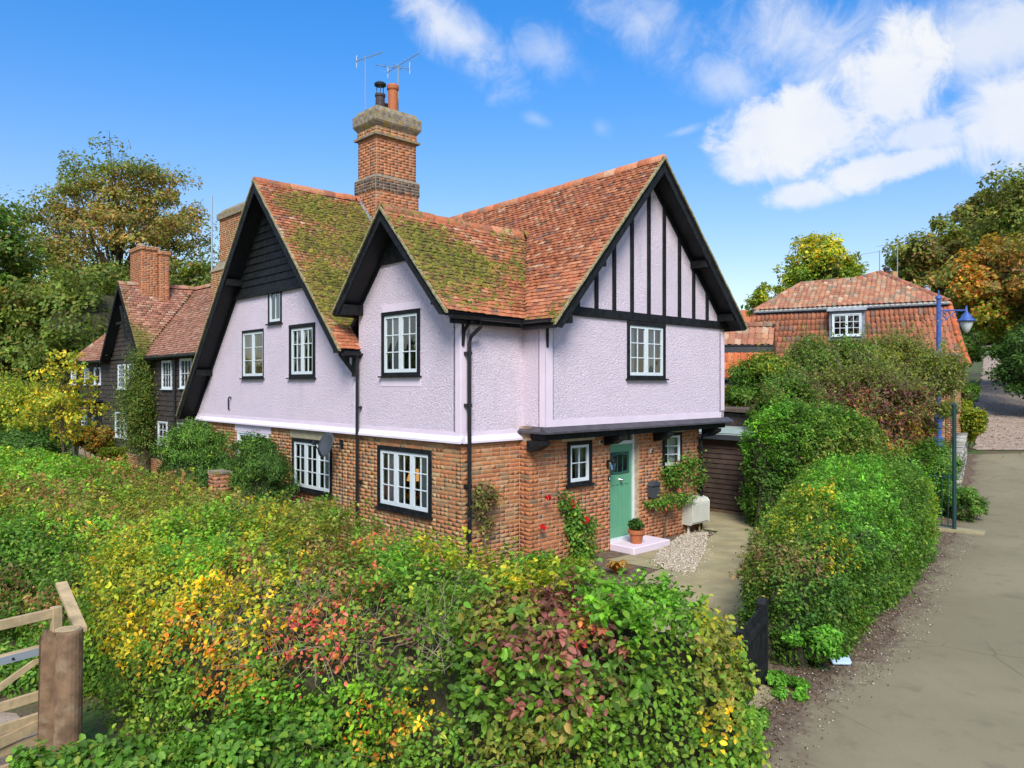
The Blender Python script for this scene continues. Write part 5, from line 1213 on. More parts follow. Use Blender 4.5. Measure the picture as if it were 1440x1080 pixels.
def ell_shrub(name, label, cat, c, r, n, size, P_, clumps=40, seed=0, lo=0.0, group=None, stems=6, spread=.28, shell=.55, core=.5, twigs=0, aspect=.55, droop=.3, upb=.35, mat='leaf', needle=False, trunk=None, **kw):
    """leafy mass: clumps of leaves through an ellipsoid, with stems inside"""
    near_ = c[1] < 9; sprays = kw.get('sprays', 0)
    rs = np.random.default_rng(seed + 100); c = np.array(c, float); r = np.array(r, float); t = thing(name, label, cat, (c[0], c[1], float(gz(c[0], c[1]))), group)
    d = unit(rs.normal(0, 1, (clumps, 3))); d[:, 2] = np.where(d[:, 2] < lo - .3, -d[:, 2], d[:, 2]); rad = (shell + (1 - shell) * rs.random(clumps) ** .5)[:, None]; CC = c + d * r * rad * .95
    k = rs.integers(0, clumps, n); cs = spread * r.mean() * (0.6 + .8 * rs.random(clumps)); Q = rs.normal(0, 1, (n, 3)) * np.array([1, 1, .62]); Q = Q / np.maximum(np.linalg.norm(Q, axis=1, keepdims=True), 1e-6) * rs.random((n, 1)) ** .45
    Pp = CC[k] + Q * cs[k][:, None]; nn = unit((Pp - c) / r * .6 + Q * .7 + np.array([0, 0, .15])); base = float(gz(c[0], c[1])); ok = Pp[:, 2] > base + .02; Pp, nn = Pp[ok], nn[ok]
    colr = P_(Pp) if callable(P_) else pal_cols(len(Pp), P_)
    cl = rs.uniform(.78, 1.25, clumps)[k][ok]; colr = colr * cl[:, None] * (.82 if c[0] > 4 and c[1] > 15 else 1)
    ax = None
    if needle: ax = unit(Q[ok] * .6 + np.array([0, 0, 1.1]))
    if sprays:
        j0 = rs.integers(0, clumps, sprays); A0 = CC[j0] + rs.normal(0, .12, (sprays, 3)) * r; D0 = unit((A0 - c) / r * .5 + rs.normal(0, .35, (sprays, 3)) + np.array([0, 0, .9])); L0 = rs.uniform(.25, .65, sprays) * r[2]; mm = 12; tt = np.tile(np.linspace(0, 1, mm), sprays)
        pq = np.repeat(A0, mm, 0) + np.repeat(D0 * L0[:, None], mm, 0) * tt[:, None] + rs.normal(0, .03, (sprays * mm, 3)); Pp = np.concatenate([Pp, pq]); nn = np.concatenate([nn, unit(rs.normal(0, 1, (len(pq), 3)))]); colr = np.concatenate([colr, (P_(pq) if callable(P_) else pal_cols(len(pq), P_)) * 1.1])
        twig_mesh('twigs', A0, D0, float(L0.mean()), .007, M['twig'], t)
    if core:
        m_ = int(n * .22); q_ = unit(rs.normal(0, 1, (m_, 3))); p_ = c + q_ * r * core * rs.uniform(.95, 1.2, (m_, 1)); g_ = p_[:, 2] > base; p_, q_ = p_[g_], q_[g_]
        Pp = np.concatenate([Pp, p_]); nn = np.concatenate([nn, q_]); colr = np.concatenate([colr, P_(p_) if callable(P_) else pal_cols(len(p_), P_)]); ax = None if ax is None else np.concatenate([ax, unit(q_ * .6 + np.array([0, 0, 1.0]))])
    o = bpy.data.objects.new('foliage', leaf_mesh('foliage', Pp, nn, size, colr, M[mat], near_, droop, aspect, .5, upb, ax)); link(o, t, Matrix()); o['kind'] = 'stuff'
    if core:
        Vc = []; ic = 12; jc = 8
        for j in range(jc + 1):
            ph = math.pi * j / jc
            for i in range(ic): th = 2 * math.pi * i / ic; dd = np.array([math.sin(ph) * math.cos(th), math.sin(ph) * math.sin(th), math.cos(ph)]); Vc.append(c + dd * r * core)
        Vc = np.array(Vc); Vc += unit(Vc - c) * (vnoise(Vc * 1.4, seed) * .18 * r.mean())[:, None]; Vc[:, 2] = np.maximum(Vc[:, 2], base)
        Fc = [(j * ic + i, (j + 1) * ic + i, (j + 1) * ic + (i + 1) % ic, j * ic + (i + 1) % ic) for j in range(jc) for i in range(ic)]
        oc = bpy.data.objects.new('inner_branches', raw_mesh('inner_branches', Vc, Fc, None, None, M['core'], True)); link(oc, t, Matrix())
    if stems:
        mb = MB(); g0 = np.array([c[0], c[1], base])
        for i in range(stems):
            e = CC[rs.integers(0, clumps)]; a = g0 + np.array([rs.uniform(-.15, .15) * r[0], rs.uniform(-.15, .15) * r[1], 0]); m_ = (a + e) / 2 + rs.normal(0, .06, 3) * r.mean(); mb.tube([a, m_, e], [.025 * r.mean() + .008, .018 * r.mean() + .005, .004], 5)
        mb.build('stems', M['bark'], t, Matrix())['kind'] = 'stuff'
    if twigs:
        q = rs.integers(0, len(Pp), twigs); twig_mesh('twigs', Pp[q], nn[q] + rs.normal(0, .4, (twigs, 3)), .35 * r.mean() * .5, .006, M['twig'], t)
    return t
def px_pal(base, blobs): return patches(base, blobs)
def gp3(px, py, d, z=None): p = at_depth(px, py, d); return (p.x, p.y, p.z if z is None else z)
# masses to the right, from near to far
ell_shrub('elder_bush', 'sprawling bush turning red and gold in front of the tiled house', 'bush', gp3(1222, 606, 21.5), (2.45, 1.5, 1.85), 36000, .09, px_pal(G_OLIVE, [(1200, 580, 120, 45, PURPLE, .55), (1240, 560, 80, 30, PURPLE, .5), (1260, 630, 70, 50, G_YEL, .5), (1170, 570, 60, 25, REDPINK, .3), (1150, 600, 80, 30, PURPLE, .5), (1210, 590, 90, 40, REDPINK, .2), (1200, 650, 90, 60, ORANGE, .35), (1270, 640, 70, 60, ORANGE, .35), (1280, 680, 60, 40, G_YEL, .6), (1130, 660, 60, 50, G_MID, .7), (1170, 610, 60, 30, REDPINK, .3), (1250, 600, 60, 30, PURPLE, .5)]), 90, 1, core=.5, twigs=300, sprays=320, shell=.4, spread=.2)
ell_shrub('dogwood', 'purple red dogwood thicket behind the tall hedge', 'bush', gp3(1135, 588, 20.8), (1.05, .9, .8), 15000, .085, px_pal(G_OLIVE, [(1150, 590, 140, 60, PURPLE, .9), (1120, 580, 60, 30, REDPINK, .35)]), 50, 2, core=.5, twigs=200, sprays=90)
ell_shrub('fruit_tree', 'loose olive green fruit tree with yellowing tips before the mansard roof', 'tree', gp3(1255, 535, 25.5), (2.25, 1.6, 1.35), 22000, .09, px_pal(G_OLIVE, [(1240, 520, 90, 30, G_YEL, .4), (1290, 560, 60, 60, G_OLIVE, .6), (1230, 590, 80, 30, PURPLE, .35)]), 90, 3, core=.25, twigs=500, stems=14, sprays=260)
ell_shrub('willow_bush', 'grey green feathery bush left of the dormer below the mansard roof', 'bush', gp3(1160, 535, 24.5), (1.8, 1.4, 1.25), 19000, .09, px_pal(G_MID, [(1150, 510, 90, 30, G_OLIVE, .5)]), 60, 4, core=.3, twigs=200, sprays=220)
ell_shrub('garden_tree', 'rounded green tree with yellow tips behind the shed', 'tree', gp3(1075, 546, 23), (1.1, 1.0, .95), 16000, .085, px_pal(G_MID, [(1080, 500, 60, 25, G_YEL, .6)]), 40, 5, core=.45, sprays=50)
ell_shrub('hazel', 'mid green bush joining the tall hedge to the purple thicket', 'bush', gp3(1110, 600, 20), (.9, .8, 1.15), 15000, .08, px_pal(G_MID, [(1110, 570, 60, 30, G_OLIVE, .5), (1130, 590, 40, 30, PURPLE, .4)]), 40, 33, core=.5, sprays=110)
ell_shrub('yellow_shrub', 'golden yellow shrub above the pale shed roof', 'shrub', gp3(1030, 568, 23.5), (.55, .5, .5), 5000, .08, YELLOW, 20, 6, core=.5)
ell_shrub('lane_shrub', 'yellow green shrub by the lane at the brick pier', 'shrub', gp3(1360, 598, 30), (.55, .7, 1.0), 7000, .10, G_YEL, 26, 7, core=.6)
ell_shrub('box_bush', 'small clipped dark green box bush at the lane edge behind the yellow green shrub', 'shrub', gp3(1357, 553, 38), (.75, .7, .55), 3500, .1, G_MID, 16, 8, core=.75)
ell_shrub('lane_shrub', 'green bush on the left bank where the lane narrows', 'shrub', gp3(1352, 500, 56), (1.3, 1.2, 1.3), 5000, .16, G_MID, 26, 41, core=.6)
ell_shrub('lane_shrub', 'dark holly scrub closing the far top of the lane', 'shrub', gp3(1372, 472, 88), (2.2, 1.5, 1.8), 5000, .26, G_MID, 30, 42, core=.6)
ell_shrub('verge_bush', 'leafy green bush around the foot of the black railings', 'bush', gp3(1350, 718, 18.8), (.42, .8, .6), 6500, .065, G_MID, 30, 9, core=.5)
ell_shrub('verge_bush', 'dark ivy clump between lamp post and railings', 'bush', gp3(1300, 678, 20), (.9, .9, 1.1), 12000, .075, px_pal(G_MID, [(1290, 690, 50, 50, G_BRIGHT, .5)]), 30, 10, core=.6)
ell_shrub('hedge_end_weeds', 'bright weeds with small yellow flowers at the foot of the clipped hedge', 'weeds', gp3(1148, 915, 8.95, .28), (.32, .3, .3), 2600, .05, G_BRIGHT, 16, 12, core=.4, stems=0)
ell_shrub('verge_weeds', 'low grassy weeds beside the garden gate threshold', 'weeds', gp3(1105, 968, 8.3, .06), (.26, .3, .1), 1300, .045, G_BRIGHT, 12, 13, core=0, stems=0)
ell_shrub('verge_weeds', 'small weed tuft on the dirt below the threshold', 'weeds', gp3(1062, 1015, 7.5, .05), (.22, .25, .08), 800, .04, G_MID, 10, 14, core=0, stems=0)
# yews by the side wall
ell_shrub('yew', 'feathery green yew bush against the left end of the side wall', 'yew', gp3(275, 648, 18.0, 1.25), (.85, .85, 1.25), 24000, .09, px_pal(G_DARK, [(275, 620, 60, 40, G_MID, .7)]), 60, 20, core=.6, needle=True, aspect=.16, mat='needle')
ell_shrub('yew', 'darker rounded yew bush beneath the lower left window lintel', 'yew', gp3(360, 660, 16.3, 1.1), (.68, .7, 1.15), 20000, .085, px_pal(G_DARK, [(345, 610, 40, 20, G_MID, .5)]), 50, 21, core=.65, needle=True, aspect=.16, mat='needle')
# left garden
ell_shrub('maple_bush', 'large yellow green bush at the far left beyond the hedge', 'bush', gp3(15, 592, 24), (2.2, 1.5, 1.2), 22000, .09, px_pal(G_YEL, [(40, 620, 80, 25, G_MID, .7), (120, 610, 40, 50, ORANGE, .5), (60, 560, 80, 30, G_YEL, .6)]), 60, 22, core=.4, twigs=200, sprays=150)
ell_shrub('laurel', 'dark blue green low shrub at the left edge above the hedge', 'shrub', gp3(25, 632, 22), (1.3, 1.0, .55), 9000, .08, G_DARK, 30, 23, core=.65)
ell_shrub('autumn_shrub', 'orange and green shrub in front of the black boarded house', 'shrub', gp3(135, 622, 25), (.6, .6, .6), 6000, .085, px_pal(G_OLIVE, [(130, 610, 40, 40, ORANGE, .5)]), 26, 24, core=.5)
ell_shrub('golden_shrub', 'small golden green shrub beside the porch of the boarded house', 'shrub', gp3(160, 640, 24), (.5, .5, .35), 4500, .07, G_YEL, 14, 25, core=.5)
ell_shrub('mixed_border', 'narrow green and yellow border plants below the front wall', 'plants', gp3(770, 800, 12.6, .25), (.9, .35, .3), 8000, .055, px_pal(G_BRIGHT, [(800, 800, 60, 20, G_YEL, .7)]), 30, 26, core=0, stems=0)
ell_shrub('border_plant', 'low dark green ground plants beside the pink step', 'plants', gp3(900, 812, 11.6, .12), (.6, .3, .16), 3500, .05, G_DARK, 20, 27, core=0, stems=0)
ell_shrub('bramble', 'broad leaved bramble at the foot of the gate post', 'bramble', (-3.35, 6.15, .12), (.8, .35, .40), 3900, .068, G_MID, 26, 28, core=.3, twigs=60, stems=5, aspect=.75)
ell_shrub('bramble', 'dark bramble below the hedge right of the gate posts', 'bramble', (-1.9, 6.2, .3), (.9, .5, .42), 6000, .06, G_MID, 26, 29, core=.4, twigs=60, stems=5, aspect=.7)
ell_shrub('weeds_clump', 'tangled low weeds under the bars of the field gate', 'weeds', (-5.6, 8.6, .1), (1.4, .5, .28), 6000, .055, G_MID, 40, 30, core=0, stems=0)
ell_shrub('field_scrub', 'dense scrub behind the five bar gate', 'scrub', (-8.2, 10.6, .6), (2.4, 1.5, .95), 20000, .065, px_pal(G_MID, [(40, 900, 80, 60, G_DARK, .5), (20, 830, 60, 40, BROWN, .4)]), 50, 31, core=.7)

# --- climbers and pot plants
def climber(name, label, trunk, blobs, n, size, P_, flowers=(), fl_col=(.30, .01, .012), seed=0, bare=.0, aspect=.65, rough=0):
    rs = np.random.default_rng(seed + 500); t = thing(name, label, 'climbing plant', trunk[0]); mb = MB(); mb.tube(trunk, np.linspace(.022, .008, len(trunk)), 6)
    Ps = []; Ns = []
    for (c, r, wgt) in blobs:
        k = int(n * wgt); q = rs.normal(0, .52, (k, 3)); p = np.array(c) + q * np.array(r); Ps.append(p); Ns.append(unit(q * .6 + rs.normal(0, .5, (k, 3)) + np.array([0, -.5, .3])))
        j = min(range(len(trunk)), key=lambda i: (Vector(trunk[i]) - Vector(c)).length)
        for i in range(5): e = np.array(c) + rs.normal(0, .5, 3) * np.array(r); mb.tube([trunk[j], (np.array(trunk[j]) + e) / 2 + rs.normal(0, .04, 3), e], [.008, .006, .003], 4)
    for f in flowers:
        j = min(range(len(trunk)), key=lambda i: (Vector(trunk[i]) - Vector(f) + Vector((0, 0, .15))).length); e = np.array(f); a_ = np.array(trunk[j]); mb.tube([a_, (a_ + e) / 2 + np.array([0, 0, .05]), e], [.007, .005, .004], 4)
    mb.build('stems', M['bark'] if not bare else M['twig'], t, Matrix())['kind'] = 'stuff'; Ps = np.concatenate(Ps); Ns = np.concatenate(Ns)
    o = bpy.data.objects.new('foliage', leaf_mesh('foliage', Ps, Ns, size, pal_cols(len(Ps), P_) * (1 + .5 * vnoise(Ps * 5, 3))[:, None], M['leaf'], not rough, .9, aspect)); link(o, t, Matrix()); o['kind'] = 'stuff'
    for f in flowers:
        n_ = 34; q = unit(rs.normal(0, 1, (n_, 3))) * .028; m_ = leaf_mesh('flower', np.array(f) + q, unit(q), .055, pal_cols(n_, [(fl_col, 1), (tuple(x * 1.8 for x in fl_col), .5)]), M['petal'], False, 0, .9, .3, .0); link(bpy.data.objects.new('flower', m_), t, Matrix())
    return t
def wb(px, py, off=.15):                                     # a point standing off the front brick wall
    u, z = on_v(px, py, VB - off); return tuple(KM @ Vector((u, VB - off, z)))
climber('climbing_rose', 'straggly climbing rose with red blooms left of the green door', [wb(812, 806, .2), wb(812, 770, .12), wb(808, 740, .1), wb(800, 715, .1), wb(786, 692, .12), wb(782, 686, .1)],
        [(wb(808, 725, .15), (.17, .1, .22), .2), (wb(820, 775, .2), (.26, .16, .32), .45), (wb(808, 745, .15), (.2, .12, .22), .2), (wb(795, 705, .12), (.12, .08, .18), .08), (wb(830, 740, .15), (.12, .08, .2), .07)], 1500, .07, G_MID, [wb(771, 700, .2), wb(805, 708, .2), wb(825, 731, .25), wb(764, 740, .15), wb(828, 791, .3), wb(822, 733, .2)], seed=1)
climber('climbing_rose', 'bushy climbing rose round the open right hand window', [wb(934, 768, .15), wb(936, 735, .08), wb(940, 705, .1), wb(955, 680, .12), wb(970, 655, .12)],
        [(wb(950, 668, .22), (.36, .16, .26), .35), (wb(970, 652, .2), (.30, .14, .2), .2), (wb(985, 672, .2), (.16, .12, .2), .08), (wb(940, 702, .2), (.34, .14, .14), .2), (wb(920, 708, .15), (.28, .1, .08), .1), (wb(965, 700, .2), (.22, .12, .12), .07)], 2400, .058, G_MID + [((.30, .10, .05), .5)], [wb(955, 690, .3)], (.28, .09, .05), seed=2)
def wd(px, py, off=.12):
    u, z = on_v(px, py, -off); return tuple(KM @ Vector((u, -off, z)))
climber('withered_climber', 'half withered climber bunched on the brick wall beside the downpipe', [wd(683, 775), wd(680, 735), wd(676, 710), wd(678, 690)], [(wd(682, 695), (.22, .12, .16), .5), (wd(672, 708), (.16, .12, .2), .3), (wd(684, 735), (.10, .08, .2), .2)], 1200, .06, BROWN + [((.17, .2, .04), 5)], seed=3, bare=1)
tw = twig_mesh('twigs', np.array([wd(680 + random.uniform(-18, 14), 705 + random.uniform(-22, 30)) for _ in range(160)]), RNG.normal(0, 1, (160, 3)) + np.array([0, 0, -.8]), .22, .005, M['twig'], [o for o in COL.objects if o.name.startswith('withered_climber')][0])
# ivy column on the boarded house is built with that house
# potted conifer on the step
sx, sy, sz = KM @ Vector((on_v(895, 778, VB - .36)[0], VB - .36, .15)); t = thing('plant_pot', 'terracotta pot standing on the pink doorstep', 'plant pot', (sx, sy, sz))
MB().lathe([(0, 0), (.105, 0), (.145, .2), (.17, .2), (.178, .28), (.15, .28), (.14, .22), (0, .22)], 20).build('pot', M['terracotta'], t, Matrix.Translation((sx, sy, sz)), smooth=False)
ell_shrub('potted_shrub', 'small dense green shrub growing in the terracotta pot', 'shrub', (sx, sy, sz + .34), (.15, .15, .17), 1500, .035, G_DARK, 14, 40, core=.5, stems=0)['label'] = 'small dense green shrub growing in the terracotta pot'
# hosta: countable strap leaves
hx, hy, _ = at_z(868, 808, .0); t = thing('hosta', 'hosta gone yellow and orange on bare soil left of the step', 'plant', (hx, hy, 0))
for i in range(26):
    a = i * 2.4; r = random.uniform(.16, .3); h = random.uniform(.1, .26); d = Vector((math.cos(a), math.sin(a), 0)); x = Vector((-d.y, d.x, 0)); o = Vector((hx, hy, .02)); V = []
    for k in range(5): tt = k / 4; w_ = (.012, .045, .055, .035, .002)[k]; p = o + d * r * tt + Vector((0, 0, h * math.sin(tt * 2.3))); V += [p - x * w_, p + x * w_]
    c = np.array(random.choice([(.50, .27, .05), (.55, .38, .10), (.42, .18, .04), (.30, .26, .04)])); m_ = raw_mesh('leaf_blade', np.array(V), [(2 * k, 2 * k + 2, 2 * k + 3, 2 * k + 1) for k in range(4)], np.tile(c, (10, 1)), None, M['leaf']); link(bpy.data.objects.new('leaf_blade', m_), t, Matrix())

# ================================================================== trees
def tree(name, label, base, height, crown_c, r, n, size, P_, seed=0, clumps=120, trunk_r=.3, layered=False, spread=.16, group=None, shell=.35, cat='tree', limbs=26, core=0, flat=.55, top=1.0):
    n = int(n * .8); size = size * 1.1; rs = np.random.default_rng(seed + 900); base = np.array(base, float); c = np.array(crown_c, float); r = np.array(r, float); t = thing(name, label, cat, tuple(base), group)
    d = unit(rs.normal(0, 1, (clumps, 3))); rad = (shell + (1 - shell) * rs.random(clumps) ** .6)[:, None]; CC = c + d * r * rad
    taper = 1 - .35 * np.clip((CC[:, 2] - c[2]) / r[2], 0, 1) * top; CC[:, :2] = c[:2] + (CC[:, :2] - c[:2]) * taper[:, None]; CC += rs.normal(0, .06, CC.shape) * r
    k = rs.integers(0, clumps, n); cs = spread * r.mean() * (.5 + rs.random(clumps)); Q = rs.normal(0, 1, (n, 3)) * np.array([1, 1, .4 if layered else flat]); Q /= np.maximum(1, np.linalg.norm(Q, axis=1, keepdims=True) * .8)
    Pp = CC[k] + Q * cs[k][:, None]; nn = unit((Pp - c) / r * .5 + Q * .6 + np.array([0, 0, .25])); colr = P_(Pp) if callable(P_) else pal_cols(len(Pp), P_); colr = colr * rs.uniform(.72, 1.3, clumps)[k][:, None]
    if core:
        core = core * .86; m_ = int(n * .25); q_ = unit(rs.normal(0, 1, (m_, 3))); p_ = c + q_ * r * core * rs.uniform(.95, 1.2, (m_, 1)); Pp = np.concatenate([Pp, p_]); nn = np.concatenate([nn, q_]); colr = np.concatenate([colr, (P_(p_) if callable(P_) else pal_cols(m_, P_)) * .85])
    gnd = float(gz(base[0], base[1])); ok = Pp[:, 2] > gnd + .05
    o = bpy.data.objects.new('crown', leaf_mesh('crown', Pp[ok], nn[ok], size, colr[ok], M['leaf'], False, .3, .6)); link(o, t, Matrix()); o['kind'] = 'stuff'
    mb = MB(); fork = base + np.array([0, 0, max(.8, (c[2] - r[2] * .5 - base[2]))]); topp = c + np.array([0, 0, r[2] * .55])
    mb.tube([base, base + (fork - base) * .5 + rs.normal(0, .05, 3), fork, (fork + topp) / 2, topp], [trunk_r * 1.25, trunk_r, trunk_r * .8, trunk_r * .45, trunk_r * .1], 10); mb.build('trunk', M['bark'], t, Matrix(), smooth=True)
    mb = MB(); idx = rs.choice(clumps, min(limbs, clumps), replace=False)
    for i in idx:
        e = CC[i]; f = rs.uniform(.0, .75); a = fork + (topp - fork) * f * np.clip((e[2] - fork[2]) / (topp[2] - fork[2]), 0, 1); m_ = a + (e - a) * .5 + np.array([0, 0, -.06 * r[2]]) + rs.normal(0, .04, 3) * r; mb.tube([a, m_, e, e + (e - a) * .12], [trunk_r * .32, trunk_r * .16, trunk_r * .06, .01], 5)
    mb.build('limbs', M['bark'], t, Matrix(), smooth=True)['kind'] = 'stuff'
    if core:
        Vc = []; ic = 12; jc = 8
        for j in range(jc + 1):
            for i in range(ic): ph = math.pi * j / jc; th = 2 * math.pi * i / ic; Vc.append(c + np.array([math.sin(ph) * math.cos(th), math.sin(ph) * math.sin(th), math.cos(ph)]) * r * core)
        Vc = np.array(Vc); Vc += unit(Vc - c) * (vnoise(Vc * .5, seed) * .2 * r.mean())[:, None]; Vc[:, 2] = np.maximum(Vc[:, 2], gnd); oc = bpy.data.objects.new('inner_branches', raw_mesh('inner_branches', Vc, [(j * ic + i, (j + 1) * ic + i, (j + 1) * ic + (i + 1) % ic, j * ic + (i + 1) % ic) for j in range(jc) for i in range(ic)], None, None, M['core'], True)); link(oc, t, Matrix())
    return t
def tr(px, py, d, rx, ry_, rz, tx=0, **k):
    """crown centre by direction and distance; radii in metres"""
    p = at_depth(px, py, d); b = (p.x + tx, p.y, float(gz(p.x + tx, p.y))); return dict(base=b, crown_c=tuple(p), r=(rx, ry_, rz), height=0, **k)
G1 = 'trees standing behind the boarded house'
tree('copper_beech', 'tall spreading beech with copper and green layered foliage', **tr(166, 375, 50, 6.9, 5.5, 8.0), n=78000, size=.19, P_=px_pal(G_OLIVE, [(200, 300, 130, 60, COPPER, .75), (120, 330, 60, 60, COPPER, .6), (200, 400, 110, 60, DKTREE, .45), (250, 400, 60, 60, COPPER, .4), (240, 460, 80, 60, DKTREE, .5)]), seed=1, clumps=300, trunk_r=.4, layered=True, spread=.115, limbs=120, group=G1, core=0)
tree('beech', 'dense dark green tree low at the far left behind the yellow bush', **tr(40, 475, 44, 6.5, 5, 4.6), n=36000, size=.25, P_=px_pal(DKTREE, [(60, 430, 80, 30, COPPER, .4), (100, 420, 50, 30, G_OLIVE, .5)]), seed=2, clumps=130, trunk_r=.35, layered=True, group=G1, core=.55)
tree('beech', 'dense green tree mass between the beech and the boarded house roof', **tr(135, 470, 42, 4.4, 4.5, 3.7), n=30000, size=.23, P_=DKTREE, seed=3, clumps=110, trunk_r=.3, layered=True, group=G1, core=.55)
tree('oak', 'green tree cut off by the left edge of the view', **tr(-45, 350, 42, 3.6, 3.5, 3.4), n=18000, size=.24, P_=px_pal(G_MID, [(10, 340, 60, 60, DKTREE, .6)]), seed=4, clumps=80, trunk_r=.3, layered=True, group=G1)
tree('beech', 'green tree behind the brick chimney of the boarded house', **tr(270, 450, 47, 3.6, 3.5, 3.6), n=17000, size=.22, P_=px_pal(DKTREE, [(280, 470, 40, 30, G_YEL, .25)]), seed=5, clumps=70, trunk_r=.25, layered=True, group=G1, core=.5)
tree('walnut', 'slender young tree with sparse yellow leaves before the boarded house', **tr(88, 556, 22, 1.15, 1.0, 1.6), n=2900, size=.105, P_=G_YEL + YELLOW, seed=6, clumps=70, trunk_r=.045, spread=.15, limbs=60, layered=True, shell=.15, top=2.2)
tree('round_tree', 'round golden green tree standing behind the mansard roof', **tr(1155, 388, 62, 3.0, 3.0, 3.2), n=19000, size=.26, P_=px_pal(G_YEL, [(1155, 400, 60, 40, G_MID, .5), (1150, 350, 60, 30, YELLOW, .35)]), seed=7, clumps=170, trunk_r=.25, spread=.14, limbs=60, shell=.6, top=.3, core=.55)
tree('young_tree', 'pale lime green small tree left of the round golden tree', **tr(1080, 425, 58, 1.6, 1.5, 1.7), n=5500, size=.22, P_=G_YEL, seed=8, clumps=40, trunk_r=.12, spread=.22)
G2 = 'woodland trees beside the climbing lane'
tree('oak', 'tall tree with thin grey green top at the upper right', **tr(1378, 340, 56, 3.6, 3.5, 4.0, tx=7), n=20000, size=.26, P_=px_pal(G_OLIVE, [(1390, 300, 60, 40, BROWN, .3)]), seed=10, clumps=110, trunk_r=.3, spread=.15, limbs=60, group=G2, core=.4)
tree('maple', 'tree turning brown green behind the tiled house gable', **tr(1312, 390, 50, 3.2, 3.2, 3.3, tx=-1), n=20000, size=.24, P_=px_pal(G_OLIVE, [(1330, 370, 60, 40, COPPER, .6)]), seed=11, clumps=90, trunk_r=.3, group=G2, core=.55)
tree('maple', 'bright orange maple leaning over the lane', **tr(1430, 398, 40, 3.1, 3.0, 3.0, tx=3), n=30000, size=.2, P_=px_pal(G_OLIVE, [(1390, 390, 60, 70, ORANGE, .75), (1400, 450, 50, 40, G_YEL, .5), (1440, 380, 60, 60, COPPER, .6)]), seed=12, clumps=110, trunk_r=.3, group=G2, core=.55)
tree('oak', 'dark green tree crowding the right edge above the lane', **tr(1475, 330, 44, 4.2, 3.6, 5.0), n=26000, size=.24, P_=px_pal(G_OLIVE, [(1440, 300, 60, 60, G_OLIVE, .6)]), seed=13, clumps=100, trunk_r=.35, group=G2, core=.5)
tree('holly', 'dark ivy clad tree trunk and holly overhanging the right of the lane', **tr(1468, 500, 38, 2.35, 2.2, 2.7, tx=.6), n=24000, size=.15, P_=G_DARK, seed=14, clumps=80, trunk_r=.25, group=G2, core=.72)
tree('holly', 'dark holly bank beyond the lane bend', **tr(1448, 470, 52, 2.4, 3, 3.0), n=14000, size=.18, P_=G_DARK, seed=15, clumps=60, trunk_r=.2, group=G2, core=.75)
tree('ash', 'green tree leaning in from the left where the lane narrows', **tr(1330, 440, 62, 2.2, 3, 2.4, tx=-1), n=13000, size=.22, P_=px_pal(G_DARK, [(1350, 480, 40, 30, G_OLIVE, .5)]), seed=16, clumps=60, trunk_r=.2, group=G2, core=.6)
tree('ash', 'trees closing the far end of the lane', **tr(1375, 425, 125, 10, 4, 6, tx=12), n=16000, size=.4, P_=G_OLIVE, seed=17, clumps=90, trunk_r=.3, group=G2, core=.75)
# woodland beyond, one uncountable mass
def woodland():
    rs = np.random.default_rng(77); Ps = []; Ns = []; Cs = []; cores = MB()
    for i in range(120):
        az_ = rs.uniform(-1.5, 1.9); R_ = rs.uniform(95, 170); x, y = R_ * math.sin(az_), R_ * math.cos(az_)
        h = rs.uniform(7, 12) * (1.0 if x < 0 else .55); r = rs.uniform(4, 7); c = np.array([x, y, float(gz(x, y)) + h * .5]); k = 420
        q = unit(rs.normal(0, 1, (k, 3))) * rs.uniform(.8, 1.05, (k, 1)); q[:, 2] = np.abs(q[:, 2]) * np.where(rs.random(k) < .3, -.6, 1); p = c + q * np.array([r, r, h * .5]); Ps.append(p); Ns.append(unit(q)); Cs.append(pal_cols(k, random.choice([DKTREE, G_MID, G_OLIVE])) * .9)
        cores.lathe([(0, 0), (r * .75, h * .1), (r * .85, h * .5), (r * .5, h * .85), (0, h * .95)], 8, o=(x, y, float(gz(x, y))))
    o = bpy.data.objects.new('distant_woodland', leaf_mesh('distant_woodland', np.concatenate(Ps), np.concatenate(Ns), .8, np.concatenate(Cs), M['leaf'], False)); link(o, None, Matrix()); tag(o, 'distant woodland closing the horizon behind the houses', 'woodland', None, 'stuff'); cores.build('inner_mass', M['core'], o, Matrix())['kind'] = 'stuff'
woodland()
# fallen leaves on the verge and lane, grass tufts at the edges
def litter(name, label, pts, n, size, cols, spreadw=.5):
    pts = np.array(pts); t = RNG.random(n) * (len(pts) - 1); i = t.astype(int); f = (t - i)[:, None]; p = pts[i] * (1 - f) + pts[np.minimum(i + 1, len(pts) - 1)] * f + RNG.normal(0, spreadw, (n, 2)); P_ = np.c_[p, gz(p[:, 0], p[:, 1]) + .03]
    o = bpy.data.objects.new(name, leaf_mesh(name, P_, np.tile([0, 0, 1.0], (n, 1)), size, pal_cols(n, cols), M['leaf'], False, 0, .6, .25, 0)); link(o, None, Matrix()); tag(o, label, 'leaves', None, 'stuff')
litter('fallen_leaves', 'brown fallen leaves scattered along the dirt verge of the road', [(x - .45, y) for x, y in Lx[2:]], 6500, .026, [((.07, .045, .025), 5), ((.11, .07, .035), 4), ((.05, .035, .02), 3), ((.16, .08, .03), 1)], .28)
litter('fallen_leaves', 'scattered brown leaves lying on the climbing gravel lane', [((a[0] + b[0]) / 2, (a[1] + b[1]) / 2) for a, b in zip(LL, LR)], 4500, .075, [((.12, .07, .035), 5), ((.18, .10, .05), 4), ((.08, .05, .03), 3)], 1.1)
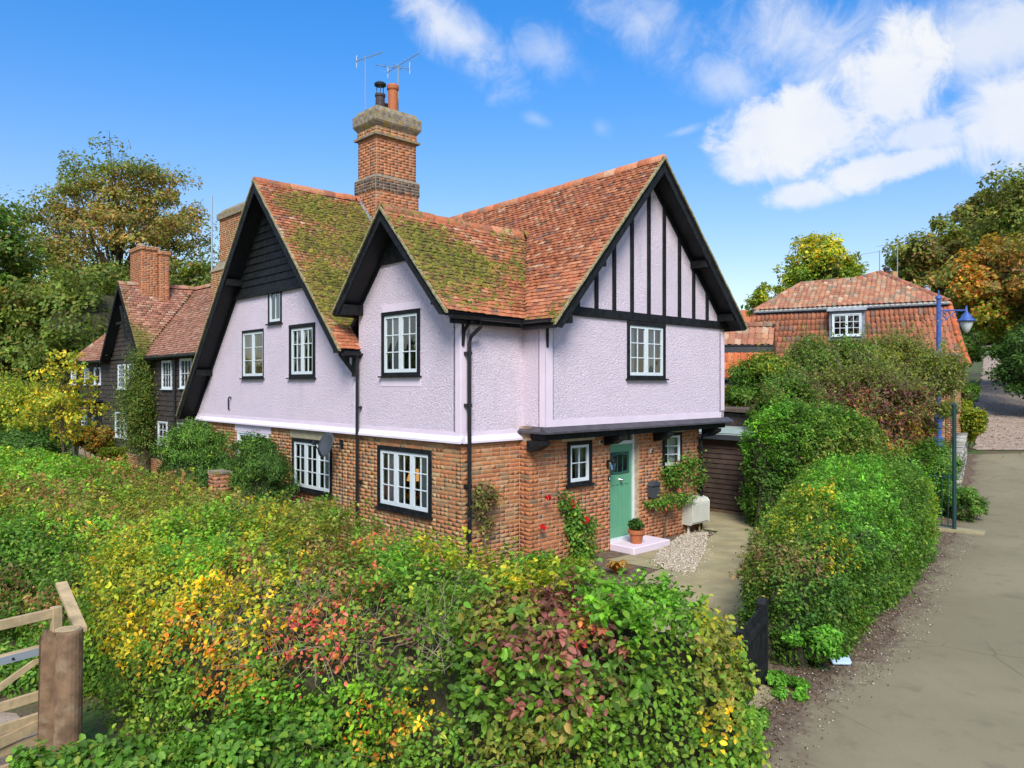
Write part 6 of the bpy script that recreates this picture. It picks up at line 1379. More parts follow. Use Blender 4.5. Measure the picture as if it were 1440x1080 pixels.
# ================================================================== black boarded house
UH = 1.6; VH0, VH1 = 12.1, 31.0
house2 = thing('boarded_house', 'black weatherboarded house with brown tiled roof and white windows left of the cottage', 'house', KM @ Matrix.Translation((UH, 20, 0)))
def HB(px, py): return on_u(px, py, UH)
RG = 7.55; EV = 4.5; UR = 4.3
mb = MB(); mb.box((UH, VH0, 0), (UH + 6, VH1, EV)); mb.prism([(20.9, EV - .05), (25.9, EV - .05), (23.4, RG - .1)], 0, UH, UH + 3)
w2 = mb.build('wall', M['board'], house2, KM)
z = .55; k = 0
while z < RG - .15:
    h = .19
    if z < EV - .05: a, b = VH0, VH1; a1, b1 = a, b
    else: f0 = (z - EV) / (RG - EV); f1 = (z + h - EV) / (RG - EV); a, b = 20.9 + 2.5 * f0, 25.9 - 2.5 * f0; a1, b1 = 20.9 + 2.5 * f1, 25.9 - 2.5 * f1
    j = random.uniform(-.012, .012)
    MB().add([(UH - .045, a, z + j), (UH - .045, b, z - j), (UH - .018, b1, z + h), (UH - .018, a1, z + h), (UH + .01, a, z + j), (UH + .01, b, z - j), (UH + .01, b1, z + h), (UH + .01, a1, z + h)], [(0, 1, 2, 3)[::-1], (4, 5, 6, 7), (0, 4, 5, 1), (3, 2, 6, 7), (0, 3, 7, 4), (1, 5, 6, 2)]).build('weatherboard', M['board'], w2, KM); z += h * .98
pc = Pieces(); brick_face(pc, (UH - .06, 28, 0), (0, -1, 0), (0, 0, 1), (-1, 0, 0), 9, .55, [], BRICK_OLD); pl = MB().box((UH - .06, VH0, 0), (UH, VH1, .55)).build('plinth', M['mortar_dark'], house2, KM); pc.lay('brick', 'bricks', M['brick'], pl, KM, 0)
# windows
def win2(xl, xr, yt, yb, **k):
    v0, zb = HB(xl, yb); v1, _ = HB(xr, yb); _, zt = HB(xl, yt)
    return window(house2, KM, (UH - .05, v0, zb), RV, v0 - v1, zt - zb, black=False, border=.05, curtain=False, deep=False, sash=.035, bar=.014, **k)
for q in ((255.5, 272, 504.5, 546), (230, 243.3, 507.5, 547), (182, 193, 512, 547), (168, 177.8, 513, 547), (134.5, 143, 517, 541), (120.7, 126.7, 518, 541), (102, 107, 519, 541), (179, 189, 581, 617), (164, 177, 579, 614), (132, 141, 584, 610), (116.7, 124.4, 584, 605), (224.5, 237, 592, 625), (252, 260, 594, 613)):
    win2(*q, lights=1, panes=(3, 2) if q[2] < 560 else (2, 3))
s2m = moss_0
def k2(P, a, b): v, z = P[..., 1], P[..., 2]; g = RG - .05 - np.abs(v - 23.4) * 1.2; return ~((v > 20.7) & (v < 26.1) & (g > z)) & (v < 31.3 - (P[..., 0] - 1.2) * 1.0)
def m2(P, a, b): return float(np.clip(.05 + .3 * vnoise(np.array([P]) * 1.1, 19)[0] + .5 * max(0, 1 - abs(P[1] - 20.9 - (P[2] - EV) * .75) / .35), 0, 1))
def mg(P, a, b): return float(np.clip(.10 + .65 * max(0, 1 - a / .35) + .3 * vnoise(np.array([P]) * 1.3, 29)[0] - .2 * b, 0, 1))
LS = math.hypot(UR - 1.2, RG + .1 - EV)
sl1 = Slope((1.2, 12.3, EV - .05), (0, 1, 0), (UR - 1.2, 0, RG + .1 - EV), 19, LS, sag=.10, seed=11)
slh = Slope((1.2, 31.3, EV - .05), (1, 0, 0), (0, -3.1, RG + .1 - EV), 6.2, LS, sag=.02, seed=12)
def kh(P, a, b): return (P[..., 0] > 1.2 + (31.3 - P[..., 1])) & (P[..., 0] < 7.4 - (31.3 - P[..., 1]))
slb_ = Slope((7.4, 12.3, EV - .05), (0, 1, 0), (-(7.4 - UR), 0, RG + .1 - EV), 19, LS, sag=.10, seed=13)
slb_.coarse = True; slb = slb_
def kb(P, a, b): return P[..., 1] < 31.3 - (7.4 - P[..., 0])
r2 = roof_part(house2, KM, [(sl1, k2, TILE_BROWN, m2), (slh, kh, TILE_BROWN, moss_0), (slb, kb, TILE_BROWN, moss_0)], 'roof', None, 60, gauge=.13, tw=.19, tl=.22)
gL = math.hypot(2.6, 3.1)
slg = Slope((1.15, 20.8, RG - 3.12), (1, 0, 0), (0, 2.6, 3.12), 3.4, gL, sag=.04, seed=14); slg2 = Slope((1.15, 26.0, RG - 3.12), (1, 0, 0), (0, -2.6, 3.12), 3.4, gL, sag=.04, seed=15)
def kg(P, a, b): return (P[..., 2] > EV - .05 + (P[..., 0] - 1.2) * (RG + .1 - EV) / (UR - 1.2) - .02)
r3 = roof_part(house2, KM, [(slg, kg, TILE_BROWN, mg), (slg2, kg, TILE_BROWN, moss_0)], 'roof', 'gable roof with a moss streak', 60, gauge=.13, tw=.19, tl=.22)
ridge_tiles(r3, KM, (1.15, 23.4, RG + .02), (4.3, 23.4, RG + .05), pick=TILE_BROWN); ridge_tiles(r2, KM, (UR, 12.4, RG + .12), (UR, 28.1, RG + .12), pick=TILE_BROWN, sagf=.1); ridge_tiles(r2, KM, (1.2, 31.3, EV - .02), (UR, 28.1, RG + .12), pick=TILE_BROWN)
def part2(poly, axis, a, b, nm, mt='black'): return MB().prism(poly, axis, a, b).build(nm, M[mt], house2, KM)
for s_ in (-1, 1):
    e = 23.4 + s_ * 2.62; part2([(e, RG - 3.16), (23.4, RG - .03), (23.4, RG - .26), (e, RG - 3.39)], 0, 1.13, 1.17, 'bargeboard')
part2([(22.9, 5.95), (23.9, 5.95), (23.9, 5.85), (22.9, 5.85)], 0, 1.2, 1.28, 'brace'); part2([(22.55, 5.2), (22.75, 5.2), (23.45, 6.6), (23.3, 6.6)], 0, 1.2, 1.26, 'brace'); MB().box((UH - .08, 20.95, EV - .05), (UH - .03, 25.85, EV + .04)).build('board_rail', M['board'], house2, KM)
for a, b in ((12.4, 20.7), (26.1, 31.2)): MB().box((1.18, a, EV - .13), (1.27, b, EV - .04)).build('gutter', M['black_metal'], house2, KM)
for v in (HB(249, 540)[0], HB(143, 600)[0] + .35): MB().tube([(UH - .08, v, EV - .1), (UH - .08, v, .1)], .045, 6).build('downpipe', M['black_metal'], house2, KM)
# porch
pv_ = HB(133, 600)[0]; p1 = HB(146, 600)[0]
MB().prism([(pv_ + .7, 2.35), (p1 - .1, 2.6), (p1 - .1, 2.68), (pv_ + .7, 2.45)], 0, UH - 1.2, UH - .05).build('porch_roof', M['black'], house2, KM)
for vv in (p1 + .05, pv_ + .5): MB().box((UH - 1.15, vv - .06, 0), (UH - 1.03, vv + .06, 2.4)).build('porch_post', M['black'], house2, KM)
MB().box((UH - .09, p1 + .1, .1), (UH - .05, p1 + 1.1, 2.15)).build('door', M['soffit'], house2, KM)
SHb = stack(house2, KM, 1.9, 2.55, 22.95, 24.4, [(6.0, 8.95, 0, BRICK_RED), (8.95, 9.1, .05, BRICK_OLD)], None, 20, label='broad red brick stack'); c2 = stack(house2, KM, 2.57, 2.95, 22.8, 24.0, [(6.0, 8.8, 0, BRICK_RED), (8.8, 8.95, .05, BRICK_OLD)], None, 12, label='smaller stack joined on the right')
MB().lathe([(0, 0), (.2, 0), (.17, .12), (.2, .16), (.1, .26), (0, .28)], 10).build('chimney_pot', M['stone_cap'], SHb, KM @ Matrix.Translation((2.2, 24.0, 9.1)))
q0 = on_u(296, 400, 3.2)[0]; q1 = on_u(347, 400, 3.2)[0]
# tall pale brick stack rising against the cottage gable
vA, zA_ = on_u(322, 283, 3.2); hwv = .62
c3 = stack(house2, KM, 2.9, 4.3, on_u(348, 300, 2.9)[0], on_u(309, 300, 2.9)[0], [(7.5, 9.4, 0, BRICK_OLD)], None, 20, label='tall tan brick stack partly hidden by the cottage gable')
vv0, vv1 = on_u(352, 400, 2.7)[0], on_u(296.5, 400, 2.7)[0]
c4 = stack(house2, KM, 2.7, 4.4, vv0, vv1, [(4.8, 7.5, 0, BRICK_OLD)], None, 20, label='wide base of the tall tan stack')
MB().add([(2.66, vv0 - .05, 7.5), (4.45, vv0 - .05, 7.5), (4.45, vv1 + .05, 7.5), (2.66, vv1 + .05, 7.5), (2.95, vv0 + .25, 7.95), (4.2, vv0 + .25, 7.95), (4.2, vv1 - .3, 7.95), (2.95, vv1 - .3, 7.95)], [(3, 2, 1, 0), (4, 5, 6, 7), (0, 1, 5, 4), (1, 2, 6, 5), (2, 3, 7, 6), (3, 0, 4, 7)]).build('stone_cap', M['stone_cap'], c4, KM)
b0, b1 = on_u(348, 300, 2.9)[0], on_u(309, 300, 2.9)[0]
MB().box((2.82, b0 - .08, 9.4), (4.38, b1 + .08, 9.62)).build('stone_cap', M['stone_cap'], c3, KM)
MB().add([(2.86, b0 - .04, 9.621), (4.34, b0 - .04, 9.621), (4.34, b1 + .04, 9.621), (2.86, b1 + .04, 9.621), (2.98, b0 + .1, 9.78), (4.2, b0 + .1, 9.78), (4.2, b1 - .1, 9.78), (2.98, b1 - .1, 9.78)], [(3, 2, 1, 0), (4, 5, 6, 7), (0, 1, 5, 4), (1, 2, 6, 5), (2, 3, 7, 6), (3, 0, 4, 7)]).build('stone_cap', M['stone_cap'], c3, KM)
va, _ = on_u(212, 393, 1.7); t = thing('aerial_pole', 'tall pale aerial pole strapped to the boarded house chimney', 'aerial', KM @ Matrix.Translation((4.1, va, 8))); MB().tube([(4.1, va, 7.2), (4.1, va, 11.2)], .035, 6).box((4.06, va - .03, 8.6), (4.25, va + .03, 8.66)).build('pole', M['steel'], t, KM)
# ivy column
vi = HB(213, 600)[0]; zt = HB(213, 500)[1]
def K3(u, v, z): return tuple(KM @ Vector((u, v, z)))
climber('wall_shrub', 'shaggy evergreen climber covering the boarded wall between the white windows', [K3(UH - .3, vi - .1, 0), K3(UH - .2, vi - .1, 1.5), K3(UH - .2, vi, 4.0)], [(K3(UH - .35, vi + .05, 3.6), (.5, .5, 1.0), .25), (K3(UH - .4, vi - .05, 2.5), (.75, .75, 1.1), .45), (K3(UH - .35, vi - .05, 1.5), (.6, .6, .8), .25), (K3(UH - .3, vi, 4.4), (.4, .4, .35), .05)], 19000, .11, G_OLIVE + G_DARK, seed=5, aspect=.3, rough=1)
MB().tube([K3(UH - .35, vi - .15, 0), K3(UH - .3, vi - .1, 1.6)], [.22, .14], 8).build('trunk', M['bark'], [o for o in COL.objects if o.name.startswith('wall_shrub')][0], Matrix())
bx = at_depth(137, 636, 24.5); t = thing('water_butt', 'green plastic water butt with a pale lid beside the porch', 'water butt', (bx.x, bx.y, 0)); MB().lathe([(0, 0), (.3, 0), (.36, .4), (.36, .85), (.33, .95)], 18).build('barrel', M['greenwater'], t, Matrix.Translation((bx.x, bx.y, 0)), smooth=True); MB().lathe([(.0, .95), (.37, .95), (.37, 1.0), (.1, 1.05), (0, 1.05)], 18).build('lid', M['steel'], t, Matrix.Translation((bx.x, bx.y, 0)))
# little brick pier by the yews
bp = at_z(310, 700, .0); bpo = at_depth(309, 672, 15.6); t = thing('brick_pier', 'short weathered red brick pier in front of the yews', 'brick pier', (bpo.x, bpo.y, 0)); PM = Matrix.Translation((bpo.x, bpo.y, 0)) @ Matrix.Rotation(TH, 4, 'Z'); zt_ = H + (540 - 662) * 15.6 / F
co = MB().box((-.17, -.17, 0), (.17, .17, zt_ - .06)).build('pier_core', M['mortar_dark'], t, PM); pc = Pieces(jit=.08)
for o_, ax, n_ in (((-.17, -.17, 0), (1, 0, 0), (0, -1, 0)), ((-.17, .17, 0), (0, -1, 0), (-1, 0, 0)), ((.17, -.17, 0), (0, 1, 0), (1, 0, 0))): brick_face(pc, o_, ax, (0, 0, 1), n_, .34, zt_ - .06, [], BRICK_RED)
pc.lay('brick', 'bricks', M['brick'], co, PM, 12)
MB().box((-.19, -.19, zt_ - .058), (.19, .19, zt_), j=.02).build('cap', M['stone_cap'], t, PM)

# ================================================================== mansard roofed house
RX, RY = 19.15, 33.0; ang = math.atan2(.503, -.864); gz4 = float(gz(17, 34)) - .1
# frame: a to the left along the front, b into the house. (a, b, up) is left handed, so use x = -a
FM4 = Matrix.Translation((RX, RY, 0)) @ Matrix.Rotation(ang + math.pi, 4, 'Z')      # +x points right along the front (= -a), +y away
house3 = thing('tiled_house', 'orange pantiled mansard house with a small white dormer beyond the garden', 'house', FM4 @ Matrix.Translation((-4, 0, gz4)))
I4 = FM4.inverted()
def H4(px, py, b=0.0):
    """hit of the view ray with plane y=b in this frame -> (x, z)"""
    o = I4 @ Vector((0, 0, H)); d = (I4.to_3x3() @ Vector(((px - 720) / F, 1, (540 - py) / F))); t = (b - o.y) / d.y; p = o + d * t; return p.x, p.z
XL = -8.35; w4 = MB().box((XL, .02, gz4 - .5), (0, 7, 4.4)).build('wall', M['mortar'], house3, FM4)
pc = Pieces(); brick_face(pc, (-2.2, .02, gz4), (1, 0, 0), (0, 0, 1), (0, -1, 0), 2.2, 4.3 - gz4, [], BRICK_OLD); brick_face(pc, (0, .02, gz4 - .2), (0, 1, 0), (0, 0, 1), (1, 0, 0), 3.5, 4.5 - gz4, [], BRICK_OLD); pc.lay('brick', 'bricks', M['brick'], w4, FM4, 0)
def bil(P00, P10, P01, P11): return [np.array(q, float) for q in (P00, P10, P01, P11)]
class Bilin(Slope):
    def __init__(s, c, sag=0, seed=1):
        s.c = bil(*c); s.La = max(np.linalg.norm(s.c[1] - s.c[0]), np.linalg.norm(s.c[3] - s.c[2])); s.Lb = np.linalg.norm(s.c[2] - s.c[0]); s.sag = sag; s.seed = seed
        s.a = (s.c[1] - s.c[0]) / np.linalg.norm(s.c[1] - s.c[0]); s.b = (s.c[2] + s.c[3] - s.c[0] - s.c[1]); s.b -= s.a * s.b.dot(s.a); s.b /= np.linalg.norm(s.b); s.n = np.cross(s.a, s.b); s.n /= np.linalg.norm(s.n)
        if s.n[2] < 0: s.n = -s.n
    def P(s, a, b):
        a = np.asarray(a, float)[..., None] / s.La; b = np.asarray(b, float)[..., None] / s.Lb
        q = (s.c[0] * (1 - a) + s.c[1] * a) * (1 - b) + (s.c[2] * (1 - a) + s.c[3] * a) * b
        nz = vnoise(np.stack([q[..., 0].ravel() * .6, q[..., 2].ravel() * .6, q[..., 1].ravel() * .6], 1), s.seed).reshape(a.shape[:-1]) * .03; return q + s.n * nz[..., None]
PT_LOW = pal([((.40, .14, .07), 4), ((.35, .125, .065), 3), ((.29, .12, .07), 2), ((.44, .18, .10), 1.2), ((.24, .14, .10), .8)]); PT_UP = pal([((.38, .18, .10), 4), ((.40, .25, .16), 2), ((.33, .135, .08), 4), ((.26, .18, .12), 2), ((.44, .30, .20), .6)])
PT_NEW = pal([((.52, .13, .045), 4), ((.46, .11, .04), 3), ((.56, .18, .07), 2)])
def m4(P, a, b): return float(np.clip(.06 + .22 * vnoise(np.array([P]) * 1.1, 49)[0], 0, 1))
ZB = 7.03; lowS = Bilin([(XL - .5, -.65, 4.25), (.75, -.65, 4.25), (XL, .3, ZB), (0, .3, ZB)], seed=3)
rg = [(XL, 7.03), (-6.6, 8.55), (-4.05, 8.62), (-3.0, 8.95), (0, 7.03)]
dx0, dzb = H4(1166, 475, -.45); dx1, dzt = H4(1216, 437, -.45); _, dzt2 = H4(1166, 437, -.45)
def k4(P, a, b): x, z = P[..., 0], P[..., 2]; return ~((x > dx0 + .06) & (x < dx1 - .06) & (z > dzb - .05))
def zr(x): return np.interp(x, [q[0] for q in rg], [q[1] for q in rg])
upS = Slope((XL, .15, ZB + .02), (1, 0, 0), (0, 3.3, 1.9), -XL, math.hypot(3.5, 2.0), sag=0, seed=4)
def k5(P, a, b): return P[..., 2] < zr(P[..., 0]) - .02
pk = dict(stagger=False, gauge=.29, tw=.22, tl=.34, th=.028, tmpl=PANT, tilt=.06, wob=.8)
r4 = roof_part(house3, FM4, [(lowS, k4, PT_LOW, m4)], 'roof', 'steep lower mansard slope', 100, tile='pantile', **pk)
r5 = roof_part(house3, FM4, [(upS, k5, PT_UP, m4)], 'roof', 'shallower lichened upper slope', 100, tile='pantile', **pk)
sideS = Bilin([(.75, -.65, 4.25), (.95, 6.5, 4.25), (0, .3, ZB), (.05, 6.5, ZB)], seed=5); r6 = roof_part(house3, FM4, [(sideS, all_ok, PT_LOW, m4)], 'roof', 'side slope facing the lane', 0, tile='pantile', **pk)
# back faces closing the top
y_r = lambda z: .15 + (z - ZB) / 1.9 * 3.3
top = [(x, y_r(z), z) for x, z in rg]; V = top + [(x, 6.5, ZB) for x, z in rg]
MB().add(V, [(i, i + 1, i + 1 + len(rg), i + len(rg)) for i in range(len(rg) - 1)]).build('roof', M['terracotta'], house3, FM4)
for a, b in zip(top[:-1], top[1:]): ridge_tiles(r5, FM4, (a[0], a[1], a[2] + .03), (b[0], b[1], b[2] + .03), .33, .16, PT_UP if b[0] < -3.5 else PT_LOW, .15, h=.08)
ridge_tiles(r4, FM4, (.75, -.65, 4.27), (.3, -.2, 5.6), .33, .13, PT_NEW, 0); ridge_tiles(r4, FM4, (.3, -.2, 5.6), (0, .28, ZB), .33, .13, PT_NEW, 0)
ridge_tiles(r4, FM4, (XL - .5, -.65, 4.27), (XL, .28, ZB), .33, .13, PT_LOW, .2)
mb = MB()
for i in range(38): x = XL + .1 + i * .22; mb.box((x, .02, ZB - .07), (x + .15, .12, ZB - .01))
mb.build('bedding_mortar', M['cream'], house3, FM4)['kind'] = 'stuff'
MB().box((XL, .04, ZB - .12), (0, .1, ZB - .0)).build('break_strip', M['lead'], house3, FM4)
# dormer
T4 = FM4
dm = MB().prism([(dx0, dzb), (dx1, dzb), (dx1, dzt2 + .0), (dx0, dzt2)], 1, -.42, 1.2).build('dormer', M['lead'], house3, T4)
MB().add([(dx0 - .08, -.62, dzt2 - .04), (dx1 + .08, -.62, dzt2 - .04), (dx1 + .08, .5, dzt2 + .16), (dx0 - .08, .5, dzt2 + .16), (dx0 - .08, -.62, dzt2 + .06), (dx1 + .08, -.62, dzt2 + .06), (dx1 + .08, .5, dzt2 + .24), (dx0 - .08, .5, dzt2 + .24)], [(0, 3, 2, 1), (4, 5, 6, 7), (0, 1, 5, 4), (1, 2, 6, 5), (2, 3, 7, 6), (3, 0, 4, 7)]).build('dormer_roof', material('pale lead roof', (.36, .39, .43), .5, var=.25, vscale=5), dm, T4)
MB().box((dx0 - .03, -.46, dzb - .12), (dx1 + .03, -.36, dzb)).build('apron', M['lead'], dm, T4)
window(house3, FM4, (dx0 + .13, -.48, dzb + .05), (1, 0, 0), dx1 - dx0 - .26, dzt2 - dzb - .22, 2, (2, 3), border=.05, black=False, curtain=False, deep=False, sash=.05, bar=.013)
# small stack, flue, aerial
xq, zq_ = H4(1251, 384, 3.6)
st = stack(house3, FM4, xq - .9, xq + .35, 4.6, 5.2, [(7.6, 8.4, 0, BRICK_OLD)], None, 0)
MB().lathe([(0, 0), (.17, 0), (.15, .5), (.19, .52), (.19, .58), (.12, .6), (.12, .72), (.18, .74), (.1, .85), (0, .86)], 12).build('chimney_pot', M['darkpot'], st, FM4 @ Matrix.Translation((*[H4(1246, 384, 4.9)[0], 4.9], H4(1246, 396, 4.9)[1] - .1)))
MB().lathe([(0, 0), (.22, 0), (.2, .6), (.22, .62), (.16, .62)], 4).build('chimney_pot', material('buff clay', (.40, .25, .11), .8), st, FM4 @ Matrix.Translation((*[H4(1256, 384, 4.9)[0], 4.9], H4(1256, 396, 4.9)[1] - .1)))
xf, zf = H4(1303, 408, 2.2); MB().lathe([(0, -.8), (.12, -.8), (.12, -.05), (.18, -.03), (.18, .05), (.1, .1), (.1, .16), (.16, .18), (0, .24)], 12).build('flue', M['steel'], house3, FM4 @ Matrix.Translation((xf, 2.2, zf)))
for px, top_, lb in ((1262, 340, 'thin television aerial on the mansard house roof, taller mast'), (1237, 352, 'thin television aerial on the mansard house roof, left mast')):
    x, z1 = H4(px, top_, 4.9); z0 = H4(px, 395, 4.9)[1] - .3; t = thing('tv_aerial', lb, 'aerial', FM4 @ Matrix.Translation((x, 4.9, z0)), 'television aerials on the mansard house'); MB().tube([(x, 4.9, z0), (x, 4.9, z1)], .022, 4).build('mast', M['steel'], t, FM4); yagi(t, (x, 4.9, z1 - .05), (-1, -.2, -.14), 1.5, 6, .1, FM4)
# ================================================================== outbuilding with orange tiles
ob0 = at_depth(1018, 460, 27.0); FM5 = Matrix.Translation((at_depth(1086, 540, 25.5).x, 25.5, 0)) @ Matrix.Rotation(ang + math.pi + .12, 4, 'Z')
I5 = FM5.inverted()
def H5(px, py, b=0.0): o = I5 @ Vector((0, 0, H)); d = I5.to_3x3() @ Vector(((px - 720) / F, 1, (540 - py) / F)); t = (b - o.y) / d.y; p = o + d * t; return p.x, p.z
zt5 = H5(1083, 456, 1.1)[1]; zk = H5(1075, 487, .25)[1]; ze = H5(1075, 532, -.1)[1]
ob = thing('outbuilding', 'small outbuilding with a bright orange pantiled roof right of the cottage', 'outbuilding', FM5)
obw = MB().box((-7, .05, 0), (-.1, 2.1, ze)).build('wall', material('green grey rendered wall', (.16, .17, .10), .9, var=.2, vscale=2), ob, FM5)
s5a = Bilin([(-7, -.12, ze - .05), (.0, -.12, ze - .05), (-7, .28, zk), (.0, .28, zk)], seed=6); s5b = Bilin([(-7, .26, zk + .02), (.0, .26, zk + .02), (-7, 1.1, zt5), (.0, 1.1, zt5)], seed=7)
roof_part(ob, FM5, [(s5a, all_ok, PT_NEW, m4)], 'roof', 'orange lower slope', 60, tile='pantile', **pk); rr = roof_part(ob, FM5, [(s5b, all_ok, PT_UP, m4)], 'roof', 'faded upper slope', 60, tile='pantile', **pk)
ridge_tiles(rr, FM5, (-7, 1.1, zt5 + .02), (0, 1.1, zt5 + .02), .33, .15, PT_UP, .2)
MB().add([(-7, 1.1, zt5 - .02), (0, 1.1, zt5 - .02), (0, 2.3, ze), (-7, 2.3, ze)], [(0, 1, 2, 3)]).build('roof', M['terracotta'], ob, FM5)
MB().prism([(.05, ze), (2.2, ze), (2.0, ze + .3), (1.1, zt5 - .05), (.35, zk - .05)], 0, -.12, -.04).build('gable_boards', M['board'], ob, FM5)
# ================================================================== brown shed at the end of the drive
US = 9.35; shed = thing('shed', 'dark brown boarded shed with a pale green felt roof at the end of the drive', 'shed', KM @ Matrix.Translation((US, 0, 0)))
zs = on_u(1020, 614, US)[1]; MB().box((US + .03, -.75, .1), (US + 3, 3, zs)).build('wall', M['shed'], shed, KM)
zq2 = .12
while zq2 < zs - .05:
    j = random.uniform(-.006, .006); MB().add([(US - .012, -.75, zq2 + j), (US - .012, 3, zq2 - j), (US + .015, 3, zq2 + .135), (US + .015, -.75, zq2 + .135), (US + .03, -.75, zq2), (US + .03, 3, zq2), (US + .03, 3, zq2 + .13), (US + .03, -.75, zq2 + .13)], [(3, 2, 1, 0), (4, 5, 6, 7), (0, 1, 5, 4), (3, 7, 6, 2), (0, 4, 7, 3), (1, 2, 6, 5)]).build('board', M['shed'], shed, KM); zq2 += .132
MB().box((US - .08, -.8, .0), (US + .05, 3, .09)).build('sill_beam', M['post'], shed, KM)
MB().add([(US - .18, -.9, zs - .02), (US + 1.5, -.9, zs + .12), (US + 1.5, 3.1, zs + .12), (US - .18, 3.1, zs - .02), (US - .18, -.9, zs + .05), (US + 1.5, -.9, zs + .19), (US + 1.5, 3.1, zs + .19), (US - .18, 3.1, zs + .05)], [(3, 2, 1, 0), (4, 5, 6, 7), (0, 1, 5, 4), (1, 2, 6, 5), (2, 3, 7, 6), (3, 0, 4, 7)]).build('roof', M['felt'], shed, KM)
MB().box((US - .21, -.9, zs - .07), (US - .182, 3.1, zs + .06)).build('fascia', M['grey_plastic'], shed, KM)
sb = thing('dark_shed', 'black gabled lean-to rising behind the pale shed roof', 'shed', KM @ Matrix.Translation((US + 1.5, 0, 0)))
vs_ = on_u(1056, 590, US + 1.5)[0]
MB().prism([(vs_, 0), (2.6, 0), (2.6, 2.6), (.5, 2.55), (vs_, 2.66)], 0, US + 1.55, US + 4).build('wall', M['board'], sb, KM)
MB().prism([(vs_ - .05, 2.74), (.55, 2.60), (2.8, 2.66), (2.8, 2.74), (.55, 2.70), (vs_ - .05, 2.84)], 0, US + 1.4, US + 4.2).build('roof', material('brown felt roof', (.12, .09, .07), .9, var=.3, vscale=3), sb, KM)
# far cottage roof glimpsed between trees
p = at_depth(1046, 432, 78); t = thing('distant_house', 'distant house with a dull red roof glimpsed left of the lime green tree', 'house', (p.x, p.y, 0)); Tq = Matrix.Translation((p.x, p.y, 0)) @ Matrix.Rotation(.3, 4, 'Z')
MB().box((-4, 0, 0), (4, 6, 8.4)).build('wall', M['mortar'], t, Tq); MB().prism([(-.4, 8.3), (6.4, 8.3), (3, 11.4)], 0, -4.4, 4.4).build('roof', M['terracotta'], t, Tq)

# ================================================================== lane furniture
# lamp post
lp = at_ground(1320, 656); LM = Matrix.Translation(lp); ld = lp.y; zt6 = H + (540 - 417) * ld / F - lp.z
t = thing('lamp_post', 'blue ornamental lamp post with a single lantern arm by the lane', 'lamp post', lp); R6 = ld / F
MB().lathe([(0, 0), (.30, 0), (.30, .06), (.2, .12), (.16, .2), (.13, .9), (.17, .94), (.17, 1.02), (.1, 1.1), (.12, 1.6), (.15, 1.66), (.15, 1.74), (.095, 1.85), (.085, zt6 * .6), (.11, zt6 * .6 + .03), (.11, zt6 * .6 + .1), (.08, zt6 * .6 + .15), (.075, zt6 - .1), (.12, zt6 - .08), (.1, zt6), (.03, zt6 + .05), (.03, zt6 + .2), (0, zt6 + .24)], 14).build('column', M['blue'], t, LM, smooth=False)
al = (1359 - 1320) * R6; za = zt6 - .5
mb = MB().tube([(0, 0, za), (al, 0, za)], .032, 6); mb.tube([(.08, 0, za - .42), (.3, 0, za - .3), (.55, 0, za - .05)], .018, 5); 
for cx_, rr in ((.28, .12), (.58, .09), (.2, .07)): mb.tube([(cx_ + rr * math.cos(a_ * .55), 0, za - .16 + rr * math.sin(a_ * .55)) for a_ in range(11)], .013, 4)
mb.build('bracket_arm', M['blue'], t, LM)
MB().lathe([(.015, .05), (.04, .2), (.05, .0), (.07, -.08), (.2, -.22), (.24, -.34), (.38, -.44), (.39, -.49), (.30, -.49), (.28, -.46)], 16).build('lantern_hood', M['blue'], t, LM @ Matrix.Translation((al, 0, za)) @ Matrix.Scale(.8, 4), smooth=True)
MB().lathe([(.27, -.5), (.26, -.62), (.16, -.86), (.05, -1.0), (0, -1.02)], 16).build('lamp_glass', M['lampglass'], t, LM @ Matrix.Translation((al, 0, za)) @ Matrix.Scale(.8, 4), smooth=True)
# dark railings at the verge
r0 = at_ground(1342, 748); r1 = at_ground(1310, 742) ; f0 = Vector((r0.x, r0.y, r0.z)); dv = Vector((-.8, .6, 0)).normalized()
t = thing('railings', 'dark green metal railings standing at the verge below the lamp post', 'railings', f0); hr = (748 - 572) * f0.y / F
MB().tube([f0, f0 + Vector((0, 0, hr))], .045, 8).lathe([(0, 0), (.06, 0), (.06, .05), (0, .1)], 8, o=(f0.x, f0.y, f0.z + hr)).build('post', material('dark green paint', (.012, .045, .045), .4), t, Matrix())
MG = bpy.data.materials['dark green paint']; e_ = f0 + dv * 1.5
MB().tube([e_, e_ + Vector((0, 0, 1.5))], .035, 8).build('post', MG, t, Matrix())
for zz in (.12, 1.25): MB().tube([f0 + Vector((0, 0, zz)), e_ + Vector((0, 0, zz))], .022, 5).build('rail', MG, t, Matrix())
for i in range(1, 12): q = f0 + dv * (1.5 * i / 12); MB().tube([q + Vector((0, 0, .12)), q + Vector((0, 0, 1.35))], .011, 5).build('bar', MG, t, Matrix())
MB().box((-.2, -.6, -.02), (.25, 1.3, .07)).build('base_slab', M['concrete'], t, Matrix.Translation(f0) @ Matrix.Rotation(math.atan2(dv.y, dv.x) - 1.57, 4, 'Z'))
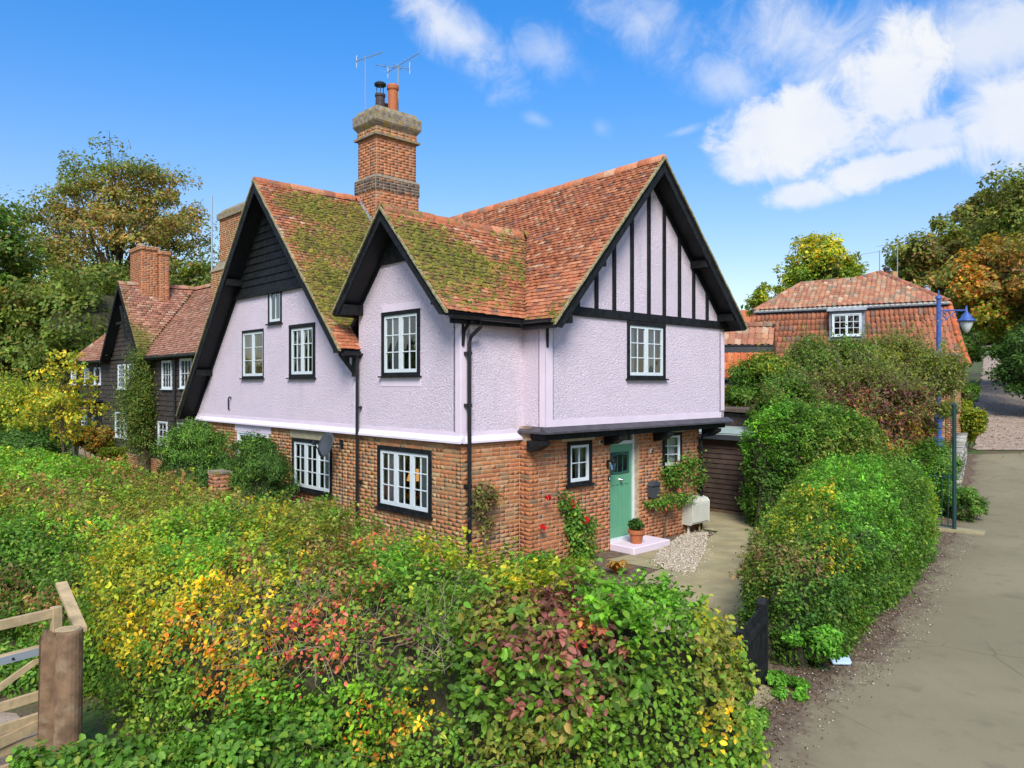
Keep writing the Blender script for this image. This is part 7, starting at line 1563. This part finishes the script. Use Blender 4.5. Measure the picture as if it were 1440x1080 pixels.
# low rubble wall and brick pier along the lane edge
w0 = at_ground(1340, 690); w1 = at_ground(1352, 640); t = thing('rubble_wall', 'low grey rubble stone wall at the lane edge by the brick pier', 'wall', w0); d_ = (w1 - w0); L_ = d_.length; d_.normalize(); x_ = Vector((-d_.y, d_.x, 0))
pc = Pieces(jit=.22); STP = pal([((.30, .28, .24), 3), ((.38, .35, .29), 2), ((.20, .19, .17), 2), ((.26, .27, .18), 1)])
for r in range(5):
    s_ = random.uniform(0, .2)
    while s_ < L_: l_ = random.uniform(.22, .45); q = w0 + d_ * (s_ + l_ / 2); pc.add(np.array([q.x, q.y, float(gz(q.x, q.y)) + .09 + r * .17]), np.array([tuple(d_), (0, 0, 1), tuple(-x_)]), (l_ / 2 - .01, .08, .18), STP()); s_ += l_
pc.lay('stone', 'stones', M['stone'], t, Matrix(), 80, hide=None)
pb = at_ground(1340, 636); t = thing('brick_pier', 'tall brick pier at the corner of the tiled house garden', 'brick pier', pb); PM2 = Matrix.Translation(pb) @ Matrix.Rotation(.5, 4, 'Z'); hp = (636 - 500) * pb.y / F
co = MB().box((-.2, -.2, -.2), (.2, .2, hp)).build('pier_core', M['mortar_dark'], t, PM2); pc = Pieces(jit=.08)
for o_, ax, n_ in (((-.2, -.2, 0), (1, 0, 0), (0, -1, 0)), ((-.2, .2, 0), (0, -1, 0), (-1, 0, 0)), ((.2, -.2, 0), (0, 1, 0), (1, 0, 0))): brick_face(pc, o_, ax, (0, 0, 1), n_, .4, hp, [], BRICK_OLD)
pc.lay('brick', 'bricks', M['brick'], co, PM2, 20); MB().box((-.24, -.24, hp), (.24, .24, hp + .08)).build('cap', M['stone_cap'], t, PM2)
# black garden gate
gpst = at_z(1072, 964, 0); t = thing('garden_gate', 'black picket garden gate half hidden between the two hedges', 'gate', gpst); gd = Vector((-.42, -.72, 0)).normalized(); GMx = Matrix.Translation(gpst) @ Matrix.Rotation(math.atan2(gd.y, gd.x), 4, 'Z')
MB().prism([(-.05, 0), (.05, 0), (.05, .93), (0, .99), (-.05, .93)], 1, -.05, .05).build('gate_post', M['black'], t, GMx, bevel=.006)
for i in range(9): MB().box((.075 + i * .105, -.012, .06), (.15 + i * .105, .012, .90)).build('picket', M['black'], t, GMx)
for zz in (.2, .72): MB().box((.06, .013, zz), (1.02, .05, zz + .08)).build('gate_rail', M['black'], t, GMx)
MB().box((1.04, -.05, 0), (1.14, .05, .93)).build('gate_post', M['black'], t, GMx)
# pale blue lid on the verge
lb_ = at_z(1182, 935, 0); t = MB().add([(-.11, -.07, .02), (.11, -.06, .02), (.11, .07, .07), (-.11, .06, .07), (-.12, -.08, .05), (.12, -.07, .05), (.12, .08, .10), (-.12, .07, .10)], [(3, 2, 1, 0), (4, 5, 6, 7), (0, 1, 5, 4), (1, 2, 6, 5), (2, 3, 7, 6), (3, 0, 4, 7)]).build('plastic_tray', M['pale_blue'], None, Matrix.Translation(lb_) @ Matrix.Rotation(-.1, 4, 'Z'), bevel=.008)
tag(t, 'small pale blue plastic tray lying on the dirt verge by the hedge', 'plastic tray')
# five-bar gate and its posts
GD = Vector((-.593, -.805, 0)); G0 = at_depth(79, 540, 6.78); G0.z = 0
t = thing('field_gate', 'new pale timber field gate standing open at the lower left', 'gate', G0); GM_ = Matrix.Translation(G0) @ Matrix.Rotation(math.atan2(GD.y, GD.x), 4, 'Z')
for px, py in ((79, 856), (60, 904), (58, 938), (58, 966), (58, 996), (60, 1026), (52, 1052)):
    zt7 = H - (py - 540) * 6.75 / F; hh = .085 if py != 938 else .0
    if py == 904: MB().box((.0, -.045, zt7 - .075), (3.2, .03, zt7)).build('rail', M['wood'], t, GM_, bevel=.004); continue
    if hh: MB().box((.02, -.018, zt7 - hh), (3.2, .018, zt7)).build('rail', M['wood'], t, GM_, bevel=.004)
zt7 = H - (856 - 540) * 6.75 / F; MB().box((-.04, -.035, .25), (.04, .035, zt7 + .01)).build('stile', M['wood'], t, GM_, bevel=.005); MB().box((3.14, -.035, .2), (3.22, .035, zt7)).build('stile', M['wood'], t, GM_)
zs7 = H - (904 - 540) * 6.75 / F; MB().box((-.02, .032, zs7 - .07), (.62, .040, zs7 - .005)).box((-.02, .025, zs7 - .06), (-.0, .05, zs7 - .02)).build('hinge_strap', M['steel'], t, GM_)
for xx in (.12, .36, .56): MB().lathe([(0, 0), (.012, 0), (.012, .008), (0, .01)], 6).build('bolt', M['black_metal'], t, GM_ @ Matrix.Translation((xx, .040, zs7 - .04)) @ Matrix.Rotation(math.radians(-90), 4, 'X'))
MB().prism([(.1, zs7 - .1), (.2, zs7 - .1), (1.5, .35), (1.4, .3)], 1, .02, .045).build('brace', M['wood'], t, GM_); MB().prism([(.1, .45), (.1, .36), (1.5, .16), (1.5, .25)], 1, .02, .04).build('brace', M['wood'], t, GM_)
p = at_depth(94.5, 540, 6.62); zt8 = H - (886 - 540) * 6.6 / F; t = thing('gate_post', 'thick round brown timber gate post beside the hedge', 'post', (p.x, p.y, 0)); 
V = [(r_, z_) for r_, z_ in ((0, 0), (.116, 0), (.110, .6), (.103, zt8 - .02), (.098, zt8), (0, zt8 + .002))]; MB().lathe(V, 20).build('post_body', M['post'], t, Matrix.Translation((p.x, p.y, 0)) @ Matrix.Rotation(.02, 4, 'Y'))
MB().lathe([(0, 0), (.096, 0), (0, .006)], 20).build('sawn_top', M['wood'], t, Matrix.Translation((p.x, p.y, zt8 + .003)) @ Matrix.Rotation(.02, 4, 'Y'))
p = at_depth(69, 540, 6.72); zt8 = H - (890 - 540) * 6.7 / F; t = thing('gate_post', 'squarer brown hinge post with a rounded top, left of the round post', 'post', (p.x, p.y, 0)); MB().prism([(-.07, 0), (.07, 0), (.07, zt8 - .04), (.04, zt8), (-.03, zt8), (-.07, zt8 - .05)], 1, -.08, .08).build('post_body', M['post'], t, Matrix.Translation((p.x, p.y, 0)) @ Matrix.Rotation(.5, 4, 'Z'), bevel=.015)
p0 = at_depth(96, 844, 7.3); p1 = at_depth(114, 886, 6.9); t = thing('fence_rail', 'pale sloping timber rail running into the hedge behind the gate post', 'rail', (p1.x, p1.y, 0)); d_ = (p1 - p0)
mb = MB(); x_ = d_.normalized().cross(Vector((0, 0, 1))).normalized() * .05; y_ = Vector((0, 0, 1)) * .02
V = [q + sx * x_ + sy * y_ for q in (p0 - d_ * .6, p1) for sx in (-1, 1) for sy in (-1, 1)]; mb.add(V, [(0, 1, 3, 2), (4, 6, 7, 5), (0, 4, 5, 1), (2, 3, 7, 6), (0, 2, 6, 4), (1, 5, 7, 3)]).build('rail', M['wood'], t, Matrix())
